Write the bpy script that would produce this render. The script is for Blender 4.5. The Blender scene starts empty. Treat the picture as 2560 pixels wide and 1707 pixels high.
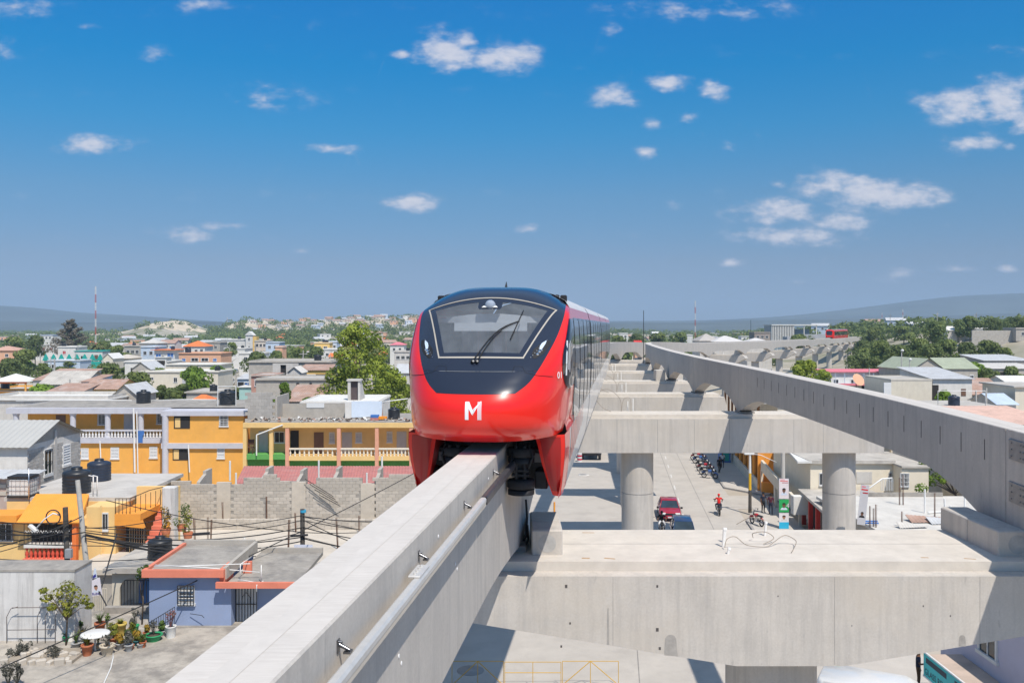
import bpy, math, random
from math import sin, cos, pi, radians, sqrt, atan2, hypot
from mathutils import Vector, Matrix, noise as mnoise

random.seed(7)
SC = bpy.context.scene
COL = SC.collection
CAM_Z = 15.8
F = 2230.0

# -- camera
cam_data = bpy.data.cameras.new("camera")
cam_data.lens = F / 2560.0 * 36.0
cam_data.sensor_width = 36.0
cam_data.shift_y = -41.5 / 2560.0
cam_data.clip_start = 0.2
cam_data.clip_end = 60000.0
cam = bpy.data.objects.new("camera", cam_data)
cam.location = (0, 0, CAM_Z)
cam.rotation_euler = (radians(90), 0, 0)
COL.objects.link(cam)
SC.camera = cam

# -- exposure
SC.view_settings.view_transform = 'Standard'
SC.view_settings.look = 'None'
SC.view_settings.exposure = 0.70
SC.view_settings.gamma = 1.0
SC.view_settings.use_curve_mapping = False
SC.render.engine = 'CYCLES'
SC.cycles.use_denoising = True
SC.cycles.max_bounces = 6
SC.cycles.transparent_max_bounces = 12
SC.cycles.volume_bounces = 0
SC.cycles.sample_clamp_indirect = 8.0

# -- sun
TO_SUN = Vector((0.28, -0.58, 1.0)).normalized()
SUN_EL = math.asin(TO_SUN.z)
SUN_AZ = math.atan2(TO_SUN.x, TO_SUN.y)
sd = bpy.data.lights.new("sun", 'SUN')
sd.energy = 3.0
sd.angle = radians(0.53)
sd.color = (1.0, 0.935, 0.845)
sun = bpy.data.objects.new("sun", sd)
sun.rotation_euler = TO_SUN.to_track_quat('Z', 'Y').to_euler()
sun.location = (20, -40, 80)
COL.objects.link(sun)

# -- world: sky with fair-weather clouds
W = bpy.data.worlds.new("World")
SC.world = W
W.use_nodes = True
W.cycles.sampling_method = 'NONE'
nt = W.node_tree
nt.nodes.clear()
def wn(t, **kw):
 n = nt.nodes.new(t)
 for k, v in kw.items():
  setattr(n, k, v)
 return n
def wl(a, b):
 nt.links.new(a, b)
def wmath(op, a, b=None, c=None, clamp=False):
 n = wn('ShaderNodeMath', operation=op)
 n.use_clamp = clamp
 for i, v in enumerate((a, b, c)):
  if v is None:
   continue
  if isinstance(v, (int, float)):
   n.inputs[i].default_value = v
  else:
   wl(v, n.inputs[i])
 return n.outputs[0]
w_out = wn('ShaderNodeOutputWorld')
w_bg = wn('ShaderNodeBackground')
w_bg.inputs['Strength'].default_value = 0.118
wl(w_bg.outputs[0], w_out.inputs[0])
sky = wn('ShaderNodeTexSky', sky_type='NISHITA')
sky.sun_disc = False
sky.sun_elevation = SUN_EL
sky.sun_rotation = SUN_AZ
sky.altitude = 150.0
sky.air_density = 1.0
sky.dust_density = 0.0
sky.ozone_density = 6.0
tc = wn('ShaderNodeTexCoord')
sep = wn('ShaderNodeSeparateXYZ')
wl(tc.outputs['Generated'], sep.inputs[0])
# the deep, polarised blue of the photograph: less red going up; overhead, out of view, lifted and warmed to brighten shadows
hs = wn('ShaderNodeHueSaturation')
hs.inputs['Saturation'].default_value = 1.0
hs.inputs['Value'].default_value = 1.0
wl(sky.outputs[0], hs.inputs['Color'])
elev = wmath('MAXIMUM', sep.outputs[2], 0.0)
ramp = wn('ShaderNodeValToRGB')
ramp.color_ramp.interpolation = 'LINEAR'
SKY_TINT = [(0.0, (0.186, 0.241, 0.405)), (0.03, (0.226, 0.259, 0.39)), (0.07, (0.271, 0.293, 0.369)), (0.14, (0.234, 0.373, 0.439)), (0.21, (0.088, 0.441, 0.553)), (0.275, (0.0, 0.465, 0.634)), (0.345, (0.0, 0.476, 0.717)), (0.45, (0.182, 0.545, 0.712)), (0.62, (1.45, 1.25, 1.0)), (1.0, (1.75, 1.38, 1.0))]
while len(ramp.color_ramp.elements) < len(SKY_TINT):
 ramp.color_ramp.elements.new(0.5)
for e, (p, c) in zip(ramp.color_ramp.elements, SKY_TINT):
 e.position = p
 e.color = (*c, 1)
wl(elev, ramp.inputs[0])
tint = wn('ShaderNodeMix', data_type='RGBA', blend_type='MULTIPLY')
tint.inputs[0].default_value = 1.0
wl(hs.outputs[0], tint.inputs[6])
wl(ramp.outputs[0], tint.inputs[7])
# cloud directions as (x/y, z/y) of the view ray: centre, half width, half height, strength
ay = wmath('MAXIMUM', wmath('ABSOLUTE', sep.outputs[1]), 0.03)
uu = wmath('DIVIDE', sep.outputs[0], ay)
vv = wmath('DIVIDE', sep.outputs[2], ay)
uv = wn('ShaderNodeCombineXYZ')
wl(uu, uv.inputs[0])
wl(vv, uv.inputs[1])
n1 = wn('ShaderNodeTexNoise')
n1.inputs['Scale'].default_value = 24.0
n1.inputs['Detail'].default_value = 5.0
n1.inputs['Roughness'].default_value = 0.55
stretch = wn('ShaderNodeMapping')
stretch.inputs['Scale'].default_value = (1.0, 1.9, 1.0)
wl(uv.outputs[0], stretch.inputs[0])
wl(stretch.outputs[0], n1.inputs['Vector'])
n2 = wn('ShaderNodeTexNoise')
n2.inputs['Scale'].default_value = 85.0
n2.inputs['Detail'].default_value = 3.0
wl(stretch.outputs[0], n2.inputs['Vector'])
CLOUDS = [  # photograph-wide directions: cx, cy, w, h, strength (angles x 2049 about the horizon point)
 (1020, 116, 150, 74, 1.0), (1068, 96, 60, 36, .8), (1160, 130, 138, 62, 1.0), (925, 124, 50, 18, .7), (1412, 222, 108, 42, .85),
 (1537, 193, 84, 40, .85), (1640, 212, 68, 38, .8), (1497, 288, 44, 22, .65), (1582, 270, 40, 20, .55), (1483, 351, 54, 26, .9),
 (2215, 240, 190, 66, .95), (2300, 228, 160, 84, 1.0), (2345, 290, 60, 40, .6), (2235, 330, 120, 40, .85), (2320, 336, 50, 16, .5),
 (1900, 428, 130, 60, 1.0), (2000, 446, 250, 62, 1.05), (2085, 448, 150, 50, 1.0), (1785, 488, 200, 46, .95), (1830, 541, 270, 40, .85),
 (1925, 513, 120, 36, .85), (1675, 604, 64, 22, .8), (2065, 633, 130, 28, .7), (2195, 620, 100, 20, .65), (2312, 617, 50, 18, .6),
 (212, 331, 180, 34, .85), (630, 226, 190, 44, .42), (355, 124, 70, 26, .42), (765, 341, 112, 20, .7), (945, 468, 118, 36, .9),
 (1213, 525, 52, 20, .7), (1548, 468, 44, 20, .6), (405, 537, 130, 32, .6), (515, 520, 96, 20, .75), (690, 577, 44, 14, .5),
 (1787, 421, 38, 18, .6), (1835, 646, 44, 12, .5), (1620, 22, 420, 40, .42), (40, 18, 130, 44, .45), (430, 10, 160, 30, .4),
 (2325, 122, 80, 34, .5), (5, 108, 50, 40, .45), (190, 62, 50, 14, .4), (1410, 66, 40, 26, .38), (1672, 338, 36, 18, .42), (960, 190, 20, 8, .3),
]
# clouds that do not overlap sideways share one ramp: R = 1 at the middle falling to 0 at the ends, G = height, B = half height, A = strength
groups = []
for c in sorted(CLOUDS, key=lambda c: c[0]):
 lo, hi = c[0]-c[2]*0.76, c[0]+c[2]*0.76
 for g in groups:
  if g[-1][0]+g[-1][2]*0.76 + 14 < lo and len(g) < 10:
   g.append(c)
   break
 else:
  groups.append([c])
UR = 0.66
ufac = wmath('MULTIPLY_ADD', uu, 0.5/UR, 0.5)
best = None
for g in groups:
 st = []
 for cx, cy, cw, ch, s_ in g:
  u0 = (cx-1176.0)/2049.0
  hw_ = cw*0.76/2049.0
  for q, r_ in ((-1, 0.0), (0, 1.0), (1, 0.0)):
   st.append(((u0+q*hw_)/(2*UR)+0.5, (r_, (746.0-cy)/2049.0, ch*0.88/2049.0, s_)))
 st = [(max(0.001, min(0.999, p_)), c_) for p_, c_ in st]
 cr = wn('ShaderNodeValToRGB')
 cr.color_ramp.interpolation = 'LINEAR'
 while len(cr.color_ramp.elements) < len(st):
  cr.color_ramp.elements.new(0.5)
 for e, (p_, c_) in zip(cr.color_ramp.elements, st):
  e.position = p_
 for e, (p_, c_) in zip(cr.color_ramp.elements, st):
  e.color = c_
 wl(ufac, cr.inputs[0])
 sp = wn('ShaderNodeSeparateColor')
 wl(cr.outputs[0], sp.inputs[0])
 dv = wmath('DIVIDE', wmath('SUBTRACT', vv, sp.outputs[1]), sp.outputs[2])
 du = wmath('SUBTRACT', 1.0, sp.outputs[0])
 r2 = wmath('SQRT', wmath('MULTIPLY_ADD', du, du, wmath('MULTIPLY', dv, dv)))
 d = wmath('MULTIPLY', wmath('SUBTRACT', 1.0, r2), cr.outputs['Alpha'])
 best = d if best is None else wmath('MAXIMUM', best, d)
best = wmath('MAXIMUM', best, -0.6)
nz = wmath('MULTIPLY_ADD', n1.outputs[0], 1.9, -0.9)
nz = wmath('MULTIPLY_ADD', n2.outputs[0], 0.42, wmath('ADD', nz, -0.21))
raw = wmath('ADD', best, nz)
dens = wn('ShaderNodeMapRange', interpolation_type='SMOOTHERSTEP')
dens.inputs['From Min'].default_value = 0.02
dens.inputs['From Max'].default_value = 1.05
wl(raw, dens.inputs['Value'])
gate = wn('ShaderNodeMapRange', interpolation_type='SMOOTHSTEP')
gate.inputs['From Min'].default_value = -0.15
gate.inputs['From Max'].default_value = 0.30
wl(best, gate.inputs['Value'])
cden = wmath('MULTIPLY', wmath('MULTIPLY', dens.outputs[0], gate.outputs[0]), 0.86)
ccol = wn('ShaderNodeMix', data_type='RGBA')
ccol.inputs[6].default_value = (2.25, 2.6, 3.55, 1)
ccol.inputs[7].default_value = (4.3, 4.2, 4.4, 1)
shade = wmath('MULTIPLY_ADD', n2.outputs[0], 1.3, -0.35, True)
wl(wmath('MULTIPLY', wmath('POWER', dens.outputs[0], 0.7), wmath('MULTIPLY_ADD', shade, 0.6, 0.5), None, True), ccol.inputs[0])
fin = wn('ShaderNodeMix', data_type='RGBA')
wl(cden, fin.inputs[0])
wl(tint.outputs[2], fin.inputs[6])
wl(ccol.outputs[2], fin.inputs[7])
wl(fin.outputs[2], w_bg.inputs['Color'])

# -- placing helpers
def PX(px, Y):            # lateral metres of a sight line at distance Y
 return (px - 1280.0) * Y / F
def PZ(py, Y):            # height above the street of a sight line at distance Y
 return CAM_Z - (py - 812.0) * Y / F
def lerp(a, b, t):
 return a + (b - a) * t
def interp(tab, x):
 """smooth (Catmull-Rom) interpolation in a table of (x, value)"""
 if x <= tab[0][0]:
  (x0, y0), (x1, y1) = tab[0], tab[1]
  return y0 + (x - x0) * (y1 - y0) / (x1 - x0)
 if x >= tab[-1][0]:
  (x0, y0), (x1, y1) = tab[-2], tab[-1]
  return y1 + (x - x1) * (y1 - y0) / (x1 - x0)
 for i in range(len(tab) - 1):
  if tab[i][0] <= x <= tab[i + 1][0]:
   break
 x0, y0 = tab[i]
 x1, y1 = tab[i + 1]
 m0 = (y1 - tab[i - 1][1]) / (x1 - tab[i - 1][0]) if i > 0 else (y1 - y0) / (x1 - x0)
 m1 = (tab[i + 2][1] - y0) / (tab[i + 2][0] - x0) if i + 2 < len(tab) else (y1 - y0) / (x1 - x0)
 h = x1 - x0
 t = (x - x0) / h
 return ((2*t**3 - 3*t**2 + 1) * y0 + (t**3 - 2*t**2 + t) * h * m0 + (-2*t**3 + 3*t**2) * y1 + (t**3 - t**2) * h * m1)

# -- materials (procedural)
MATS = {}
def _mat(name):
 m = bpy.data.materials.new(name)
 m.use_nodes = True
 t = m.node_tree
 b = t.nodes['Principled BSDF']
 return m, t, b
def _noise(t, scale, detail=4.0, rough=0.6, sc=(1, 1, 1), coord='Object'):
 c = t.nodes.new('ShaderNodeTexCoord')
 mp = t.nodes.new('ShaderNodeMapping')
 mp.inputs['Scale'].default_value = sc
 n = t.nodes.new('ShaderNodeTexNoise')
 n.inputs['Scale'].default_value = scale
 n.inputs['Detail'].default_value = detail
 n.inputs['Roughness'].default_value = rough
 t.links.new(c.outputs[coord], mp.inputs[0])
 t.links.new(mp.outputs[0], n.inputs['Vector'])
 return n.outputs[0]
def _ramp(t, fac, p0, p1, c0, c1):
 r = t.nodes.new('ShaderNodeValToRGB')
 e = r.color_ramp.elements
 e[0].position, e[1].position = p0, p1
 e[0].color, e[1].color = (*c0, 1), (*c1, 1)
 t.links.new(fac, r.inputs[0])
 return r.outputs[0]
def _mix(t, fac, a, b, blend='MIX'):
 n = t.nodes.new('ShaderNodeMix')
 n.data_type = 'RGBA'
 n.blend_type = blend
 for i, v in ((0, fac), (6, a), (7, b)):
  if isinstance(v, (int, float)):
   n.inputs[i].default_value = v
  elif isinstance(v, tuple):
   n.inputs[i].default_value = (*v, 1)
  else:
   t.links.new(v, n.inputs[i])
 return n.outputs[2]
def _bump(t, b, h, strength, dist=0.02):
 n = t.nodes.new('ShaderNodeBump')
 n.inputs['Strength'].default_value = strength
 n.inputs['Distance'].default_value = dist
 t.links.new(h, n.inputs['Height'])
 t.links.new(n.outputs[0], b.inputs['Normal'])
def sc3(c, k):
 return tuple(max(0.0, min(1.0, v * k)) for v in c)
def mat(name, col, rough=0.75, var=0.14, scale=2.5, metal=0.0, dirt=0.0, dirtcol=(0.16, 0.14, 0.12), streak=0.0, bump=0.0, spec=0.3, coat=0.0, rand=0.0, hsv=0.0, dth=0.52):
 """paint / plaster / concrete / metal with mottling, dirt patches and rain streaks"""
 if name in MATS:
  return MATS[name]
 m, t, b = _mat(name)
 n = _noise(t, scale, 6, 0.65)
 c = _ramp(t, n, 0.3, 0.72, sc3(col, 1 - var), sc3(col, 1 + var))
 if dirt > 0:
  dn = _noise(t, scale * 0.35 + 0.25, 8, 0.72)
  f = _ramp(t, dn, dth, dth+0.18, (0, 0, 0), (dirt,) * 3)
  c = _mix(t, f, c, dirtcol)
 if streak > 0:
  sn = _noise(t, 1.6, 6, 0.7, (2.2, 2.2, 0.16))
  f = _ramp(t, sn, 0.50, 0.72, (0, 0, 0), (streak,) * 3)
  c = _mix(t, f, c, sc3(dirtcol, 1.0))
 if rand > 0:
  oi = t.nodes.new('ShaderNodeObjectInfo')
  mr = t.nodes.new('ShaderNodeMapRange')
  mr.inputs['To Min'].default_value = 1 - rand
  mr.inputs['To Max'].default_value = 1 + rand
  t.links.new(oi.outputs['Random'], mr.inputs['Value'])
  h = t.nodes.new('ShaderNodeHueSaturation')
  t.links.new(mr.outputs[0], h.inputs['Value'])
  if hsv > 0:
   mh = t.nodes.new('ShaderNodeMapRange')
   mh.inputs['To Min'].default_value = 0.5 - hsv
   mh.inputs['To Max'].default_value = 0.5 + hsv
   t.links.new(oi.outputs['Random'], mh.inputs['Value'])
   t.links.new(mh.outputs[0], h.inputs['Hue'])
  t.links.new(c, h.inputs['Color'])
  c = h.outputs[0]
 t.links.new(c, b.inputs['Base Color'])
 b.inputs['Roughness'].default_value = rough
 b.inputs['Metallic'].default_value = metal
 b.inputs['Specular IOR Level'].default_value = spec
 b.inputs['Coat Weight'].default_value = coat
 b.inputs['Coat Roughness'].default_value = 0.04
 if bump > 0:
  bn = _noise(t, scale * 7, 5, 0.7)
  _bump(t, b, bn, bump)
 MATS[name] = m
 return m
def mat_glass(name, tint=(0.03, 0.04, 0.05), clear=0.0, rough=0.03, dust=0.0):
 """window glass: mirror-like by Fresnel over a dark or see-through body"""
 if name in MATS:
  return MATS[name]
 m, t, b = _mat(name)
 if clear <= 0:
  n = _noise(t, 1.3, 2)
  t.links.new(_ramp(t, n, 0.3, 0.7, sc3(tint, 0.7), sc3(tint, 1.3)), b.inputs['Base Color'])
  b.inputs['Roughness'].default_value = rough
  b.inputs['Specular IOR Level'].default_value = 0.6
 else:
  out = t.nodes['Material Output']
  tr = t.nodes.new('ShaderNodeBsdfTransparent')
  tr.inputs[0].default_value = (*[clear * (0.6 + 4 * v) for v in tint], 1)
  gl = t.nodes.new('ShaderNodeBsdfGlossy')
  gl.inputs['Roughness'].default_value = rough
  gl.inputs[0].default_value = (0.95, 0.97, 1, 1)
  fr = t.nodes.new('ShaderNodeFresnel')
  fr.inputs[0].default_value = 1.55
  mx = t.nodes.new('ShaderNodeMixShader')
  t.links.new(fr.outputs[0], mx.inputs[0])
  t.links.new(tr.outputs[0], mx.inputs[1])
  t.links.new(gl.outputs[0], mx.inputs[2])
  if dust > 0:
   df = t.nodes.new('ShaderNodeBsdfDiffuse')
   df.inputs[0].default_value = (0.42, 0.46, 0.50, 1)
   dn = _ramp(t, _noise(t, 2.2, 6, 0.7, (1, 1, 0.5)), 0.3, 0.75, (dust*0.6,)*3, (dust*1.3,)*3)
   m2 = t.nodes.new('ShaderNodeMixShader')
   t.links.new(dn, m2.inputs[0])
   t.links.new(mx.outputs[0], m2.inputs[1])
   t.links.new(df.outputs[0], m2.inputs[2])
   mx = m2
  t.links.new(mx.outputs[0], out.inputs[0])
 MATS[name] = m
 return m
def mat_leaf(name, c_dark, c_light, scale=0.5, trans=0.25, dry=0.0, rand=0.18):
 """foliage: clump-wise light and dark greens, some leaf light passing through"""
 if name in MATS:
  return MATS[name]
 m, t, b = _mat(name)
 n = _noise(t, scale, 5, 0.7)
 c = _ramp(t, n, 0.36, 0.64, c_dark, c_light)
 if dry > 0:
  dn = _noise(t, scale * 0.8 + 0.1, 3, 0.6, (1.3, 1.1, 1.4))
  f = _ramp(t, dn, 0.60, 0.68, (0, 0, 0), (dry,) * 3)
  c = _mix(t, f, c, (0.27, 0.215, 0.165))
 oi = t.nodes.new('ShaderNodeObjectInfo')
 mr = t.nodes.new('ShaderNodeMapRange')
 mr.inputs['To Min'].default_value = 1 - rand
 mr.inputs['To Max'].default_value = 1 + rand
 t.links.new(oi.outputs['Random'], mr.inputs['Value'])
 h = t.nodes.new('ShaderNodeHueSaturation')
 t.links.new(mr.outputs[0], h.inputs['Value'])
 t.links.new(c, h.inputs['Color'])
 t.links.new(h.outputs[0], b.inputs['Base Color'])
 b.inputs['Roughness'].default_value = 0.55
 b.inputs['Specular IOR Level'].default_value = 0.25
 tl = t.nodes.new('ShaderNodeBsdfTranslucent')
 t.links.new(h.outputs[0], tl.inputs[0])
 mx = t.nodes.new('ShaderNodeMixShader')
 mx.inputs[0].default_value = trans
 t.links.new(b.outputs[0], mx.inputs[1])
 t.links.new(tl.outputs[0], mx.inputs[2])
 t.links.new(mx.outputs[0], t.nodes['Material Output'].inputs[0])
 MATS[name] = m
 return m

# -- mesh builder
class MB:
 def __init__(s):
  s.v = []
  s.f = []
  s.m = []
  s.sm = []
 def add(s, vs, fs, mi=0, smooth=False):
  o = len(s.v)
  s.v.extend(vs)
  for f in fs:
   s.f.append(tuple(i + o for i in f))
   s.m.append(mi)
   s.sm.append(smooth)
  return s
 def box(s, x0, x1, y0, y1, z0, z1, mi=0):
  vs = [(x, y, z) for z in (z0, z1) for y in (y0, y1) for x in (x0, x1)]
  fs = [(0, 2, 3, 1), (4, 5, 7, 6), (0, 1, 5, 4), (2, 6, 7, 3), (0, 4, 6, 2), (1, 3, 7, 5)]
  return s.add(vs, fs, mi)
 def bbox(s, x0, x1, y0, y1, z0, z1, b=0.01, mi=0):
  """box with chamfered vertical and top edges"""
  ring = [(x0+b, y0), (x1-b, y0), (x1, y0+b), (x1, y1-b), (x1-b, y1), (x0+b, y1), (x0, y1-b), (x0, y0+b)]
  cx, cy = (x0+x1)/2, (y0+y1)/2
  def ins(p):
   return (p[0] + (b if p[0] < cx else -b) * (abs(p[0]-cx) > 1e-9), p[1] + (b if p[1] < cy else -b))
  vs = [(x, y, z0) for x, y in ring] + [(x, y, z1-b) for x, y in ring] + [(*ins(p), z1) for p in ring]
  n = 8
  fs = [tuple(range(n-1, -1, -1))]
  for k in range(2):
   for i in range(n):
    j = (i+1) % n
    fs.append((k*n+i, k*n+j, (k+1)*n+j, (k+1)*n+i))
  fs.append(tuple(range(2*n, 3*n)))
  return s.add(vs, fs, mi)
 def prism(s, poly, axis, a0, a1, mi=0, smooth=False):
  """extrude a polygon along an axis; poly in the two other axes (order xy / xz / yz)"""
  n = len(poly)
  def mk(p, a):
   if axis == 'y':
    return (p[0], a, p[1])
   if axis == 'x':
    return (a, p[0], p[1])
   return (p[0], p[1], a)
  vs = [mk(p, a0) for p in poly] + [mk(p, a1) for p in poly]
  ar = sum(poly[i][0]*poly[(i+1) % n][1] - poly[(i+1) % n][0]*poly[i][1] for i in range(n))
  ccw = ((ar > 0) != (axis == 'y')) == (a1 > a0)
  fs = [tuple(range(n-1, -1, -1)), tuple(range(n, 2*n))]
  fs += [(i, (i+1) % n, n+(i+1) % n, n+i) for i in range(n)]
  if not ccw:
   fs = [tuple(reversed(f)) for f in fs]
  return s.add(vs, fs, mi, smooth)
 def cyl(s, p0, p1, r0, r1=None, n=10, mi=0, caps=True, smooth=True):
  r1 = r0 if r1 is None else r1
  p0, p1 = Vector(p0), Vector(p1)
  d = (p1 - p0)
  if d.length < 1e-9:
   return s
  d.normalize()
  a = Vector((0, 0, 1)) if abs(d.z) < 0.9 else Vector((1, 0, 0))
  u = d.cross(a).normalized()
  w = d.cross(u)
  vs = []
  for p, r in ((p0, r0), (p1, r1)):
   for i in range(n):
    t = 2*pi*i/n
    vs.append(tuple(p + u*(r*cos(t)) + w*(r*sin(t))))
  s.add(vs, [(i, (i+1) % n, n+(i+1) % n, n+i) for i in range(n)], mi, smooth)
  if caps:
   s.add(vs, [tuple(range(n-1, -1, -1)), tuple(range(n, 2*n))], mi, False)
  return s
 def tube(s, pts, r, n=6, mi=0, r1=None):
  pts = [Vector(p) for p in pts]
  rings = []
  up = None
  for i, p in enumerate(pts):
   d = (pts[min(i+1, len(pts)-1)] - pts[max(i-1, 0)]).normalized()
   if up is None:
    a = Vector((0, 0, 1)) if abs(d.z) < 0.9 else Vector((1, 0, 0))
    u = d.cross(a).normalized()
   else:
    u = (up - d*up.dot(d)).normalized()
   up = u
   w = d.cross(u)
   rr = r if r1 is None else lerp(r, r1, i/(len(pts)-1))
   rings.append([tuple(p + u*(rr*cos(2*pi*k/n)) + w*(rr*sin(2*pi*k/n))) for k in range(n)])
  vs = [v for rg in rings for v in rg]
  fs = []
  for i in range(len(rings)-1):
   for k in range(n):
    fs.append((i*n+k, i*n+(k+1) % n, (i+1)*n+(k+1) % n, (i+1)*n+k))
  s.add(vs, fs, mi, True)
  s.add([], [], mi)
  o = len(s.v) - len(vs)
  s.f.append(tuple(o + i for i in range(n-1, -1, -1)))
  s.f.append(tuple(o + (len(rings)-1)*n + i for i in range(n)))
  s.m += [mi, mi]
  s.sm += [False, False]
  return s
 def lathe(s, prof, c=(0, 0, 0), n=14, mi=0, smooth=True):
  """prof: list of (r, z) from bottom to top"""
  vs = []
  for r, z in prof:
   for i in range(n):
    t = 2*pi*i/n
    vs.append((c[0]+r*cos(t), c[1]+r*sin(t), c[2]+z))
  fs = []
  for k in range(len(prof)-1):
   for i in range(n):
    fs.append((k*n+i, k*n+(i+1) % n, (k+1)*n+(i+1) % n, (k+1)*n+i))
  s.add(vs, fs, mi, smooth)
  s.add([(c[0]+prof[0][0]*cos(2*pi*i/n), c[1]+prof[0][0]*sin(2*pi*i/n), c[2]+prof[0][1]) for i in range(n)], [tuple(range(n-1, -1, -1))], mi)
  s.add([(c[0]+prof[-1][0]*cos(2*pi*i/n), c[1]+prof[-1][0]*sin(2*pi*i/n), c[2]+prof[-1][1]) for i in range(n)], [tuple(range(n))], mi)
  return s
 def grid(s, P, mi=0, smooth=True, flip=False):
  """P: rows of points"""
  nu = len(P[0])
  vs = [tuple(p) for row in P for p in row]
  fs = []
  for i in range(len(P)-1):
   for j in range(nu-1):
    q = (i*nu+j, i*nu+j+1, (i+1)*nu+j+1, (i+1)*nu+j)
    fs.append(tuple(reversed(q)) if flip else q)
  return s.add(vs, fs, mi, smooth)
 def quad(s, a, b, c, d, mi=0):
  return s.add([a, b, c, d], [(0, 1, 2, 3)], mi)
 def mesh(s, name, mats):
  me = bpy.data.meshes.new(name)
  me.from_pydata(s.v, [], s.f)
  if not isinstance(mats, (list, tuple)):
   mats = [mats]
  for m in mats:
   me.materials.append(m)
  if len(mats) > 1:
   me.polygons.foreach_set('material_index', s.m)
  me.polygons.foreach_set('use_smooth', s.sm)
  me.update()
  return me
 def build(s, name, mats, parent=None, loc=None, rz=0.0):
  return put(name, s.mesh(name, mats), parent, loc, rz)
def put(name, me, parent=None, loc=None, rz=0.0, scale=None):
 o = bpy.data.objects.new(name, me)
 COL.objects.link(o)
 if parent is not None:
  o.parent = parent
 if loc is not None:
  o.location = loc
 if rz:
  o.rotation_euler = (0, 0, rz)
 if scale is not None:
  o.scale = scale if isinstance(scale, (tuple, list)) else (scale,)*3
 return o
def thing(name, label, cat, loc=(0, 0, 0), rz=0.0, group=None, scale=None):
 o = put(name, None, None, loc, rz, scale)
 return tag(o, label, cat, group, 'thing')
def tag(o, label=None, cat=None, group=None, kind=None):
 if label:
  o['label'] = label
 if cat:
  o['category'] = cat
 if group:
  o['group'] = group
 if kind:
  o['kind'] = kind
 return o
def dup(root, loc, rz=0.0, label=None, group=None, scale=None):
 """a copy of a thing with copies of its parts and their sub-parts"""
 r = root.copy()
 COL.objects.link(r)
 r.location = loc
 r.rotation_euler = (0, 0, rz)
 if scale is not None:
  r.scale = scale if isinstance(scale, (tuple, list)) else (scale,)*3
 if label:
  r['label'] = label
 if group:
  r['group'] = group
 for ch in list(root.children):
  c = ch.copy()
  COL.objects.link(c)
  c.parent = r
  for g in list(ch.children):
   d = g.copy()
   COL.objects.link(d)
   d.parent = c
 return r
def text_mesh(txt, size, extrude=0.002):
 """lettering as a mesh in the xz plane, facing -y, lower left corner at the origin"""
 cu = bpy.data.curves.new('lettering', 'FONT')
 cu.body = txt
 cu.size = size
 cu.extrude = extrude
 o = bpy.data.objects.new('lettering', cu)
 COL.objects.link(o)
 bpy.context.view_layer.update()
 me = bpy.data.meshes.new_from_object(o.evaluated_get(bpy.context.evaluated_depsgraph_get()))
 bpy.data.objects.remove(o)
 bpy.data.curves.remove(cu)
 for v in me.vertices:
  x, y, z = v.co
  v.co = (x, -z, y)
 return me
def mcol(me, m):
 me.materials.clear()
 me.materials.append(m)
 return me
# == ground
CONC_TOP = mat('concrete_weathered', (0.60, 0.55, 0.485), 0.9, 0.12, 1.6, dirt=0.35, dirtcol=(0.46, 0.41, 0.34), bump=0.15)
CONC_DK = mat('concrete_dark', (0.30, 0.28, 0.26), 0.9, 0.2, 2.0, dirt=0.4, dirtcol=(0.16, 0.14, 0.13), bump=0.2)
BLACK = mat('black_rubber', (0.018, 0.018, 0.02), 0.6, 0.3, 6)
STEEL = mat('galvanised_steel', (0.55, 0.55, 0.56), 0.35, 0.15, 8, metal=0.9)
PVC = mat('white_pvc', (0.78, 0.77, 0.74), 0.5, 0.06, 4, dirt=0.15)
CABLE = mat('black_cable', (0.03, 0.03, 0.032), 0.6, 0.2, 5)

def beam_mat(name, c0, warm=0.0):
 m, t, b = _mat(name)
 n = _noise(t, 1.1, 7, 0.68)
 c = _ramp(t, n, 0.3, 0.72, sc3(c0, 0.90), sc3(c0, 1.10))
 fine = _noise(t, 24, 4, 0.7)
 c = _mix(t, 0.16, c, _ramp(t, fine, 0.3, 0.7, (0.30,)*3, (0.72,)*3))
 sn = _noise(t, 1.7, 7, 0.72, (2.4, 2.4, 0.14))
 f = _ramp(t, sn, 0.46, 0.72, (0, 0, 0), (0.5,)*3)
 c = _mix(t, f, c, (0.30, 0.285, 0.27))
 sp = _noise(t, 3.3, 3, 0.5, (2.0, 2.0, 0.55))
 f = _ramp(t, sp, 0.70, 0.76, (0, 0, 0), (0.35,)*3)
 c = _mix(t, f, c, (0.22, 0.21, 0.20))
 if warm:
  wn_ = _noise(t, 0.35, 6, 0.7)
  c = _mix(t, _ramp(t, wn_, 0.45, 0.7, (0, 0, 0), (warm,)*3), c, (0.52, 0.455, 0.37))
 t.links.new(c, b.inputs['Base Color'])
 b.inputs['Roughness'].default_value = 0.88
 b.inputs['Specular IOR Level'].default_value = 0.25
 _bump(t, b, fine, 0.10, 0.01)
 return m
BEAM = beam_mat('guideway_concrete', (0.50, 0.455, 0.40))
CONC = beam_mat('concrete_cast', (0.535, 0.487, 0.428), 0.5)
def beamtop_mat():
 """running surface: broomed, paler tyre band along the middle"""
 m, t, b = _mat('running_surface')
 c0 = (0.58, 0.527, 0.468)
 n = _noise(t, 2.0, 6, 0.7)
 c = _ramp(t, n, 0.3, 0.72, sc3(c0, 0.92), sc3(c0, 1.06))
 br = _noise(t, 8.0, 4, 0.6, (0.35, 3.2, 1))
 c = _mix(t, 0.10, c, _ramp(t, br, 0.35, 0.65, (0.34,)*3, (0.9,)*3))
 t.links.new(c, b.inputs['Base Color'])
 b.inputs['Roughness'].default_value = 0.85
 _bump(t, b, br, 0.08, 0.01)
 return m
BEAMTOP = beamtop_mat()
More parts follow.
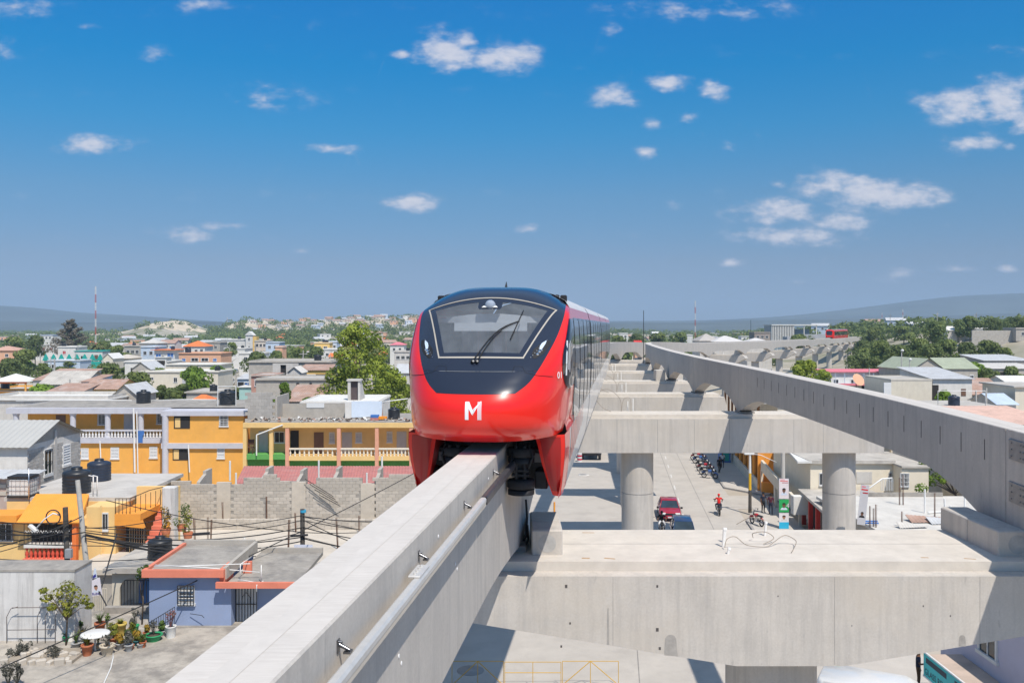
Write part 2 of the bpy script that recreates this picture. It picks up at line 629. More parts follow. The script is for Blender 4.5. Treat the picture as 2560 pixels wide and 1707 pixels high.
BANDM = mat('tyre_band_concrete', (0.585, 0.54, 0.49), 0.85, 0.07, 5, dirt=0.5, dirtcol=(0.55, 0.51, 0.46))

# == guideway alignment
T1 = [(-30, -6.4), (0, -2.62), (60, 4.94), (85, 8.09), (100, 10.1), (112, 11.9), (126, 14.7), (140, 18.7), (153, 23.4), (166, 29.2), (191, 42.2), (240, 68.3), (340, 121.3), (560, 238)]
T2 = [(-30, 7.3), (5, 9.7), (20, 11.35), (28.6, 12.1), (40, 12.65), (49.5, 12.98), (64, 13.4), (78, 14.05), (95, 15.3), (112, 17.1), (128, 20.4), (147, 27.0), (166, 36.3), (191, 49.5), (240, 75.5), (340, 128.5), (560, 245)]
TZ = [(-30, 13.5), (60, 13.5), (112, 13.5), (140, 13.1), (166, 12.4), (217, 11.8), (287, 11.2), (340, 10.9), (560, 9.6)]
def head(tab, Y):
 s = (interp(tab, Y+0.5) - interp(tab, Y-0.5))
 return atan2(s, 1.0)          # 0 = straight away from the camera
PIERS = [19.8, 49.8, 64.2, 78.5, 95.0, 112.0, 128.5, 147.0, 166.0, 191, 215, 240, 265, 291, 317, 343, 369, 395, 421]

def make_span(tab, Y0, Y1, label, group, dmid, dend, joint0=True):
 n = 44 if Y1 < 70 else 24
 root_y = (Y0+Y1)/2
 ox, oz = interp(tab, root_y), interp(TZ, root_y)
 th = thing('guideway_beam', label, 'beam', (ox, root_y, oz - dend), group=group)
 L, Rr, Tp = [], [], []
 hw = 0.35
 top_l, top_r, bot_l, bot_r = [], [], [], []
 for i in range(n+1):
  t = i/n
  Y = lerp(Y0+0.015, Y1-0.015, t)
  x, z, a = interp(tab, Y), interp(TZ, Y), head(tab, Y)
  nx, ny = cos(a), -sin(a)
  sd_ = max(0.0, min(Y-Y0, Y1-Y) - 0.35)          # haunch over the last metres to each support
  dep = dmid + (dend-dmid)*max(0.0, 1 - sd_/4.9)**1.65
  p = (x-ox, Y-root_y, z-oz+dend)
  ch = 0.018
  top_l.append((p[0]-nx*(hw-ch), p[1]-ny*(hw-ch), p[2]))
  top_r.append((p[0]+nx*(hw-ch), p[1]+ny*(hw-ch), p[2]))
  L.append([(p[0]-nx*(hw-ch), p[1]-ny*(hw-ch), p[2]), (p[0]-nx*hw, p[1]-ny*hw, p[2]-ch), (p[0]-nx*hw, p[1]-ny*hw, p[2]-dep), (p[0]+nx*hw, p[1]+ny*hw, p[2]-dep), (p[0]+nx*hw, p[1]+ny*hw, p[2]-ch), (p[0]+nx*(hw-ch), p[1]+ny*(hw-ch), p[2])])
 b = MB()
 b.grid(L, 0, False, flip=True)
 for k, r in ((0, L[0]), (1, L[-1])):
  b.add(r, [tuple(range(6)) if k == 0 else tuple(range(5, -1, -1))], 0)
 b.build('girder', BEAM, th)
 g = MB()
 g.grid([[a_, b_] for a_, b_ in zip(top_l, top_r)], 0, False)
 g.build('running_surface', BEAMTOP, th)
 if Y1 < 60:                          # pale worn tyre band down the middle
  g = MB()
  g.grid([[tuple(Vector(a_).lerp(Vector(b_), u) + Vector((0, 0, 0.003))) for u in (0.36, 0.62)] for a_, b_ in zip(top_l, top_r)], 0, False)
  g.build('tyre_band', BANDM, th)
 return th

def along(tab, Y, side, off, dz):
 """point beside a track: side +1 right, off metres outside the face, dz relative to running surface"""
 a = head(tab, Y)
 x, z = interp(tab, Y), interp(TZ, Y)
 return Vector((x + cos(a)*side*(0.35+off), Y - sin(a)*side*(0.35+off), z+dz))

spans1 = []
edges1 = [-9.5] + PIERS
for k in range(len(edges1)-1):
 near = k == 0
 lab = ['pale concrete monorail beam rising from the lower left corner to the train', 'concrete monorail beam hidden beneath the red train'][k] if k < 2 else \
  ('concrete monorail beam under the rear of the long train' if k < 5 else 'left hand beam of the far curve, span ' + ['one', 'two', 'three', 'four', 'five', 'six', 'seven', 'eight', 'nine', 'ten', 'eleven', 'twelve', 'thirteen', 'fourteen', 'fifteen'][k-5] + ' from the bend')
 o = make_span(T1, edges1[k], edges1[k+1], lab, None if k < 2 else ('beams under the rear of the train' if k < 5 else 'left beams of the far curve'), 2.15 if near else 1.55, 2.5)
 spans1.append(o)
spans2 = []
edges2 = [-9.5] + PIERS
for k in range(len(edges2)-1):
 lab = {0: 'right hand concrete beam leaving the frame at the right edge', 1: 'long shaded concrete beam with slots and arched underside, nearest on the right',
           2: 'short arched concrete beam between the second and third pier caps', 3: 'short arched concrete beam between the third and fourth pier caps',
           4: 'short arched concrete beam between the fourth and fifth pier caps', 5: 'short arched concrete beam where the right track starts to bend'}.get(k, 'sunlit right hand beam of the far curve, span ' + ['one', 'two', 'three', 'four', 'five', 'six', 'seven', 'eight', 'nine', 'ten', 'eleven', 'twelve', 'thirteen', 'fourteen'][max(0, k-6)] + ' from the bend')
 o = make_span(T2, edges2[k], edges2[k+1], lab, None if k < 6 else 'right beams of the far curve', 1.55, 2.5)
 spans2.append(o)

# conductor rail, brackets and tie plugs on the near beam
s0 = spans1[0]
RAIL = mat('aluminium_rail', (0.62, 0.60, 0.57), 0.45, 0.08, 6, metal=0.35)
RAIL_LOW = mat('rail_insulator_strip', (0.56, 0.50, 0.42), 0.6, 0.1, 5)
def rel(p, root):
 return tuple(Vector(p) - root.location)
def rail_sweep(span, tab, Y0, Y1, prof, name, m, side=1):
 rows = []
 n = 14
 for i in range(n+1):
  Y = lerp(Y0, Y1, i/n)
  rows.append([rel(along(tab, Y, side, o, dz), span) for o, dz in prof + prof[:1]])
 b = MB()
 b.grid(rows, 0, False)
 return b.build(name, m, span)
rail_sweep(s0, T1, -9.0, 13.4, [(0.10, -0.30), (0.13, -0.275), (0.185, -0.275), (0.205, -0.30), (0.205, -0.345), (0.10, -0.345)], 'conductor_rail', RAIL)
rail_sweep(s0, T1, -9.0, 13.4, [(0.12, -0.347), (0.20, -0.347), (0.20, -0.40), (0.12, -0.40)], 'rail_insulator_strip', RAIL_LOW)
rail_sweep(s0, T1, 13.46, 19.7, [(0.10, -0.30), (0.13, -0.275), (0.185, -0.275), (0.205, -0.30), (0.205, -0.40), (0.10, -0.40)], 'collector_rail', mat('dark_rail', (0.06, 0.06, 0.065), 0.4, 0.2, 5))
brk = MB()
brk.box(0.0, 0.012, -0.04, 0.04, -0.06, 0.07)
brk.cyl((0.012, 0, 0.02), (0.12, 0, -0.03), 0.022, 0.016, 10)
brk.cyl((0.012, 0, 0.045), (0.05, 0, 0.045), 0.018, 0.012, 8)
brk.box(0.07, 0.14, -0.05, 0.05, -0.055, -0.035)
brk_me = brk.mesh('bracket', mat('chromed_bracket', (0.22, 0.22, 0.23), 0.3, 0.3, 9, metal=1.0))
for Y in (1.6, 4.35, 7.1, 9.87, 12.65, 15.45, 18.2):
 p = along(T1, Y, 1, 0.0, -0.24)
 put('bracket', brk_me, s0, rel(p, s0), -head(T1, Y), 0.8)
plate = MB()
plate.bbox(-0.03, 0.10, -0.22, 0.22, 0, 0.02, 0.006)
for k in range(4):
 plate.cyl((0.03, -0.15+0.1*k, 0.02), (0.03, -0.15+0.1*k, 0.035), 0.018, n=8)
pp = along(T1, 9.35, 1, 0.09, -0.272)
plate.build('splice_plate', RAIL, s0, rel(pp, s0), -head(T1, 9.35))
plug = MB()
plug.cyl((0, 0, 0), (0.006, 0, 0), 0.022, n=10)
plug_me = plug.mesh('tie_plug', mat('white_plug', (0.85, 0.84, 0.82), 0.6, 0.03, 5))
for Y, dz in ((12.0, -0.9), (12.12, -1.0), (9.0, -1.02), (9.1, -1.13), (7.0, -1.1), (7.08, -1.2), (14.9, -0.26), (10.9, -0.27)):
 put('tie_plug', plug_me, s0, rel(along(T1, Y, 1, 0.001, dz), s0), -head(T1, Y))
# dark slots on the shaded side of the right beam
sl = MB()
sl.box(-0.006, 0.0, -0.016, 0.016, -0.24, 0.24)
sl_me = sl.mesh('slot', mat('slot_dark', (0.09, 0.085, 0.085), 0.9, 0.2, 5))
for k in range(19):
 Y = 20.9 + k*1.36
 put('slot', sl_me, spans2[1], rel(along(T2, Y, -1, 0.001, -0.62), spans2[1]), -head(T2, Y))
jp = MB()
jp.bbox(-0.03, 0.0, -0.5, 0.35, -0.22, 0.22, 0.008)
for q in (-0.35, -0.22, 0.2):
 for w in (-0.14, 0.0, 0.14):
  jp.cyl((-0.05, q, w), (-0.03, q, w), 0.02, n=6)
jp_me = jp.mesh('joint_plate', mat('dull_steel_plate', (0.30, 0.29, 0.285), 0.5, 0.15, 5, metal=0.5))
for dz in (-0.42, -1.35):
 put('joint_plate', jp_me, spans2[1], rel(along(T2, 19.25, -1, 0.002, dz), spans2[1]), -head(T2, 19.25))

# == piers
def pier(k, Y, label, x0, x1, cols, zc=10.9, taper=None, blocks=(), y_half=(1.45, 1.45), conduits=(), group=None, rz=0.0, cx=0.0, colr=0.88, zb=8.85):
 """x0,x1: cap ends (world lateral or, when rz, about cx); zc cap top; taper: [(x, z)] underside"""
 th = thing('guideway_pier', label, 'pier', (cx, Y, 0), rz, group)
 yf, yb = -y_half[0], y_half[1]
 led = 0.38
 low = zc - 0.20
 und = taper or [(x0, zb), (x1, zb)]
 poly = [(x0, low)] + und + [(x1, low)]
 b = MB()
 b.prism([(p[0], p[1]) for p in poly], 'y', yf-led, yb+led)
 b.build('pier_cap', CONC, th)
 b = MB()
 b.box(x0+0.3, x1-0.3, yf, yb, low+0.001, zc)
 b.build('cap_upstand', CONC_TOP, th)
 for (c, r) in cols:
  zt = min(z for _, z in und) + 0.02
  b = MB()
  b.cyl((c, 0, -0.5), (c, 0, 6.46), r, n=40)
  b.cyl((c, 0, 6.46), (c, 0, 6.50), r-0.03, n=40)
  b.cyl((c, 0, 6.50), (c, 0, zt), r, n=40)
  b.build('column', CONC, th)
 for (bx0, bx1, by0, by1, h) in blocks:
  b = MB()
  ym = (by0+by1)/2
  b.bbox(bx0, bx1, by0, ym-0.006, zc, zc+h, 0.025)
  b.bbox(bx0, bx1, ym+0.006, by1, zc, zc+h, 0.025)
  b.build('shear_block', CONC, th)
 return th
def bearings(th, Yp, tabs=(T1, T2), zc=10.9):
 for tab in tabs:
  x = interp(tab, Yp)
  l = th.matrix_basis.inverted() @ Vector((x, Yp, zc))
  b = MB()
  b.box(l.x-0.42, l.x+0.42, -0.55, 0.55, zc-0.0, zc+0.11)
  b.build('bearing_pad', CONC_DK, th)

def smooth(pts, n=6):
 out = []
 for i in range(len(pts)-1):
  p0, p1_, p2_, p3 = [Vector(pts[max(0, min(len(pts)-1, j))]) for j in (i-1, i, i+1, i+2)]
  for q in range(n):
   t = q/n
   out.append(0.5*((2*p1_) + (p2_-p0)*t + (2*p0-5*p1_+4*p2_-p3)*t*t + (3*p1_-p0-3*p2_+p3)*t**3))
 return out + [Vector(pts[-1])]
# near pier
PY = 19.85
p1 = pier(0, PY, 'nearest wide concrete pier cap with stepped top filling the lower right', -2.2, 13.4, [(5.75, 0.98)],
          taper=[(-2.2, 9.98), (4.55, 8.88), (6.75, 8.88), (13.4, 9.98)], y_half=(1.36, 1.5),
          blocks=[(0.42, 1.08, -0.85, 1.05, 0.53), (10.3, 10.95, -0.95, 1.6, 0.53), (-1.1, -0.45, -0.85, 1.05, 0.53)])
bearings(p1, PY)
# casting joints, crack line, block-outs on the near cap
DARKLINE = mat('joint_line', (0.33, 0.31, 0.29), 0.95, 0.25, 4)
b = MB(); b.box(0.6, 12.9, 0.115, 0.135, 10.9, 10.903); b.build('joint', DARKLINE, p1)
b = MB(); b.cyl((0.75, -0.851, 11.15), (0.75, -0.855, 11.15), 0.19, n=24); b.build('anchor_patch', mat('anchor_grout', (0.42, 0.41, 0.39), 0.95, 0.15, 6), p1)
b = MB(); b.cyl((10.72, -0.951, 11.15), (10.72, -0.955, 11.15), 0.2, n=24); b.build('anchor_patch', MATS['anchor_grout'], p1)
for x in (2.05, 6.55, 9.5):
 b = MB(); b.box(x-0.004, x+0.004, -1.7425, -1.7415, (8.9 if 4.5 < x < 6.8 else (8.88+(4.55-x)*0.163 if x < 5 else 8.88+(x-6.75)*0.165))+0.01, 10.69); b.build('casting_joint', DARKLINE, p1)
hole = MB(); hole.box(-0.03, 0.03, -0.004, 0, -0.035, 0.035)
hole_me = hole.mesh('formwork_hole', mat('hole_dark', (0.10, 0.09, 0.085), 0.95, 0.3, 6))
for x, z, q in ((1.18, 9.75, .6), (2.95, 9.62, 1), (3.0, 9.24, .8), (1.0, 9.28, .7), (1.1, 10.5, .9), (2.95, 10.5, .7), (8.35, 10.1, .4), (8.9, 9.9, .4), (5.4, 10.3, .35), (6.9, 9.7, .3)):
 put('formwork_hole', hole_me, p1, (x, -1.741, z), scale=(q*0.9, 1, q))
DAMP = mat('damp_stain', (0.36, 0.335, 0.305), 0.95, 0.2, 6, dirt=0.4, dirtcol=(0.42, 0.40, 0.37))
for x, z, w_, h_ in ((3.22, 9.10, 0.13, 0.42), (9.14, 9.29, 0.07, 0.22), (1.95, 9.32, 0.02, 0.75)):
 b = MB(); b.add([(x-w_, -1.7445, z), (x+w_*1.1, -1.7445, z-0.16*w_)] + [(x+w_*cos(a)*0.9, -1.7445, z+h_*0.7+h_*0.3*sin(a)) for a in [k*pi/8 for k in range(9)]], [tuple(range(11))]); b.build('damp_stain', DAMP, p1)
rust = MB(); rust.box(-0.14, 0.14, -0.10, 0.10, 0, 0.003)
rust_me = rust.mesh('rust_stain', mat('rust_stain', (0.42, 0.27, 0.15), 0.95, 0.3, 6, dirt=0.7, dirtcol=(0.6, 0.56, 0.5)))
for x, y in ((1.55, -1.1), (2.05, -1.12), (9.6, -1.15), (8.7, -1.05), (1.8, 1.2)):
 put('rust_stain', rust_me, p1, (x, y, 10.9), rz=random.uniform(-0.4, 0.4), scale=(random.uniform(0.5, 1.1), random.uniform(0.25, 0.5), 1))
for x, y0, h in ((4.62, -0.75, 0.14), (4.66, -0.15, 0.42), (4.78, 0.25, 0.33), (5.88, 0.9, 0.33)):
 b = MB(); b.cyl((x, y0, 10.88), (x+0.03, y0, 10.9+h), 0.030, n=12); b.lathe([(0.036, 0), (0.036, 0.04), (0.024, 0.05)], (x+0.03, y0, 10.9+h-0.05), 10); b.build('conduit', PVC, p1)
for pts in ([(4.64, -0.4, 10.95), (4.7, -0.35, 11.12), (4.9, -0.3, 11.16), (5.15, -0.3, 10.98), (5.6, -0.2, 10.92), (5.8, -0.1, 11.0), (6.1, 0.1, 11.1), (6.3, 0.0, 11.02), (6.2, -0.35, 11.0), (6.0, -0.7, 10.92)],
   [(5.5, 0.5, 10.95), (5.45, 0.3, 11.1), (5.7, 0.2, 11.15), (5.9, 0.25, 11.0), (5.6, 0.0, 10.93)],
   [(5.3, 1.2, 11.1), (5.6, 1.1, 11.28), (5.86, 0.92, 11.26)]):
 b = MB(); b.tube(smooth(pts), 0.009, 6); b.build('loose_cable', mat('grey_brown_cable', (0.33, 0.28, 0.23), 0.7, 0.2, 5), p1)
b = MB(); b.tube([(0.2, -0.1, 10.92), (0.31, 0.0, 11.1), (0.34, 0.05, 11.5), (0.31, 0.1, 11.9)], 0.025, 6); b.tube([(0.28, -0.2, 10.93), (0.36, -0.1, 11.05), (0.34, 0.0, 11.35)], 0.03, 6); b.build('loose_cable', CABLE, p1)

for x, w_, h_ in ((4.9, 0.3, 0.10), (6.2, 0.4, 0.14), (5.5, 0.5, 0.05)):
 a_ = (x-5.75)/0.985; b = MB(); yc_ = -sqrt(max(0.0, 1-a_*a_))*0.985
 b.add([(x-w_*0.4, -sqrt(max(0.01, 0.985**2-(x-w_*0.4-5.75)**2)), 8.70-h_), (x+w_*0.5, -sqrt(max(0.01, 0.985**2-(x+w_*0.5-5.75)**2)), 8.74-h_*0.4), (x+w_*0.6, -sqrt(max(0.01, 0.985**2-(x+w_*0.6-5.75)**2)), 8.82), (x-w_*0.2, -sqrt(max(0.01, 0.985**2-(x-w_*0.2-5.75)**2)), 8.78)], [(0, 1, 2, 3)])
 b.build('rust_patch', mat('rust_orange', (0.42, 0.20, 0.06), 0.95, 0.3, 8), p1)
def addloops(th, spots, yf):
 for (x, z) in spots:
  b = MB()
  b.tube(smooth([(x, yf, z), (x-0.5, yf+0.2, z+0.25), (x-0.9, yf+0.25, z+0.9), (x-0.2, yf+0.2, z+1.25), (x+0.5, yf+0.2, z+0.75), (x+0.6, yf+0.2, z+0.05)]), 0.016, 5)
  b.tube(smooth([(x+0.6, yf+0.2, z), (x+0.75, yf+0.2, z+0.7), (x+1.1, yf+0.2, z+0.72), (x+1.15, yf+0.2, z+0.0)]), 0.014, 5)
  b.build('loose_cable', MATS['grey_brown_cable'], th)
  for dx, h in ((1.0, 0.55), (1.3, 0.7)):
   b = MB(); b.cyl((x+dx, yf+0.5, z-0.02), (x+dx, yf+0.5, z+h), 0.035, n=8); b.build('conduit', PVC, th)

p2 = pier(1, 49.8, 'concrete portal pier with two round columns, second pier cap from the front', 1.6, 20.2, [(7.0, 0.88), (18.25, 0.88)], y_half=(1.0, 1.0))
bearings(p2, 49.8)
addloops(p2, [(5.6, 10.9)], 0.6)
for x in (5.7, 7.9, 9.9, 11.8, 15.3, 16.9):
 b = MB(); b.box(x-0.012, x+0.012, -1.3825, -1.3815, 8.9, 10.65); b.build('casting_joint', DARKLINE, p2)
for k, (Y, xl, xr, lab) in enumerate(((64.2, 3.4, 15.0, 'third concrete pier cap from the front, carrying a looped cable'),
                                      (78.5, 5.2, 15.6, 'fourth concrete pier cap with a shear block beside the arched beam'),
                                      (95.0, 7.0, 17.0, 'fifth concrete pier cap receding beside the train windows'),
                                      (112.0, 9.0, 18.8, 'sixth concrete pier cap at the start of the bend'))):
 blk = [(12.55, 13.35, -0.8, 0.6, 0.95)] if k == 1 else []
 p = pier(2+k, Y, lab, xl, xr, [((xl+xr)/2, 0.85)], y_half=(0.9, 0.9), blocks=blk,
             taper=[(xl, 9.9), ((xl+xr)/2-1.6, 8.9), ((xl+xr)/2+1.6, 8.9), (xr+0.35, 9.2)])
 bearings(p, Y)
 if k < 3:
  addloops(p, [(7.0+1.4*k, 10.9)], 0.3)
for k, Y in enumerate(PIERS[6:-1]):
 x1_, x2_ = interp(T1, Y), interp(T2, Y)
 a = head(T2, Y)
 cx = (x1_+x2_)/2
 zt = interp(TZ, Y) - 2.6
 near_lab = ['pier cap on the far bend half hidden by the train', 'flared pier cap nearest on the far curve', ]
 ORD = ['first', 'second', 'third', 'fourth', 'fifth', 'sixth', 'seventh', 'eighth', 'ninth', 'tenth', 'eleventh', 'twelfth']
 lab = ORD[k] + ' flared pier cap of the far curve counted from the bend'
 p = pier(6+k, Y, lab, -4.0, 4.0, [(-0.0, 0.9)], zc=zt, y_half=(0.9, 0.9), rz=-a, cx=cx, group='piers of the far curve',
             taper=[(-4.4, zt-0.75), (-1.7, zt-2.2), (1.7, zt-2.2), (4.4, zt-0.75)])
 for s in (-1, 1):
  b = MB(); b.box(s*2.75-0.5, s*2.75+0.5, -0.6, 0.6, zt, zt+0.12); b.build('bearing_pad', CONC_DK, p)
 if k < 6:
  b = MB(); b.cyl((-0.6, 0.2, zt), (-0.6, 0.2, zt+0.6), 0.05, n=8); b.build('conduit', PVC, p)
# == the red monorail train
def paint(name, col, rough=0.28, coat=0.7):
 return mat(name, col, rough, 0.05, 0.8, spec=0.25, coat=coat)
RED = paint('train_red', (0.84, 0.018, 0.008))
RED_IN = paint('train_red_inner', (0.40, 0.006, 0.007), 0.35)
NAVY = paint('mask_navy', (0.018, 0.024, 0.042), 0.25)
TWHITE = paint('train_white', (0.84, 0.83, 0.81), 0.4)
TGREY = paint('train_roof_grey', (0.62, 0.60, 0.59), 0.5, 0.2)
GLASSD = mat_glass('train_side_glass', (0.07, 0.075, 0.08), clear=0.30)
GLASSD2 = mat_glass('train_door_glass', (0.10, 0.10, 0.10), clear=0.5, dust=0.16)
GLASSW = mat_glass('windscreen_glass', (0.16, 0.17, 0.185), clear=0.9, dust=0.22)
CREAM = mat('seal_cream', (0.42, 0.38, 0.32), 0.6, 0.05, 5)
LOGO = mat('logo_white', (0.86, 0.86, 0.86), 0.4, 0.02, 5, coat=0.5)
CHROME = mat('lamp_chrome', (0.8, 0.82, 0.85), 0.12, 0.05, 9, metal=1.0)
UNDER = mat('bogie_black', (0.022, 0.022, 0.024), 0.55, 0.4, 5, dirt=0.3, dirtcol=(0.08, 0.075, 0.07))
TYRE = mat('tyre_rubber', (0.028, 0.028, 0.03), 0.75, 0.25, 9)
INT = mat('cab_lining', (0.50, 0.55, 0.60), 0.6, 0.1, 2)
INT_V = mat('visor_grey', (0.34, 0.35, 0.35), 0.7, 0.05, 2)
INT_L = mat('cab_headliner', (0.66, 0.66, 0.63), 0.6, 0.05, 2)

S_C = [(0.0, 0.55, 0.20), (0.1, 0.10, 0.42), (0.2, 0.0, 0.80), (0.3, 0.13, 1.10), (0.4, 0.42, 1.42), (0.5, 0.77, 1.71), (0.65, 1.48, 2.28), (0.8, 2.2, 2.83), (0.9, 2.72, 3.02), (1.0, 3.3, 3.085)]
S_E = [(0.0, 1.42, 1.9, 0.27), (0.1, 1.48, 2.25, 0.52), (0.2, 1.525, 2.5, 0.86), (0.3, 1.55, 2.45, 1.15), (0.4, 1.565, 2.35, 1.43), (0.5, 1.57, 2.3, 1.68), (0.65, 1.56, 2.3, 2.08), (0.8, 1.525, 2.5, 2.48), (0.9, 1.495, 2.85, 2.60), (1.0, 1.47, 3.3, 2.66)]
NEXP = 2.5
def _tab(T, c):
 return [(r[0], r[c]) for r in T]
TYC, TZC = _tab(S_C, 1), _tab(S_C, 2)
TXE, TYE, TZE = _tab(S_E, 1), _tab(S_E, 2), _tab(S_E, 3)
def N(s, x, off=0.0):
 """nose surface point for profile station s and lateral x (metres); off = metres proud"""
 xe = interp(TXE, s)
 q = max(-1.0, min(1.0, x/xe))
 a = abs(q)
 yc, ye = interp(TYC, s), interp(TYE, s)
 ne = NEXP + 0.6*max(0.0, min(1.0, (s-0.35)/0.2))
 g = 1 - (1 - a**ne)**(1/ne)
 z = interp(TZC, s) + (interp(TZE, s)-interp(TZC, s))*a**(2.0 if s <= 0.8 else 2.0+7.0*(s-0.8))
 p = Vector((q*xe, yc+(ye-yc)*g, z))
 if off:
  e = 0.004
  s0, s1 = max(0, s-e), min(1, s+e)
  xx = max(-xe*0.985, min(xe*0.985, x))
  du = N(s, xx+0.01) - N(s, xx-0.01)
  ds = N(s1, xx) - N(s0, xx)
  n = du.cross(ds).normalized()
  if n.y > 0 and n.z < 0.3:
   n = -n
  p = p + n*off
 return p
def s_of_z(z, x=0.0):
 lo, hi = 0.0, 0.9
 for _ in range(30):
  m = (lo+hi)/2
  if N(m, x).z < z:
   lo = m
  else:
   hi = m
 return (lo+hi)/2
TR = thing('monorail_train', 'long red monorail train with dark windscreen riding the beam towards us', 'train',
           (-2.62+0.126*15.45, 15.45, 13.5), -atan2(0.126, 1.0))
def npatch(name, m, s0, s1, xl, xr, ns=16, nx=24, off=0.0, parent=TR, cut=None):
 b = MB()
 rows = []
 for i in range(ns+1):
  s = lerp(s0, s1, i/ns)
  a, c = xl(s), xr(s)
  rows.append([N(s, lerp(a, c, j/nx), off) for j in range(nx+1)])
 b.grid(rows)
 return b.build(name, m, parent)
def XE(s):
 return interp(TXE, s)
UB = [(0.295, 0.70), (0.34, 0.885), (0.39, 1.005), (0.48, 1.14), (0.6, 1.30), (0.70, 1.385), (0.80, 1.43), (1.0, 1.40)]
def ub(s):
 return min(XE(s), interp(UB, s))
WS = [(0.5, 0.78), (0.8, 1.275)]
def ws(s):
 return interp(WS, s)
S0, S1, SW = 0.295, 0.80, 0.5
# red shell: chin and cheeks
npatch('nose_panel', RED, 0.0, S0, lambda s: -XE(s), lambda s: XE(s), 16, 44)
for sg in (-1, 1):
 npatch('cheek_panel', RED, S0, 1.0, (lambda s: ub(s)-0.06) if sg > 0 else (lambda s: -XE(s)), (lambda s: XE(s)) if sg > 0 else (lambda s: 0.06-ub(s)), 34, 14)
# navy mask
hood = npatch('front_hood', NAVY, S0, 0.415, lambda s: -ub(s), lambda s: ub(s), 12, 36, 0.004)
npatch('mask_apron', NAVY, 0.4165, SW, lambda s: -ub(s), lambda s: ub(s), 10, 36, 0.004)
for sg in (-1, 1):
 npatch('mask_side', NAVY, SW, S1, (lambda s: ws(s)) if sg > 0 else (lambda s: -ub(s)), (lambda s: ub(s)) if sg > 0 else (lambda s: -ws(s)), 20, 10, 0.004)
npatch('roof_cap', NAVY, S1, 1.0, lambda s: -ub(s), lambda s: ub(s), 10, 36, 0.004)
# windscreen: seal line, black border, glass
wsn = npatch('windscreen', GLASSW, SW+0.022, S1-0.024, lambda s: -(ws(s)-0.115), lambda s: ws(s)-0.115, 14, 24, -0.004)
def strip(name, m, pa, pb, w, off, parent):
 """thin line along points pa (list of (s,x)) shifted to pb"""
 b = MB()
 b.grid([[N(*p, off) for p in pa], [N(*p, off) for p in pb]])
 return b.build(name, m, parent)
nsp = 18
bl = [lerp(-1, 1, i/nsp) for i in range(nsp+1)]
strip('border', NAVY, [(SW, q*ws(SW)) for q in bl], [(SW+0.024, q*(ws(SW+0.024)-0.105)) for q in bl], 0, 0, wsn)
strip('border', NAVY, [(S1, q*ws(S1)) for q in bl], [(S1-0.026, q*(ws(S1)-0.105)) for q in bl], 0, 0, wsn)
for sg in (-1, 1):
 ss = [lerp(SW, S1, i/14) for i in range(15)]
 si = [lerp(SW+0.022, S1-0.024, i/14) for i in range(15)]
 strip('border', NAVY, [(s, sg*ws(s)) for s in ss], [(s, sg*(ws(s)-0.118)) for s in si], 0, 0, wsn)
 strip('seal', CREAM, [(s, sg*(ws(s)+0.012)) for s in ss], [(s, sg*(ws(s)-0.016)) for s in ss], 0, 0.006, wsn)
strip('seal', CREAM, [(SW-0.005, q*(ws(SW)+0.012)) for q in bl], [(SW+0.003, q*(ws(SW)+0.012)) for q in bl], 0, 0.006, wsn)
strip('seal', CREAM, [(S1-0.003, q*(ws(S1)+0.012)) for q in bl], [(S1+0.003, q*(ws(S1)+0.012)) for q in bl], 0, 0.006, wsn)
# panel gaps of the hood with two hinge ears, and the apron line
SEAM = mat('panel_gap', (0.004, 0.004, 0.005), 0.6, 0.1, 5)
def seam(pts, r=0.006, parent=TR, m=SEAM, name='panel_gap'):
 P = []
 for (a, b_) in zip(pts[:-1], pts[1:]):
  for i in range(5):
   t = i/5
   P.append(N(lerp(a[0], b_[0], t), lerp(a[1], b_[1], t), 0.001))
 P.append(N(*pts[-1], 0.001))
 b = MB(); b.tube(P, r, 5)
 return b.build(name, m, parent)
seam([(0.375, -1.35), (0.39, -1.03), (0.40, -0.93), (0.408, -0.82), (0.446, -0.76), (0.447, -0.60), (0.413, -0.58), (0.413, 0.0), (0.413, 0.62), (0.447, 0.64), (0.446, 0.78), (0.408, 0.84), (0.39, 1.03), (0.375, 1.30)])
seam([(0.45, -1.12), (0.44, -0.6), (0.44, 0.6), (0.45, 1.12)], 0.003, m=mat('apron_line', (0.16, 0.15, 0.16), 0.5, 0.1, 5), name='apron_line')
# camera housing at the top of the windscreen
hb = [lerp(-0.235, 0.235, i/8) for i in range(9)]
cb = MB(); cb.grid([[N(lerp(0.735, 0.782, k/4), x*(1.0 if k else 0.85), -0.002) for x in hb] for k in range(5)])
house = cb.build('camera_housing', NAVY, TR)
cp = N(0.757, 0.0, 0.0)
b = MB(); b.lathe([(0.11, -0.02), (0.10, 0.03), (0.075, 0.07), (0.03, 0.09)], (0, 0, 0), 16); dm = b.build('camera_dome', mat('dome_grey', (0.32, 0.36, 0.42), 0.15, 0.1, 8, coat=1), house, tuple(cp)); dm.rotation_euler = (radians(48), 0, 0)
b = MB(); b.grid([[N(0.742, x, 0.01) for x in (-0.16, -0.08, 0, 0.08, 0.16)], [N(0.751, x*0.8, 0.01) for x in (-0.16, -0.08, 0, 0.08, 0.16)]]); b.build('lens_strip', INT_L, house)
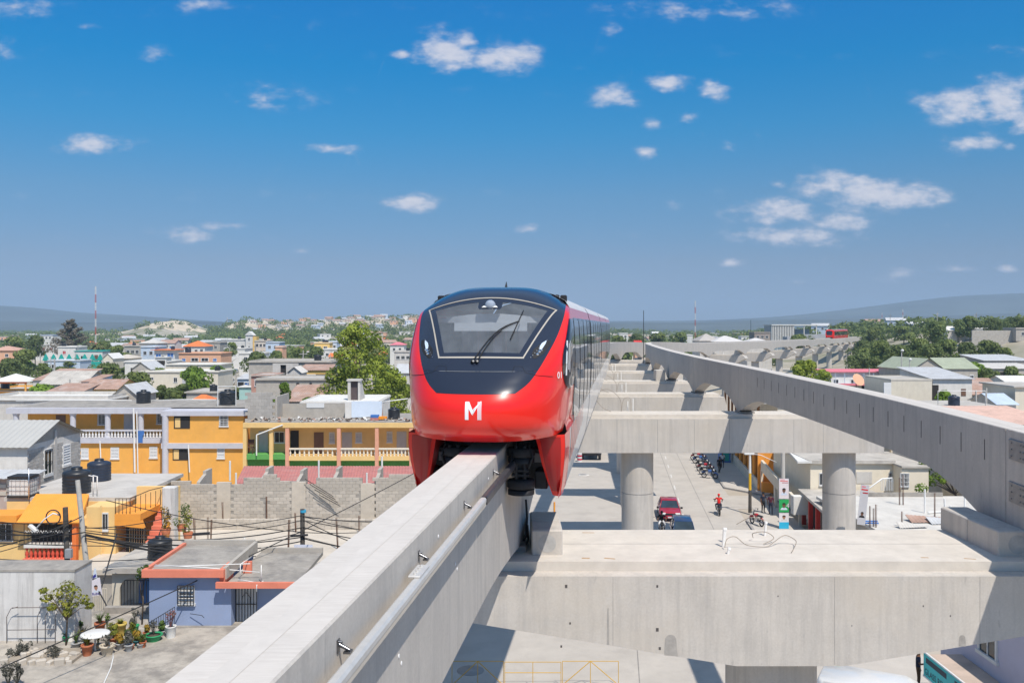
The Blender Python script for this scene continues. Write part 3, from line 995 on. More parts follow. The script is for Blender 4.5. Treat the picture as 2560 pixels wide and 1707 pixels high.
# wiper: two arms and the blade
w0, w1 = (0.478, -0.10), (0.677, 0.60)
arm = MB()
for k, dx in enumerate((0.0, 0.075)):
 pts = []
 for i in range(9):
  t = i/8
  bow = 0.10*sin(pi*t)
  pts.append(N(lerp(w0[0], w1[0], t)+0.028*sin(pi*t), lerp(w0[1]+dx, w1[1]+dx*0.2, t) - bow*0.6, 0.045 - 0.02*t))
 arm.tube(pts, 0.011, 6)
wip = arm.build('wiper', BLACK, TR)
b = MB(); b.tube([N(0.735, 0.66, 0.03), N(0.677, 0.60, 0.03), N(0.583, 0.50, 0.03)], 0.012, 6); b.build('wiper_blade', BLACK, wip)
b = MB()
for dx in (-0.02, 0.055):
 b.cyl(N(0.47, -0.10+dx, 0.0), N(0.47, -0.10+dx, 0.06), 0.035, 0.03, 10)
b.build('wiper_pivot', BLACK, wip)
b = MB()
for dx in (0.0, 0.075):
 b.cyl(N(0.468, -0.10+dx, 0.06), N(0.462, -0.095+dx, 0.075), 0.018, n=8)
b.build('pivot_cap', CHROME, wip)
# head lamps set into the mask
for sg in (-1, 1):
 def LP(s, x):
  return N(s, sg*x, 0.009)
 b = MB(); b.grid([[LP(lerp(0.495, 0.60, i/4), 0.95*lerp([1.0, .97, 1.0, 1.10, 1.22][i], [1.05, 1.17, 1.24, 1.29, 1.30][i], j/4)) for j in range(5)] for i in range(5)])
 lamp = b.build('head_lamp', BLACK, TR)
 b = MB(); b.grid([[N(lerp(0.545, 0.595, i/3), 0.95*sg*lerp([1.10, 1.10, 1.13, 1.20][i], [1.14, 1.17, 1.20, 1.215][i], j/2), 0.015) for j in range(3)] for i in range(4)])
 b.build('lens', mat('lamp_lens', (0.62, 0.72, 0.82), 0.08, 0.1, 8, coat=1.0), lamp)
 b = MB()
 for (s, x, r) in ((0.535, 1.105, 0.033), (0.52, 1.075, 0.03), (0.542, 1.145, 0.02)):
  p = N(s, sg*x*0.95, 0.008); q = N(s, sg*x*0.95, 0.024)
  b.cyl(p, q, r, r*0.7, 10)
 b.build('reflector', CHROME, lamp)
 b = MB()
 for i in range(9):
  t = i/8
  p = N(lerp(0.50, 0.60, t), sg*0.95*lerp(0.955, 1.22, t), 0.008)
  b.cyl(p, N(lerp(0.50, 0.60, t), sg*0.95*lerp(0.955, 1.22, t), 0.016), 0.009, n=6)
 b.build('screw', STEEL, lamp)
# the M emblem: solid left half, striped right half
b = MB()
def zpt(x, z, off=0.004):
 return N(s_of_z(z, x), x, off)
def decal(poly_l, poly_r):
 """band between two polylines of (x,z)"""
 n = 8
 def samp(pl, t):
  k = t*(len(pl)-1); i = min(int(k), len(pl)-2); f = k-i
  return lerp(pl[i][0], pl[i+1][0], f), lerp(pl[i][1], pl[i+1][1], f)
 b.grid([[zpt(*samp(poly_l, i/n)) for i in range(n+1)], [zpt(*samp(poly_r, i/n)) for i in range(n+1)]])
mx0, mz0, mw, mh = -0.145, 0.655, 0.29, 0.31
def mm(x, z):
 return (mx0 + x*mw, mz0 + z*mh)
decal([mm(0, 0), mm(0.0, 1)], [mm(0.22, 0), mm(0.22, 1)])
decal([mm(0.0, 1), mm(0.42, 0.28)], [mm(0.24, 1), mm(0.52, 0.45)])
for k in range(4):
 u = 0.76 + k*0.062
 decal([mm(u, 0.0), mm(u, 1)], [mm(u+0.040, 0.0), mm(u+0.040, 1)])
for k in range(4):
 q = k*0.085
 decal([mm(0.45, 0.24+q), mm(0.99-0.062*(3-k)-0.03, 0.745+q)], [mm(0.45, 0.29+q), mm(0.99-0.062*(3-k)-0.03, 0.795+q)])
b.build('emblem', LOGO, TR)

# -- body cross-section (right side, from skirt hem to roof ridge)
SECT = [(1.40, -0.98), (1.455, -0.62), (1.50, -0.25), (1.525, 0.10), (1.535, 0.25), (1.555, 0.7), (1.57, 1.3), (1.56, 1.9), (1.53, 2.42), (1.515, 2.47), (1.47, 2.66), (1.38, 2.80), (1.15, 2.93), (0.8, 3.02), (0.4, 3.07), (0.0, 3.085)]
SX = [(z, x) for x, z in SECT[:11]]
EDGE = sorted((interp(TZE, k/24), interp(TYE, k/24), interp(TXE, k/24)) for k in range(25))
def edge_y(z):                       # rear edge of the nose shell at height z
 return interp([(e[0], e[1]) for e in EDGE], z)
def edge_x(z):
 return interp([(e[0], e[2]) for e in EDGE], z)
def side_x(z, y):
 x = interp(SX, z)
 if y < 4.8:                       # draws in towards the nose
  if z < 0.3:
   return x - 0.05*max(0.0, (3.2-y)/1.6)**2
  ye = edge_y(z)
  t = max(0.0, min(1.0, (y-ye)/(4.8-ye)))
  return lerp(edge_x(z), x, t*t*(3-2*t))
 return x
def spatch(name, m, sg, ya, yb, z0, z1, ny=8, nz=8, off=0.0, parent=TR):
 """patch on the body side between y limits (functions of z)"""
 fa = ya if callable(ya) else (lambda z: ya)
 fb = yb if callable(yb) else (lambda z: yb)
 b = MB()
 rows = []
 for i in range(nz+1):
  z = lerp(z0, z1, i/nz)
  rows.append([(sg*(side_x(z, lerp(fa(z), fb(z), j/ny))+off), lerp(fa(z), fb(z), j/ny), z) for j in range(ny+1)])
 b.grid(rows, flip=sg < 0)
 return b.build(name, m, parent)
CAR_Y = [(None, 12.35), (12.75, 24.95), (25.35, 37.55), (37.95, 50.4)]
def post(parent, sg, y, z0, z1, w=0.05, m=BLACK, name='door_post'):
 return spatch(name, m, sg, y-w/2, y+w/2, z0, z1, 1, 6, 0.012, parent)
STRIPE_R = RED
for ci, (a, e) in enumerate(CAR_Y):
 first = ci == 0
 y0 = 1.75 if first else a
 body = MB()
 for sg in (-1, 1):
  # red eaves strip
  pass
 # body core: inner shell (floor, dark gangway end) so that nothing shows through
 core = MB()
 core.box(-1.2, 1.2, (y0+2.2 if first else y0+0.02), e-0.02, 0.06, 0.24)
 car = core.build('car_body', UNDER, TR)
 for sg in (-1, 1):
  ya = (lambda z: edge_y(z)-0.01) if first else (lambda z: a)
  # cantrail
  spatch('cantrail', RED if True else TWHITE, sg, (lambda z: edge_y(z)-0.002) if first else a, e, 2.45, 2.66, 10, 3, 0.0, car)
  if first:
   spatch('red_flank', RED, sg, lambda z: edge_y(z)-0.002, lambda z: 3.35 + 0.5*max(0.0, 1.3-z), 0.26, 2.45, 8, 16, 0.0, car)
   gl0 = lambda z: 3.35 + 0.5*max(0.0, 1.3-z)
  else:
   gl0 = lambda z, a=a: a
  spatch('side_glazing', GLASSD, sg, gl0, e, 0.26, 2.45, 12, 8, 0.0, car)
  # doors and pillars
  start = 3.5 if first else a+0.15
  n_p = 4 if first else 5
  for k in range(n_p+1):
   yy = lerp(start, e-0.12, k/n_p)
   post(car, sg, yy, 0.28, 2.44, 0.17)
  for k in range(n_p):
   yy0, yy1 = lerp(start, e-0.12, k/n_p), lerp(start, e-0.12, (k+1)/n_p)
   spatch('door_leaf' if k % 2 else 'window_pane', GLASSD2, sg, yy0+0.10, yy1-0.10, 0.30, 2.40, 3, 6, 0.006, car)
   if k % 2:
    post(car, sg, (yy0+yy1)/2, 0.28, 2.42, 0.035, name='door_seam')
  # white skirt
  spatch('skirt_panel', TWHITE, sg, ((lambda z: 2.60 - 0.5*z) if first else a), e, -0.98, 0.25, 14, 8, 0.0, car)
  if first:
   spatch('red_skirt_front', RED, sg, 1.60, lambda z: 2.65 - 0.5*z, -0.98, 0.255, 6, 8, 0.004, car)
   for k in range(9):
    c0 = 3.0 + k*0.62
    w = 0.46*(1-k/12)
    spatch('stripe', RED, sg, lambda z, c0=c0: c0-0.45*z, lambda z, c0=c0, w=w: c0+w-0.45*z, -0.55+0.04*k, 0.235, 2, 6, 0.004, car)
   # vent grille in the skirt
   for q in range(3):
    spatch('vent', BLACK, sg, 2.05, 2.35, -0.70+q*0.26, -0.49+q*0.26, 1, 1, 0.008, car)
 # roof
 b = MB()
 ry0 = 3.29 if first else a
 P = [(x, z) for x, z in SECT[10:]]
 prof = [(-x, z) for x, z in P] + [(x, z) for x, z in reversed(P[:-1])]
 prof = prof[::-1]
 rows = [[(x, y, z) for x, z in prof] for y in (ry0, lerp(ry0, e, .33), lerp(ry0, e, .67), e)]
 b.grid(rows, flip=False)
 b.build('roof', TGREY, car)
 # end wall and gangway bellows
 b = MB()
 ew = [(-x, z) for x, z in SECT[3:]] + [(x, z) for x, z in reversed(SECT[3:-1])]
 if not first:
  b.prism([(x*0.985, z*0.99) for x, z in ew], 'y', a+0.01, a+0.05)
  b.build('end_wall', UNDER, car)
  b = MB()
 b.prism([(x*0.985, z*0.99) for x, z in ew], 'y', e-0.05, e-0.01)
 b.build('end_wall', UNDER, car)
 if ci < 3:
  b = MB(); b.box(-1.1, 1.1, e, e+0.4, 0.3, 2.6); b.build('gangway', UNDER, car)
 # cab and saloon lining seen through the glass
 b = MB()
 b.box(-1.36, 1.36, y0+1.6 if first else a+0.1, e-0.1, 2.46, 2.5)
 b.build('ceiling', INT_L, car)
# cab interior
cabin = MB()
cabin.box(-1.2, 1.2, 2.4, 7.2, 0.245, 0.33)
cab = cabin.build('cab_floor', INT, TR)
b = MB()
b.prism([(1.2, 0.45), (1.0, 1.0), (1.25, 1.60), (1.6, 1.64), (1.8, 0.45)], 'x', -0.85, 0.85); b.build('driver_desk', INT, cab)
b = MB(); b.grid([[(x, 2.02 + 0.35*abs(x/1.1)**2, 2.34 if k else 2.52 - 0.12*(x/1.1)**2) for x in [lerp(-1.12, 1.12, i/10) for i in range(11)]] for k in range(2)]); b.build('sun_visor', INT_V, cab)
b = MB(); b.box(-0.72, 0.72, 2.02, 2.06, 2.18, 2.34); b.build('visor_drop', INT_V, cab)
for x in (-1.05, -0.62, -0.2, 0.35, 0.85):
 b = MB(); b.bbox(x-0.10, x+0.10, 4.2+abs(x)*0.9, 4.6+abs(x)*0.9, 0.34, 2.45, 0.03); b.build('saloon_panel', INT if x < 0 else INT, cab)
for x in (-0.5, 0.1, 0.62):
 b = MB(); b.cyl((x, 3.6, 0.33), (x, 3.6, 2.46), 0.02, n=8); b.build('grab_pole', STEEL, cab)
b = MB(); b.box(-1.3, 1.3, 7.1, 7.15, 0.33, 2.46); b.build('saloon_end', mat('saloon_blue_grey', (0.35, 0.40, 0.46), 0.6, 0.1, 2), cab)
# front quarter window and number
for sg in (-1, 1):
 q = MB()
 rows = []
 for i in range(15):
  z = lerp(1.08, 2.42, i/14)
  f = interp([(1.08, 0.985), (1.2, 0.955), (1.5, 0.925), (1.75, 0.925), (2.1, 0.955), (2.42, 0.985)], z)
  r = []
  for j in range(6):
   fx = lerp(f, 0.9995, j/5)
   lo, hi = 0.1, 0.9
   for _ in range(22):
    m_ = (lo+hi)/2
    if N(m_, fx*XE(m_)).z < z:
     lo = m_
    else:
     hi = m_
   p_ = N(lo, fx*XE(lo), 0.008)
   r.append((sg*p_.x, p_.y, p_.z))
  for j in range(1, 4):
   yy = lerp(edge_y(z), 3.33, j/3)
   r.append((sg*(side_x(z, yy)+0.008), yy, z))
  rows.append(r)
 q.grid(rows, flip=sg < 0)
 qw = q.build('quarter_window', GLASSD, TR)
 if sg > 0:
  b = MB()
  for x0_, x1_, z0_, z1_ in ((0.955, 0.968, 1.35, 2.0), (0.978, 0.984, 1.45, 1.95), (0.988, 0.992, 1.4, 2.0)):
   b.grid([[N(s_of_z(z, fx*1.55), fx*XE(s_of_z(z, fx*1.55)), 0.014) for fx in (x0_, x1_)] for z in (z0_, lerp(z0_, z1_, .5), z1_)])
  b.build('emblem', LOGO, qw)
  tm = mcol(text_mesh('01', 0.17, 0.001), LOGO)
  np_ = N(s_of_z(1.32, 1.36), 1.36, 0.02)
  t = put('fleet_number', tm, TR, tuple(np_), radians(58))
# skirt legs flanking the beam
for sg in (-1, 1):
 b = MB()
 outer = [(1.49, 0.255), (1.50, 0.05), (1.475, -0.3), (1.43, -0.65), (1.38, -0.98)]
 inner = [(0.93, 0.235), (0.98, 0.05), (1.05, -0.3), (1.14, -0.65), (1.23, -0.96)]
 fy = [1.42, 1.44, 1.52, 1.66, 1.86]
 rows = []
 for (ox, oz), (ix, iz), y in zip(outer, inner, fy):
  rows.append([(sg*lerp(ix, ox, t), y - 0.06*sin(pi*t), lerp(iz, oz, t)) for t in (0, .14, .3, .5, .7, .86, 1)])
 b.grid(rows, flip=sg > 0)
 back = [[(sg*ix, 4.2, iz), (sg*ix, y, iz)] for (ix, iz), y in zip(inner, fy)]
 b.grid(back)
 b.grid([[(sg*ix, y, iz-0.0), (sg*ix, 4.2, iz)] for (ix, iz), y in zip([inner[-1], outer[-1]], [fy[-1], fy[-1]])])
 b.grid([[(sg*(ox+0.004), y, oz), (sg*(ox+0.03), 2.2, oz)] for (ox, oz), y in zip(outer, fy)])
 leg = b.build('skirt_leg', RED, TR)
 b = MB()
 rows = []
 for k_ in range(9):
  v = 0.06+0.86*k_/8
  i_ = min(int(v*4), 3); f_ = v*4-i_
  o_ = [lerp(outer[i_][c], outer[i_+1][c], f_) for c in (0, 1)]
  n_ = [lerp(inner[i_][c], inner[i_+1][c], f_) for c in (0, 1)]
  y = lerp(fy[i_], fy[i_+1], f_)
  rows.append([(sg*lerp(n_[0], o_[0], t), y - 0.06*sin(pi*t) - 0.012, lerp(n_[1], o_[1], t)) for t in (.14, .3, .5, .7, .86)])
 b.grid(rows, flip=sg > 0)
 b.build('inset_panel', RED_IN, leg)
# nose underside and bogie
b = MB()
b.add([tuple(N(0.0, lerp(-1.36, 1.36, j/16))) for j in range(17)] + [(lerp(-1.36, 1.36, j/16), 3.0, 0.24) for j in range(17)], [(j, 17+j, 18+j, j+1) for j in range(16)])
b.build('nose_underside', UNDER, TR)
def gwheel(x, y, z, r=0.27, w=0.17):
 b = MB()
 b.lathe([(r*0.55, -w/2), (r*0.9, -w/2), (r, -w*0.32), (r, w*0.32), (r*0.9, w/2), (r*0.55, w/2)], (x, y, z), 24)
 ty = b.build('guide_wheel', TYRE, TR)
 b = MB(); b.lathe([(r*0.54, -w*0.3), (r*0.5, w*0.55), (r*0.2, w*0.6), (r*0.2, w*0.9), (0.02, w*0.9)], (x, y, z), 16); b.build('rim', UNDER, ty)
 b = MB(); b.lathe([(r*0.95, -w*1.15), (r*0.95, -w*0.62), (r*0.4, -w*0.62)], (x, y, z), 20); b.build('brake_ring', UNDER, ty)
for sg in (-1, 1):
 for yy in (1.75, 4.6):
  gwheel(sg*0.635, yy, -0.13)
 gwheel(sg*0.635, 1.75, -0.74)
 b = MB()
 b.bbox(0.50, 0.78, 1.62, 1.9, -0.52, -0.26, 0.03)
 b.cyl((0.56, 1.58, -0.62), (0.56, 1.58, 0.0), 0.035, n=8)
 b.cyl((0.72, 1.58, -0.62), (0.72, 1.58, 0.0), 0.035, n=8)
 for z in (-0.18, -0.32, -0.46, -0.55):
  b.bbox(0.47, 0.80, 1.55, 1.75, z-0.02, z+0.02, 0.01)
 b.tube([(0.5, 1.5, -0.1), (0.48, 1.46, -0.3), (0.55, 1.48, -0.5)], 0.02, 6)
 b.tube([(0.8, 1.6, 0.05), (0.88, 1.55, -0.2), (0.8, 1.55, -0.42)], 0.022, 6)
 b.bbox(0.80, 1.12, 2.0, 2.8, -0.45, -0.1, 0.02)
 b.bbox(0.88, 1.12, 1.9, 2.5, -0.86, -0.52, 0.02)
 b.box(0.45, 1.3, 2.6, 5.5, -0.9, 0.2)
 if sg < 0:
  b.v = [(-x, y, z) for x, y, z in b.v]
 bog = b.build('bogie_frame', UNDER, TR)
 b = MB(); b.bbox(0.84, 1.02, 1.96, 1.995, -0.36, -0.18, 0.01);
 if sg < 0:
  b.v = [(-x, y, z) for x, y, z in b.v]
 b.build('equipment_box', mat('equipment_grey', (0.20, 0.21, 0.22), 0.5, 0.1, 5), bog)
b = MB()
for yy in (2.3, 5.0):
 b.cyl((-0.16, yy, 0.24), (0.16, yy, 0.24), 0.23, n=24)
b.build('load_wheel', TYRE, TR)
# roof fin and side cameras
b = MB(); b.add([(-0.03, 4.2, 3.06), (0.03, 4.2, 3.06), (0.03, 4.45, 3.06), (-0.03, 4.45, 3.06), (0, 4.36, 3.26), (0, 4.42, 3.26)], [(0, 1, 4), (1, 2, 5, 4), (2, 3, 5), (3, 0, 4, 5)])
b.cyl((0, 4.3, 3.05), (0, 4.3, 3.12), 0.09, 0.03, 10); b.build('antenna_fin', BLACK, TR)
for sg in (-1, 1):
 b = MB(); b.bbox(sg*1.32-0.07, sg*1.32+0.07, 3.6, 3.75, 2.76, 2.93, 0.02); b.bbox(sg*1.18-0.05, sg*1.18+0.05, 3.62, 3.72, 2.84, 2.94, 0.02); b.build('side_camera', BLACK, TR)
TR2_Y = 352.0
# == terrain
def sstep(a, b, x):
 t = max(0.0, min(1.0, (x-a)/(b-a)))
 return t*t*(3-2*t)
def hgt(X, Y):
 h = 0.0
 if Y > 120:
  far = sstep(120, 700, Y)
  h += far*(2.2*mnoise.noise(Vector((X*0.004, Y*0.004, 3.1))) + 0.8*mnoise.noise(Vector((X*0.015, Y*0.015, 9.0)))) - 2.0*sstep(600, 2500, Y)
  r = X/max(Y, 1.0)
  # the built-up hill behind the big tree
  d2 = ((Y-1080)/260.0)**2
  hx = interp([(-0.42, 0.0), (-0.34, 1.0), (-0.315, 8.0), (-0.29, 12.5), (-0.25, 17.0), (-0.2, 20.5), (-0.14, 22.5), (-0.1, 23.0), (0.0, 18.0), (0.1, 7.0), (0.2, 1.0)], max(-0.42, min(0.2, r)))
  h += hx*math.exp(-d2)*(1+0.08*mnoise.noise(Vector((X*0.02, Y*0.02, 1.0))))
  # bare sandy mounds left of it
  h += 17.5*math.exp(-((X+385)/38.0)**2 - ((Y-1020)/70.0)**2)*(1+0.25*mnoise.noise(Vector((X*0.05, Y*0.05, 5.0))))
  h += 9.0*math.exp(-((X+305)/26.0)**2 - ((Y-1000)/60.0)**2)
  h += 6.0*math.exp(-((X+470)/90.0)**2 - ((Y-1000)/60.0)**2)
 # grassy bank on the right
 if X > 60:
  h += 13.8*sstep(0.0, 1.0, (X-95-0.10*(Y-200))/70.0)*math.exp(-((Y-285)/95.0)**2 if Y < 285 else -((Y-285)/500.0)**2)
 return h
def terrain_mat():
 m, t, b = _mat('dusty_ground')
 n = _noise(t, 0.035, 8, 0.7)
 c = _ramp(t, n, 0.38, 0.62, (0.40, 0.345, 0.275), (0.50, 0.45, 0.385))
 g = _noise(t, 0.012, 7, 0.65)
 f = _ramp(t, g, 0.46, 0.58, (0, 0, 0), (0.85,)*3)
 gcol = _ramp(t, _noise(t, 0.2, 5, 0.7), 0.3, 0.7, (0.085, 0.115, 0.04), (0.19, 0.20, 0.085))
 # vegetation takes over outside the streets
 geo = t.nodes.new('ShaderNodeNewGeometry')
 sp = t.nodes.new('ShaderNodeSeparateXYZ')
 t.links.new(geo.outputs['Position'], sp.inputs[0])
 mr = t.nodes.new('ShaderNodeMapRange')
 mr.inputs['From Min'].default_value = 120
 mr.inputs['From Max'].default_value = 420
 t.links.new(sp.outputs[1], mr.inputs['Value'])
 mlt = t.nodes.new('ShaderNodeMath')
 mlt.operation = 'MULTIPLY'
 t.links.new(f, mlt.inputs[0])
 t.links.new(mr.outputs[0], mlt.inputs[1])
 c = _mix(t, mlt.outputs[0], c, gcol)
 t.links.new(c, b.inputs['Base Color'])
 b.inputs['Roughness'].default_value = 0.95
 b.inputs['Specular IOR Level'].default_value = 0.1
 return m
GROUND = terrain_mat()
ys = [-150, -60, -20, 0, 15, 30, 45, 60, 80, 100, 120, 140, 160, 180, 200]
y = 200
while y < 1500:
 y *= 1.045
 ys.append(y)
while y < 4900:
 y *= 1.12
 ys.append(y)
rows = []
for Y in ys:
 w = 0.75*abs(Y) + 140
 rows.append([(lerp(-w, w, j/110), Y, hgt(lerp(-w, w, j/110), Y)) for j in range(111)])
b = MB(); b.grid(rows, 0, True)
g = b.build('ground', GROUND)
tag(g, kind='structure')

def mountain(name, pts, Yd, depth, m, seed):
 """ridge: pts = [(px, py)] skyline seen at distance Yd"""
 b = MB()
 rows = []
 n = 150
 x0, x1 = pts[0][0], pts[-1][0]
 for j in range(9):
  t = j/8
  row = []
  for i in range(n+1):
   px = lerp(x0, x1, i/n)
   zc = max(0.0, PZ(interp(pts, px), Yd))
   Y = Yd + lerp(-depth, depth*0.6, t)
   k = math.sin(min(1.0, t/0.625)*pi/2) if t <= 0.625 else math.cos((t-0.625)/0.375*pi/2)
   X = PX(px, Yd)
   z = zc*k*(1 + 0.0*i) + zc*0.22*k*(1-k)*4*mnoise.fractal(Vector((X*0.0011, Y*0.0011, seed)), 1.0, 2.1, 5)
   row.append((X, Y, z-12*(1-k)))
  rows.append(row)
 b.grid(rows, 0, True)
 o = b.build(name, m)
 return tag(o, kind='structure')
MOUNT = mat('mountain_scrub', (0.095, 0.115, 0.115), 0.95, 0.35, 0.004, dirt=0.45, dirtcol=(0.26, 0.22, 0.17), spec=0.05)
mountain('mountains', [(-900, 740), (-500, 748), (-200, 755), (0, 764), (90, 770), (200, 781), (300, 787), (420, 795), (540, 803), (640, 807), (800, 809)], 3700, 1200, MOUNT, 2.0)
mountain('mountains', [(1150, 808), (1350, 806), (1500, 803), (1620, 802), (1740, 801), (1850, 797), (1960, 790), (2060, 780), (2160, 768), (2300, 750), (2400, 740), (2520, 734), (2700, 730), (3100, 722), (3500, 740)], 3900, 1200, MOUNT, 7.0)
mountain('mountains', [(1700, 808), (1850, 802), (1960, 799), (2100, 797), (2260, 791), (2330, 790), (2420, 786), (2560, 782), (2800, 776), (3200, 790)], 2700, 700, MOUNT, 11.0)
mountain('mountains', [(-600, 800), (-200, 801), (0, 803), (250, 806), (480, 804), (700, 807), (1000, 808), (1300, 808), (1600, 807), (1900, 807), (2300, 806)], 2500, 600, MOUNT, 5.0)

# == vegetation
LEAF_A = mat_leaf('foliage_mid_green', (0.095, 0.14, 0.04), (0.28, 0.33, 0.095), 0.45, 0.4)
LEAF_B = mat_leaf('foliage_dark_green', (0.08, 0.12, 0.038), (0.23, 0.28, 0.085), 0.5, 0.4)
LEAF_Y = mat_leaf('foliage_yellow_green', (0.14, 0.20, 0.028), (0.47, 0.54, 0.075), 0.35, 0.4, dry=0.5)  # the leaves' own yellow green, with dry patches
LEAF_L = mat_leaf('foliage_bright_green', (0.09, 0.16, 0.02), (0.27, 0.40, 0.05), 0.6, 0.35)
LEAF_P = mat_leaf('foliage_grey_brown', (0.13, 0.115, 0.085), (0.30, 0.26, 0.20), 0.5, 0.35)
BARK = mat('bark', (0.13, 0.10, 0.075), 0.95, 0.3, 4)
def leaf_blob(b, rng, c, r, n, size, flat=0.8, mi=0):
 """n leaf-sized faces scattered through the outer shell of an ellipsoid"""
 vs, fs = [], []
 for _ in range(n):
  u = rng.uniform(-1, 1); th = rng.uniform(0, 2*pi); q = sqrt(1-u*u)
  d = Vector((q*cos(th), q*sin(th), u))
  rr = 0.62 + 0.42*rng.random()**0.6
  p = Vector((c[0]+d.x*r*rr, c[1]+d.y*r*rr, c[2]+d.z*r*rr*flat))
  nrm = (d + Vector((rng.uniform(-.8, .8), rng.uniform(-.8, .8), rng.uniform(-.3, .9)))).normalized()
  a = nrm.orthogonal().normalized()
  a = Matrix.Rotation(rng.uniform(0, 2*pi), 3, nrm) @ a
  e = nrm.cross(a)
  s = size*rng.uniform(0.6, 1.3)
  o = len(vs)
  vs += [tuple(p-a*s*0.5), tuple(p+e*s*0.36-nrm*s*0.1), tuple(p+a*s*0.62), tuple(p-e*s*0.36-nrm*s*0.1)]
  fs.append((o, o+1, o+2, o+3))
 b.add(vs, fs, mi)
def crown_mesh(seed, H, Wd, blobs, n, size, flat=0.8, lift=0.35):
 """uneven crown of overlapping leaf clumps; base at z=0, height H, width Wd"""
 rng = random.Random(seed)
 b = MB()
 cs = []
 for k in range(blobs):
  t = rng.random()
  ang = rng.uniform(0, 2*pi)
  zz = lift + (1-lift)*t
  prof = sin(pi*min(1.0, 0.18+0.80*t))**0.75
  rad = rng.random()**0.6*prof*Wd*0.40
  r = Wd*rng.uniform(0.13, 0.24)*(0.75+0.45*prof)
  c = (rad*cos(ang), rad*sin(ang), min(H - r*0.8, zz*H))
  cs.append((c, r))
  leaf_blob(b, rng, c, r, n, size, flat)
 return b, cs
def trunk_builder(H, r, cs, lift, rng):
 b = MB()
 fork = (rng.uniform(-.1, .1)*H*0.2, rng.uniform(-.1, .1)*H*0.2, H*lift*0.8)
 b.tube([(0, 0, -0.4), (fork[0]*0.5, fork[1]*0.5, fork[2]*0.5), fork], r, 8, r1=r*0.7)
 for c, rr in cs[:7]:
  mid = (lerp(fork[0], c[0], .5), lerp(fork[1], c[1], .5), lerp(fork[2], c[2], .6))
  b.tube([fork, mid, c], r*0.5, 6, r1=r*0.12)
 return b
PROTO = {}
def tree_proto(key, seed, H, Wd, blobs, n, size, leaf, lift=0.35, flat=0.8, tr=0.22):
 b, cs = crown_mesh(seed, H, Wd, blobs, n, size, flat, lift)
 t = trunk_builder(H, tr, cs, lift, random.Random(seed+5))
 PROTO[key] = (b.mesh('crown', leaf), t.mesh('trunk', BARK), H, Wd)
tree_proto('a', 1, 8.0, 8.0, 17, 150, 0.62, LEAF_A)
tree_proto('b', 2, 9.0, 9.5, 19, 150, 0.66, LEAF_B)
tree_proto('c', 3, 6.0, 8.5, 15, 150, 0.60, LEAF_A, 0.3, 0.7)
tree_proto('d', 4, 7.0, 6.0, 13, 150, 0.55, LEAF_B, 0.3)
tree_proto('l', 5, 5.0, 5.0, 12, 150, 0.45, LEAF_L, 0.2)
tree_proto('y', 6, 7.0, 8.0, 18, 170, 0.5, LEAF_Y, 0.2, 0.75)
tree_proto('p', 8, 12.0, 12.0, 22, 170, 0.6, LEAF_P, 0.2, 0.7)
def tree(key, px, py_top, Y, h=None, w=None, label=None, group=None, zb=None, name='tree', X=None):
 cme, tme, H, Wd = PROTO[key]
 X = PX(px, Y) if X is None else X
 zb = hgt(X, Y) if zb is None else zb
 H2 = (PZ(py_top, Y) - zb) if h is None else h
 W2 = (w*Y/F) if w else H2*Wd/H
 t = thing(name, label or 'green tree in the town', 'tree', (X, Y, zb), random.uniform(0, 6.28), group)
 hc = min(H2, 1.25*W2*H/Wd)
 put('crown', cme, t, (0, 0, H2-hc), scale=(W2/Wd, W2/Wd, hc/H))
 put('trunk', tme, t, scale=(min(1.0, W2/Wd*1.2), min(1.0, W2/Wd*1.2), H2/H))
 return t

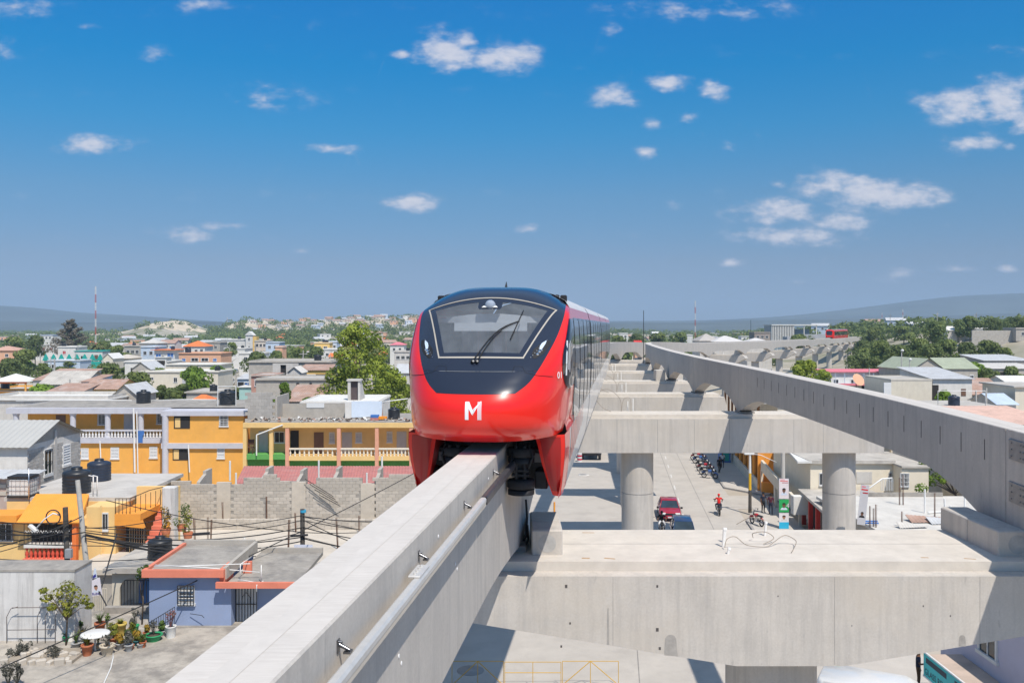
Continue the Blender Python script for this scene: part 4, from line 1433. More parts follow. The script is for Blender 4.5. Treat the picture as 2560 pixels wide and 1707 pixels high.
# trees one can tell apart: kind, px, top py, distance, width px, label
for (k, px, pt, Y, w, lab) in [
 ('a', 30, 842, 330, 70, 'broad green tree at the far left edge of the town'), ('b', 88, 838, 350, 60, 'dark green tree left of the grey brown pine'),
 ('a', 62, 872, 250, 84, 'wide green tree left of the turquoise trimmed house'), ('b', 20, 895, 215, 80, 'dark tree at the left edge above the gazebo'),
 ('d', 110, 908, 195, 60, 'rounded tree in front of the turquoise trimmed house'), ('c', 150, 915, 205, 44, 'low bush tree below the turquoise trimmed house'),
 ('b', 263, 852, 330, 56, 'dark tree right of the palm'), ('a', 296, 862, 280, 50, 'green tree between the turquoise house and the grey houses'),
 ('c', 265, 905, 190, 90, 'broad olive tree behind the yellow gabled house'), ('a', 335, 929, 150, 104, 'bright leafy tree behind the metal roofed shed'),
 ('d', 405, 962, 135, 46, 'small dark tree beside the grey utility mast'), ('c', 445, 975, 128, 34, 'low shrub tree behind the orange building roof'),
 ('d', 405, 876, 280, 60, 'green tree left of the peach coloured building'), ('a', 577, 855, 310, 36, 'tree beside the white tower'),
 ('b', 640, 878, 230, 70, 'dark clump of tree behind the long grey block building, left one'), ('b', 690, 876, 240, 52, 'dark clump of tree behind the long grey block building, right one'),
 ('a', 745, 868, 260, 60, 'green tree left of the big yellow green tree'), ('b', 788, 866, 270, 60, 'dark green tree touching the left of the big yellow green tree'),
 ('l', 712, 955, 100, 40, 'bright green creeper covered tree by the block wall'), ('l', 690, 990, 92, 34, 'small bright bush behind the roof parapet'), ('l', 768, 992, 100, 36, 'low bright bush in front of the white flat roof'),
 ('c', 1012, 958, 118, 60, 'dark leafy shrub between the big tree and the train'), ('d', 985, 935, 125, 50, 'green tree low down beside the red train'),
 ('a', 1545, 838, 330, 60, 'green tree just right of the train end'), ('b', 1590, 834, 360, 60, 'dark green tree behind the thin black mast'), ('a', 1650, 832, 380, 70, 'rounded green tree beyond the far beam, middle'),
 ('b', 1700, 830, 400, 60, 'dark green tree beside the red and white mast'), ('a', 1760, 834, 380, 60, 'green tree left of the white slatted station'), ('c', 2000, 834, 300, 66, 'green tree in front of the white slatted station'),
 ('y', 2015, 898, 118, 84, 'yellow green mango tree beyond the right beam'), ('y', 2058, 922, 112, 44, 'small yellow green tree right of the mango tree'),
 ('b', 2340, 802, 260, 78, 'tall dark tree standing above the right hand trees'), ('a', 2180, 818, 330, 56, 'green tree left of the tall dark tree'), ('a', 2205, 850, 225, 70, 'bright green tree at the left of the wooded bank'),
 ('b', 2245, 862, 205, 70, 'dark green tree on the wooded bank, second from the left'), ('a', 2290, 845, 215, 80, 'green tree on the wooded bank beneath the tall dark tree'), ('b', 2330, 858, 200, 80, 'dark tree in the middle of the wooded bank'),
 ('a', 2375, 848, 215, 84, 'broad green tree in the middle of the wooded bank'), ('b', 2420, 855, 205, 80, 'dark tree at the right of the wooded bank'), ('a', 2465, 850, 215, 80, 'green tree near the bare earth bank'),
 ('d', 2185, 895, 175, 56, 'dark feathery tree beside the guideway columns'), ('a', 2505, 868, 200, 60, 'green tree below the bare earth bank'), ('l', 2440, 905, 150, 60, 'bright green tree behind the green roofed house'),
 ('b', 2470, 920, 140, 60, 'dark tree right of the green roofed house'), ('d', 2525, 915, 150, 70, 'grey green tree above the rusty roof'), ('a', 2550, 935, 130, 50, 'green tree at the right edge above the rusty roof'),
 ('d', 2425, 790, 290, 60, 'tree beside the white flag pole on the hill'), ('b', 2480, 795, 285, 50, 'tree on the hill above the grey wall'), ('b', 2545, 793, 275, 60, 'tree at the right edge on the hill'),
 ('d', 2395, 798, 300, 46, 'small tree on the hill behind the pale roof'), ('a', 2260, 815, 340, 60, 'tree behind the guideway end'), ('l', 2365, 975, 86, 60, 'bright shrub beside the black water tank, right background'),
 ('c', 2215, 905, 165, 60, 'green bush left of the green roofed house'), ('b', 2300, 890, 170, 70, 'dark tree just behind the green roofed house')]:
 tree(k, px, pt, Y, None, w, lab)
# the big yellow green tree
rng = random.Random(21)
b = MB(); cs = []
for (bx, bz, r) in [(0, 13.2, 1.5), (-1.4, 12.2, 1.4), (1.2, 12.0, 1.6), (-0.3, 11.0, 2.0), (1.9, 10.3, 1.6), (-1.7, 10.2, 1.4), (0.2, 9.0, 2.2), (2.2, 8.6, 1.4), (-1.6, 8.4, 1.6), (-3.0, 7.4, 1.4), (-1.2, 6.8, 2.0), (1.6, 6.8, 2.2), (3.8, 7.8, 1.4), (4.8, 6.9, 1.3),
     (3.4, 5.8, 1.9), (-3.8, 5.4, 1.7), (-2.2, 4.4, 2.0), (0.4, 4.6, 2.2), (2.6, 3.8, 2.0), (4.6, 4.2, 1.6), (-4.6, 3.2, 1.5), (-3.2, 2.4, 1.6), (4.2, 2.2, 1.6), (5.2, 2.6, 1.2), (1.0, 2.6, 1.8), (-0.9, 13.0, 1.0), (5.6, 5.4, 0.9), (-5.0, 4.6, 0.9)]:
 c = (bx + rng.uniform(-.2, .2), rng.uniform(-2.0, 2.0)*(1-bz/18), bz)
 cs.append((c, r))
 leaf_blob(b, rng, c, r, 430, 0.36, 0.8)
bt = thing('tree', 'big yellow green tree rising above the roofs just left of the train', 'tree', (PX(897, 112), 112, 1.9), 0)
b.build('crown', LEAF_Y, bt)
trunk_builder(14, 0.4, cs[::3], 0.25, rng).build('trunk', BARK, bt)
# grey brown pine and the palm
rng = random.Random(9)
b = MB(); tb = MB()
tb.cyl((0, 0, -0.3), (0, 0, 15), 0.45, 0.08, 8)
for k in range(30):
 z = lerp(2.5, 15.5, (k/29)**0.9); ln = (16.5-z)*0.52*rng.uniform(0.75, 1.1); a = k*2.4
 tip = (cos(a)*ln, sin(a)*ln, z+ln*0.28)
 tb.tube([(0, 0, z-0.6), tip], 0.10, 5, r1=0.03)
 for q in range(4):
  f = 0.35+0.65*q/3
  leaf_blob(b, rng, (tip[0]*f, tip[1]*f, lerp(z-0.6, tip[2], f)), 0.55+ln*0.10, 55, 0.42, 0.8)
pt_ = thing('tree', 'grey brown pine standing above the town at the left', 'tree', (PX(176, 330), 330, 0), 0, scale=(1.5, 1.5, 1.12))
b.build('crown', LEAF_P, pt_); tb.build('trunk', BARK, pt_)
b = MB(); tb = MB(); tb.tube([(0, 0, -0.2), (0.25, 0, 4), (0.1, 0, 8)], 0.22, 8, r1=0.14)
for k in range(22):
 a = k*2.399; up = rng.uniform(-0.3, 1.3); P = []
 for i in range(7):
  t = i/6
  P.append((0.1+cos(a)*3.0*t, sin(a)*3.0*t, 8+up*2.0*t-2.6*t*t))
 L, Rr = [], []
 for i, p in enumerate(P):
  w_ = 0.42*sin(pi*(0.1+0.85*i/6)); L.append((p[0]-sin(a)*w_, p[1]+cos(a)*w_, p[2]-0.22)); Rr.append((p[0]+sin(a)*w_, p[1]-cos(a)*w_, p[2]-0.22))
 b.grid([L, P, Rr], 0, False)
pal = thing('palm_tree', 'palm tree with drooping fronds behind the turquoise trimmed house', 'palm', (PX(243, 300), 300, 0.5), scale=1.02)
b.build('crown', mat_leaf('palm_fronds', (0.06, 0.075, 0.02), (0.20, 0.19, 0.07), 0.8), pal); tb.build('trunk', BARK, pal)

# woods and scrub that read as one mass towards the horizon
def woods(name, label, seed, count, zone, leaf, smin, smax, nq, qs):
 rng = random.Random(seed)
 b = MB()
 k = 0
 tries = 0
 while k < count and tries < count*8:
  tries += 1
  r, Y = zone(rng)
  X = r*Y
  h0 = hgt(X, Y)
  dens = mnoise.noise(Vector((X*0.012, Y*0.006, seed*1.7)))
  if dens < -0.18 or (seed == 32 and h0 > 8 and rng.random() < 0.72):
   continue
  k += 1
  s = rng.uniform(smin, smax)*(1.0 if Y < 700 else 1.15)
  leaf_blob(b, rng, (X, Y, h0+s*0.75), s, nq, s*qs, 0.75)
  if rng.random() < 0.5:
   leaf_blob(b, rng, (X+s*0.8, Y+rng.uniform(-s, s), h0+s*0.5), s*0.75, nq//2, s*qs, 0.75)
 o = b.build(name, leaf)
 return tag(o, label, 'woods', kind='stuff')
woods('woodland', 'dark green woodland across the plain left of the train', 31, 1500, lambda g: (g.uniform(-0.62, -0.30), 340*(7.5**(g.random()**1.3))), LEAF_B, 2.2, 4.6, 46, 0.42)
woods('woodland', 'green trees scattered over the far hill and its foot', 32, 2000, lambda g: (g.uniform(-0.34, -0.02), 360*(3.6**(g.random()**0.9))), LEAF_A, 2.0, 4.2, 46, 0.42)
woods('woodland', 'green woodland beyond the far guideway bend', 33, 1500, lambda g: (g.uniform(0.06, 0.40), 330*(8.0**(g.random()**1.3))), LEAF_A, 2.2, 4.6, 46, 0.42)
woods('woodland', 'green woodland on the plain right of the station', 34, 700, lambda g: (g.uniform(0.38, 0.68), 360*(7.0**(g.random()**1.3))), LEAF_B, 2.2, 4.6, 46, 0.42)
woods('scrub', 'low scrub on the right hand grassy bank', 35, 260, lambda g: (g.uniform(0.40, 0.62), g.uniform(210, 330)), LEAF_A, 0.6, 1.5, 40, 0.4)
# == houses of the town
WHT = mat('whitewash', (0.69, 0.665, 0.62), 0.9, 0.10, 1.2, dirt=0.42, dirtcol=(0.42, 0.38, 0.33), streak=0.25)
PALE = mat('pale_grey_render', (0.57, 0.54, 0.495), 0.9, 0.12, 1.0, dirt=0.5, dirtcol=(0.34, 0.31, 0.28), streak=0.3)
BLOCK = mat('bare_block_wall', (0.43, 0.395, 0.345), 0.95, 0.16, 1.6, dirt=0.5, dirtcol=(0.27, 0.25, 0.23), bump=0.2)
PEACH = mat('peach_render', (0.70, 0.40, 0.25), 0.85, 0.08, 1.0, dirt=0.15)
CREAMW = mat('cream_render', (0.66, 0.60, 0.49), 0.88, 0.08, 1.2, dirt=0.25, dirtcol=(0.45, 0.39, 0.31), streak=0.25)
YELW = mat('yellow_render', (0.76, 0.50, 0.16), 0.85, 0.08, 1.0, dirt=0.2, dirtcol=(0.5, 0.36, 0.16), streak=0.15)
ORAW = mat('orange_render', (0.80, 0.40, 0.085), 0.82, 0.09, 0.9, dirt=0.28, dirtcol=(0.66, 0.38, 0.14), streak=0.18)
BLUEW = mat('pale_blue_render', (0.52, 0.60, 0.70), 0.85, 0.08, 1.0, dirt=0.2)
TEAL = mat('turquoise_paint', (0.02, 0.36, 0.30), 0.7, 0.1, 1.5)
PINK = mat('pink_paint', (0.72, 0.20, 0.24), 0.75, 0.1, 1.2, dirt=0.2)
ZINC = mat('zinc_roof', (0.55, 0.55, 0.545), 0.6, 0.14, 1.2, metal=0.1, dirt=0.5, dirtcol=(0.38, 0.33, 0.28))
RUST = mat('rusty_zinc', (0.40, 0.26, 0.20), 0.8, 0.25, 0.9, dirt=0.6, dirtcol=(0.52, 0.48, 0.45))
CLAY = mat('orange_roof_tiles', (0.72, 0.20, 0.06), 0.75, 0.15, 2.0)
SLAB = mat('roof_slab', (0.48, 0.445, 0.395), 0.95, 0.18, 0.8, dirt=0.7, dirtcol=(0.27, 0.25, 0.23))
SLABW = mat('white_roof_slab', (0.68, 0.665, 0.63), 0.95, 0.1, 0.9, dirt=0.3, dirtcol=(0.45, 0.42, 0.38))
GREENR = mat('green_zinc', (0.37, 0.40, 0.29), 0.6, 0.12, 1.0, dirt=0.2)
WINDK = mat_glass('window_glass', (0.03, 0.033, 0.037))
FRAME = mat('window_frame_white', (0.68, 0.68, 0.67), 0.6, 0.05, 4)
DOORM = mat('door_brown', (0.17, 0.10, 0.07), 0.7, 0.15, 3)
BLUEP = mat('blue_paint', (0.06, 0.17, 0.45), 0.6, 0.1, 3)
TANKM = mat('tank_black', (0.020, 0.022, 0.026), 0.42, 0.15, 3, spec=0.5, dirt=0.25, dirtcol=(0.14, 0.13, 0.12))
TANKB = mat('tank_dark_blue', (0.022, 0.03, 0.05), 0.42, 0.15, 3, spec=0.5, dirt=0.2, dirtcol=(0.14, 0.13, 0.12))

def unit_frame(w=0.08):
 """unit window: frame around a recess, x -.5..+.5, z 0..1, standing out of the wall towards -y"""
 b = MB()
 b.box(-0.5, -0.5+w, -0.06, 0.02, 0, 1); b.box(0.5-w, 0.5, -0.06, 0.02, 0, 1)
 b.box(-0.5+w, 0.5-w, -0.06, 0.02, 1-w, 1); b.box(-0.56, 0.56, -0.10, 0.02, -0.05, w*0.8)
 b.box(-0.02, 0.02, -0.045, 0.02, w*0.8, 1-w)
 return b.mesh('window', FRAME)
UF = unit_frame()
def unit_pane():
 b = MB(); b.box(-0.43, 0.43, -0.012, 0.01, 0.06, 0.93)
 return b
UP_DARK = unit_pane().mesh('pane', WINDK)
UP_BLUE = unit_pane().mesh('pane', BLUEP)
UP_RED = unit_pane().mesh('pane', mat('red_shutter', (0.45, 0.05, 0.05), 0.6, 0.1, 3))
def unit_louvre():
 b = MB()
 for k in range(7):
  z = 0.07+0.125*k
  b.add([(-0.43, -0.055, z), (0.43, -0.055, z), (0.43, -0.005, z+0.105), (-0.43, -0.005, z+0.105)], [(0, 1, 2, 3)])
  b.add([(-0.43, -0.055, z-0.012), (0.43, -0.055, z-0.012), (0.43, -0.055, z), (-0.43, -0.055, z)], [(0, 1, 2, 3)])
 return b.mesh('louvres', FRAME)
UL = unit_louvre()
def unit_door():
 b = MB(); b.box(-0.5, 0.5, -0.03, 0.02, 0, 1)
 return b
UD = unit_door().mesh('door', DOORM)
UDG = unit_door().mesh('door', mat('door_grey', (0.46, 0.46, 0.48), 0.6, 0.08, 3))
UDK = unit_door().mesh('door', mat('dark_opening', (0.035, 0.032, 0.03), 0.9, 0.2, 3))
def opening(parent, kind, x, y, z, w, h, rz=0.0):
 """x centre, y wall face, z sill"""
 if kind in 'dgk':
  return put('door', {'d': UD, 'g': UDG, 'k': UDK}[kind], parent, (x, y, z), rz, (w, 1, h))
 o = put('window', UF, parent, (x, y, z), rz, (w, 1, h))
 put({'l': 'louvres'}.get(kind, 'pane'), {'w': UP_DARK, 'b': UP_BLUE, 'r': UP_RED, 'l': UL}[kind], o)
 if kind == 'l':
  put('pane', UP_DARK, o)
 return o
def water_tank_mesh(m, r=0.75, h=1.38):
 b = MB()
 prof = [(r*0.97, 0), (r, 0.05)]
 for k in range(5):
  z = 0.1+(h*0.68)*k/5
  prof += [(r, z), (r*0.975, z+0.04), (r*0.975, z+0.08), (r, z+0.12)]
 prof += [(r, h*0.80), (r*0.96, h*0.86), (r*0.78, h*0.91), (r*0.40, h*0.935), (r*0.40, h*0.98), (r*0.34, h), (0.02, h)]
 b.lathe(prof, (0, 0, 0), 24)
 return b.mesh('tank_body', m)
TANK_ME = water_tank_mesh(TANKM)
TANKB_ME = water_tank_mesh(TANKB)
LIDM = MB(); LIDM.lathe([(0.30, 0), (0.30, 0.05), (0.22, 0.08), (0.02, 0.09)], (0, 0, 1.381), 16)
LID_ME = LIDM.mesh('lid', TANKM)
RIBM = MB()
for k in range(4):
 a = k*pi/2+0.4
 RIBM.box(0.42*cos(a)-0.05, 0.42*cos(a)+0.05, 0.42*sin(a)-0.05, 0.42*sin(a)+0.05, 1.36, 1.50)
def water_tank(label, loc, s=1.0, m='k', group=None):
 t = thing('water_tank', label, 'water tank', loc, random.uniform(0, 6), group, scale=s)
 put('tank_body', TANK_ME if m == 'k' else TANKB_ME, t)
 put('lid', LID_ME, t)
 return t
def corrug(b, pts, n=24, amp=0.03, thick=0.03, mi=0):
 """corrugated sheet over the quad pts = (a,b,c,d): a-b eave, d-c ridge; ribs run from eave to ridge"""
 A, B, C, D = [Vector(p) for p in pts]
 nr = (B-A).cross(D-A).normalized()
 if nr.z < 0:
  nr = -nr
 r0, r1 = [], []
 for i in range(2*n+1):
  t = i/(2*n)
  o = nr*(amp if i % 2 else 0.0)
  r0.append(A.lerp(B, t)+o); r1.append(D.lerp(C, t)+o)
 b.grid([r0, r1], mi, False)
 b.grid([[p-nr*thick for p in r0], [p-nr*thick for p in r1]], mi, False)
 b.grid([r0, [p-nr*thick for p in r0]], mi, False)
POLEC0 = mat('grey_pole', (0.42, 0.40, 0.37), 0.9, 0.1, 2)
FLATS = []
NAMED = []
USED = {}
def beside(kind, px, py, fallback):
 """label by the nearest well described house not yet used for this kind of thing"""
 best = None
 for (hx, hy, lab) in NAMED:
  if (kind, lab) in USED:
   continue
  d = abs(hx-px) + 1.5*abs(hy-py)
  if d < 55 and (best is None or d < best[0]):
   best = (d, lab)
 if best is None:
  return fallback
 USED[(kind, best[1])] = 1
 l = kind + ' near the ' + best[1]
 return l if len(l.split()) <= 16 else fallback
def house(label, x0, x1, yt, Y, dep=8.0, wall=None, roof='flat', roofm=None, wins=(), name='house', rz=0.0, group=None, h=None, zb=None, par=0.25, rh=1.6, over=0.25, cat='house', side=()):
 """front face at distance Y spanning px x0..x1, wall top at py yt; wins: (u, sill below top m, w, h, kind)"""
 X0, X1 = PX(x0, Y), PX(x1, Y)
 w = X1-X0
 zt = PZ(yt, Y)
 g0 = hgt((X0+X1)/2, Y) if zb is None else zb
 g0 = min(g0, zt-2.2)
 H = zt-g0
 t = thing(name, label, cat, ((X0+X1)/2, Y, g0), rz, group)
 NAMED.append(((x0+x1)/2, yt, label))
 hw = w/2
 wall = wall or WHT
 b = MB()
 b.box(-hw, hw, 0, dep, -0.5, H)
 b.build('wall', wall, t)
 if roof == 'flat':
  if 110 < Y < 420 and dep >= 7 and x1-x0 > 24:
   FLATS.append((x0, x1, yt, Y))
  b = MB()
  b.box(-hw-over, hw+over, -over, dep+over, H+0.001, H+0.13)
  r = b.build('roof', roofm or SLAB, t)
  if par > 0:
   b = MB()
   p = par
   b.box(-hw, hw, 0.0, 0.12, H+0.131, H+0.13+p); b.box(-hw, hw, dep-0.12, dep, H+0.131, H+0.13+p)
   b.box(-hw, -hw+0.12, 0.121, dep-0.121, H+0.131, H+0.13+p); b.box(hw-0.12, hw, 0.121, dep-0.121, H+0.131, H+0.13+p)
   b.build('parapet', wall, r)
 elif roof in ('gable', 'gablex'):
  b = MB()
  rm = roofm or ZINC
  o = over
  if roof == 'gable':       # ridge runs away from the camera, gable faces it
   gb = MB(); gb.prism([(-hw, H), (hw, H), (0, H+rh)], 'y', 0.0, dep); gb.build('gable_wall', wall, t)
   k = rh/hw
   corrug(b, ((-hw-o, -o, H-o*k+0.03), (-hw-o, dep+o, H-o*k+0.03), (0, dep+o, H+rh+0.03), (0, -o, H+rh+0.03)), 14)
   corrug(b, ((hw+o, -o, H-o*k+0.03), (hw+o, dep+o, H-o*k+0.03), (0, dep+o, H+rh+0.03), (0, -o, H+rh+0.03)), 14)
  else:
   k = rh/(dep/2)
   gb = MB(); gb.prism([(0, H), (dep, H), (dep/2, H+rh)], 'x', -hw, hw); gb.build('gable_wall', wall, t)
   corrug(b, ((-hw-o, -o, H-o*k+0.03), (hw+o, -o, H-o*k+0.03), (hw+o, dep/2, H+rh+0.03), (-hw-o, dep/2, H+rh+0.03)), 18)
   corrug(b, ((-hw-o, dep+o, H-o*k+0.03), (hw+o, dep+o, H-o*k+0.03), (hw+o, dep/2, H+rh+0.03), (-hw-o, dep/2, H+rh+0.03)), 18)
  b.build('roof', rm, t)
 elif roof == 'hip':
  b = MB()
  o = over+0.2
  a = min(hw, dep/2)
  z0 = H+0.002
  vs = [(-hw-o, -o, z0), (hw+o, -o, z0), (hw+o, dep+o, z0), (-hw-o, dep+o, z0), (-hw+a, dep/2, z0+rh), (hw-a, dep/2, z0+rh)]
  if hw - a < 0.05:
   vs[4] = (-0.3, dep/2, z0+rh); vs[5] = (0.3, dep/2, z0+rh)
  b.add(vs, [(0, 1, 5, 4), (1, 2, 5), (2, 3, 4, 5), (3, 0, 4), (3, 2, 1, 0)])
  b.build('roof', roofm or CLAY, t)
 elif roof == 'shed':
  b = MB()
  o = over
  corrug(b, ((-hw-o, -o, H+0.05), (hw+o, -o, H+0.05), (hw+o, dep+o, H+rh), (-hw-o, dep+o, H+rh)), 16)
  b.build('roof', roofm or ZINC, t)
  gb = MB(); gb.prism([(0.0, H), (dep, H), (dep, H+rh*0.9)], 'x', -hw, hw); gb.build('gable_wall', wall, t)
 for (u, dz, ww, hh, kd) in wins:
  opening(t, kd, -hw+u*w, -0.005, H-dz, ww, hh)
 for (v, dz, ww, hh, kd) in side:      # right-hand side wall
  opening(t, kd, hw+0.005, v*dep, H-dz, ww, hh, radians(90))
 return t
def row(n, dz, w, h, kd, a=0.08, e=0.92):
 return [(lerp(a, e, (k+0.5)/n), dz, w, h, kd) for k in range(n)]

# --- houses one can tell apart, left of the train, far to near
house('white house with a blue roof edge beside the pine', 100, 132, 838, 520, 10, WHT, 'flat', BLUEP, row(3, 2.0, 1.2, 1.2, 'w'))
house('small white house with red and blue windows left of the turquoise one', 87, 145, 862, 400, 9, WHT, 'flat', SLABW, [(0.15, 2.6, 1.4, 1.9, 'b'), (0.38, 2.4, 1.2, 1.2, 'r'), (0.7, 2.4, 1.2, 1.2, 'r')])
tq = house('white two storey house with scalloped turquoise trim', 186, 256, 878, 290, 9, WHT, 'flat', TEAL, [(0.3, 2.6, 1.4, 1.2, 'w'), (0.78, 3.2, 1.2, 2.0, 'd')], par=0)
b = MB()
hwq = (PX(256, 290)-PX(119, 290))/2
zq = PZ(891, 290) - tq.location.z
for k in range(8):
 x = lerp(-2*hwq+4.6, 4.4, k/7)
 b.prism([(x-0.95, zq-0.9), (x+0.95, zq-0.9), (x+0.35, zq+0.4), (x, zq+0.85), (x-0.35, zq+0.4)], 'y', -1.35, -1.1)
b.box(-2*hwq+3.6, 4.9, -1.3, -0.9, zq-1.3, zq-0.9)
b.build('scalloped_trim', TEAL, tq)
b = MB(); b.box(-2*hwq+3.8, -4.56, -0.8, 6, -0.4, zq-0.9); b.build('front_wing', WHT, tq)
for x, kd in ((-11.0, 'w'), (-7.8, 'b'), (-5.8, 'k')):
 opening(tq, kd, x, -0.81, zq-3.9, 1.3, 1.2)
b = MB(); b.box(1.2, 4.7, -1.2, -1.1, zq-4.6, zq-1.6); b.build('balcony_panel', TEAL, tq)
house('white house with red window on the left of the turquoise one', 145, 190, 868, 310, 8, WHT, 'flat', SLABW, [(0.35, 2.4, 1.2, 1.2, 'r')])
house('long white annex with blue windows below the turquoise trim', 120, 200, 902, 262, 7, BLUEW, 'flat', SLABW, [(0.18, 2.2, 1.3, 1.2, 'w'), (0.72, 2.2, 1.5, 1.2, 'b')], par=0.15)
house('pink walled house cut by the left edge', -30, 36, 876, 300, 9, PEACH, 'hip', mat('pinkish_roof', (0.55, 0.33, 0.25), 0.85, 0.1, 1), row(2, 2.2, 1.2, 1.1, 'w'), rh=1.4)
house('cream cottage with two gables right of the turquoise house', 258, 282, 895, 250, 7, CREAMW, 'gable', SLABW, [(0.5, 2.0, 1.1, 1.1, 'w')], rh=1.3)
house('pale house with a broad hip roof behind the olive tree', 284, 322, 896, 262, 9, CREAMW, 'hip', mat('pale_roof', (0.56, 0.50, 0.42), 0.9, 0.12, 1), row(2, 2.2, 1.2, 1.1, 'w'), rh=1.1)
house('grey concrete house with square windows left of the blue white one', 311, 352, 866, 300, 9, BLOCK, 'flat', SLAB, row(3, 2.4, 1.1, 1.2, 'w'))
house('pale house with arched dormers above the grey concrete house', 348, 395, 858, 350, 9, PALE, 'hip', PALE, row(3, 2.0, 1.1, 1.0, 'w'), rh=1.5)
house('blue white house with an orange red canopy', 352, 388, 868, 280, 9, BLUEW, 'flat', SLABW, row(2, 2.4, 1.1, 1.2, 'w'))
hs_ = house('white house under a bright orange canopy with blue windows', 386, 436, 875, 275, 8, WHT, 'flat', CLAY, [(0.2, 2.5, 1.8, 1.4, 'b'), (0.8, 2.5, 2.2, 1.6, 'b')], par=0, over=0.9)
house('pale house with red awnings behind the orange canopy', 396, 436, 858, 360, 8, WHT, 'gablex', RUST, row(3, 2.2, 1.1, 1.1, 'b'), rh=1.3)
house('white house with an orange tiled hip roof', 458, 512, 866, 330, 9, WHT, 'hip', CLAY, [(0.25, 2.2, 1.4, 1.1, 'w'), (0.6, 2.2, 1.2, 1.1, 'w'), (0.85, 2.6, 1.1, 1.8, 'w')], rh=2.0)
house('grey block house beside the orange tiled roof', 512, 550, 857, 360, 9, BLOCK, 'flat', SLAB, row(2, 2.3, 1.2, 1.1, 'w'))
wt = house('white house with a gabled stair tower and yellow flank', 552, 640, 850, 380, 10, WHT, 'flat', SLABW, [(0.08, 2.2, 1.6, 1.2, 'w'), (0.3, 2.2, 1.2, 1.2, 'w'), (0.5, 4.5, 1.2, 1.2, 'w')])
zt_ = PZ(838, 380)-wt.location.z
b = MB(); b.box(3.4, 6.4, -1.2, 3.0, 0, zt_); b.build('tower', WHT, wt)
b = MB(); b.prism([(3.1, zt_), (6.7, zt_), (4.9, zt_+1.7)], 'y', -1.5, 3.2); b.build('tower_roof', SLABW, wt)
b = MB(); b.box(6.41, 7.9, -0.8, 3.0, 0, zt_-0.6); b.build('yellow_flank', YELW, wt)
opening(wt, 'w', 4.9, -1.205, zt_-2.2, 0.8, 1.1); opening(wt, 'w', 4.9, -1.205, zt_-5.6, 0.8, 1.1)
house('white block below the stair tower', 560, 612, 872, 330, 10, WHT, 'flat', SLABW, row(3, 2.4, 1.1, 1.1, 'w'))
house('white L shaped house behind the dark tree clump', 598, 652, 884, 280, 10, WHT, 'flat', SLABW, [(0.3, 2.2, 1.2, 1.2, 'w'), (0.75, 2.6, 1.0, 1.9, 'g')])
house('ochre two storey house right of the white tower', 636, 668, 853, 370, 9, CREAMW, 'flat', SLAB, row(3, 2.3, 1.1, 1.3, 'w')+row(3, 5.2, 1.1, 1.3, 'w'))
house('pale blue house with salmon annex right of the white tower', 664, 698, 857, 360, 9, BLUEW, 'flat', SLAB, row(2, 2.3, 1.2, 1.2, 'w'))
house('salmon house half hidden by trees right of the white tower', 688, 706, 868, 330, 6, PEACH, 'flat', SLABW, row(1, 2.3, 1.1, 1.2, 'w'))
pe = house('peach two storey house with a black tank on its roof', 447, 552, 884, 232, 9, PEACH, 'flat', mat('peach_slab', (0.62, 0.38, 0.25), 0.9, 0.1, 1), [(0.12, 2.0, 1.0, 0.8, 'b'), (0.38, 2.0, 2.0, 0.9, 'w'), (0.62, 2.0, 2.0, 0.9, 'w'), (0.86, 2.0, 1.0, 0.8, 'b')], par=0.12)
water_tank('black water tank on the peach house roof', (PX(470, 236), 236, PZ(884, 232)+0.3), 1.0)
house('white flat roofed house with a roof shelter left of the peach house', 312, 420, 905, 215, 9, WHT, 'flat', SLABW, row(4, 2.3, 1.2, 1.0, 'w'), par=0.2)
sh = house('small white roof pavilion left of the peach house', 388, 416, 894, 214.4, 3.2, WHT, 'flat', SLABW, [(0.5, 1.9, 2.0, 1.2, 'k')], par=0, zb=PZ(905, 215)+0.14)
house('long cream house with barred windows and a rusty canopy', 352, 545, 930, 188, 10, CREAMW, 'flat', SLABW, [(0.14, 1.6, 0.9, 0.5, 'w'), (0.45, 2.2, 0.8, 1.1, 'w'), (0.57, 2.9, 1.0, 2.0, 'g'), (0.66, 2.2, 0.9, 1.1, 'w'), (0.8, 2.4, 1.0, 1.2, 'k')], par=0.15)
house('cream upper storey with a rusty brown panel behind the long cream house', 415, 552, 912, 200, 8, CREAMW, 'flat', SLABW, [(0.25, 2.4, 4.4, 1.0, 'd')], par=0.1)
house('grey gabled shed left of the long cream house', 330, 376, 922, 192, 8, BLOCK, 'gable', ZINC, [(0.5, 1.6, 1.0, 1.0, 'w')], rh=1.4)
gz = thing('gazebo', 'white canopied gazebo on orange posts at the left edge', 'gazebo', (PX(40, 150), 150, PZ(982, 150)))
b = MB(); zz = PZ(952, 150)-gz.location.z; b.add([(-3.2, -2.4, zz), (3.2, -2.4, zz), (3.2, 2.4, zz), (-3.2, 2.4, zz), (0, 0, zz+1.25)], [(0, 1, 4), (1, 2, 4), (2, 3, 4), (3, 0, 4), (3, 2, 1, 0)]); b.build('canopy', SLABW, gz)
for x in (-2.7, 2.7):
 for yv in (-2.0, 2.0):
  b = MB(); b.cyl((x, yv, -3.5), (x, yv, zz), 0.16, n=10); b.build('post', ORAW, gz)
b = MB(); b.box(-3.0, 3.0, -2.25, -2.05, zz-0.28, zz-0.002); b.build('lintel', CLAY, gz)
house('low orange parapeted house beneath the gazebo', -30, 118, 978, 149, 9, ORAW, 'flat', SLAB, [(0.55, 1.4, 2.2, 0.8, 'k')], par=0.3, zb=0)
house('rusty roofed shack right of the gazebo', 82, 190, 951, 146, 9, PALE, 'shed', RUST, row(2, 2.0, 1.1, 1.0, 'w'), rh=1.5)
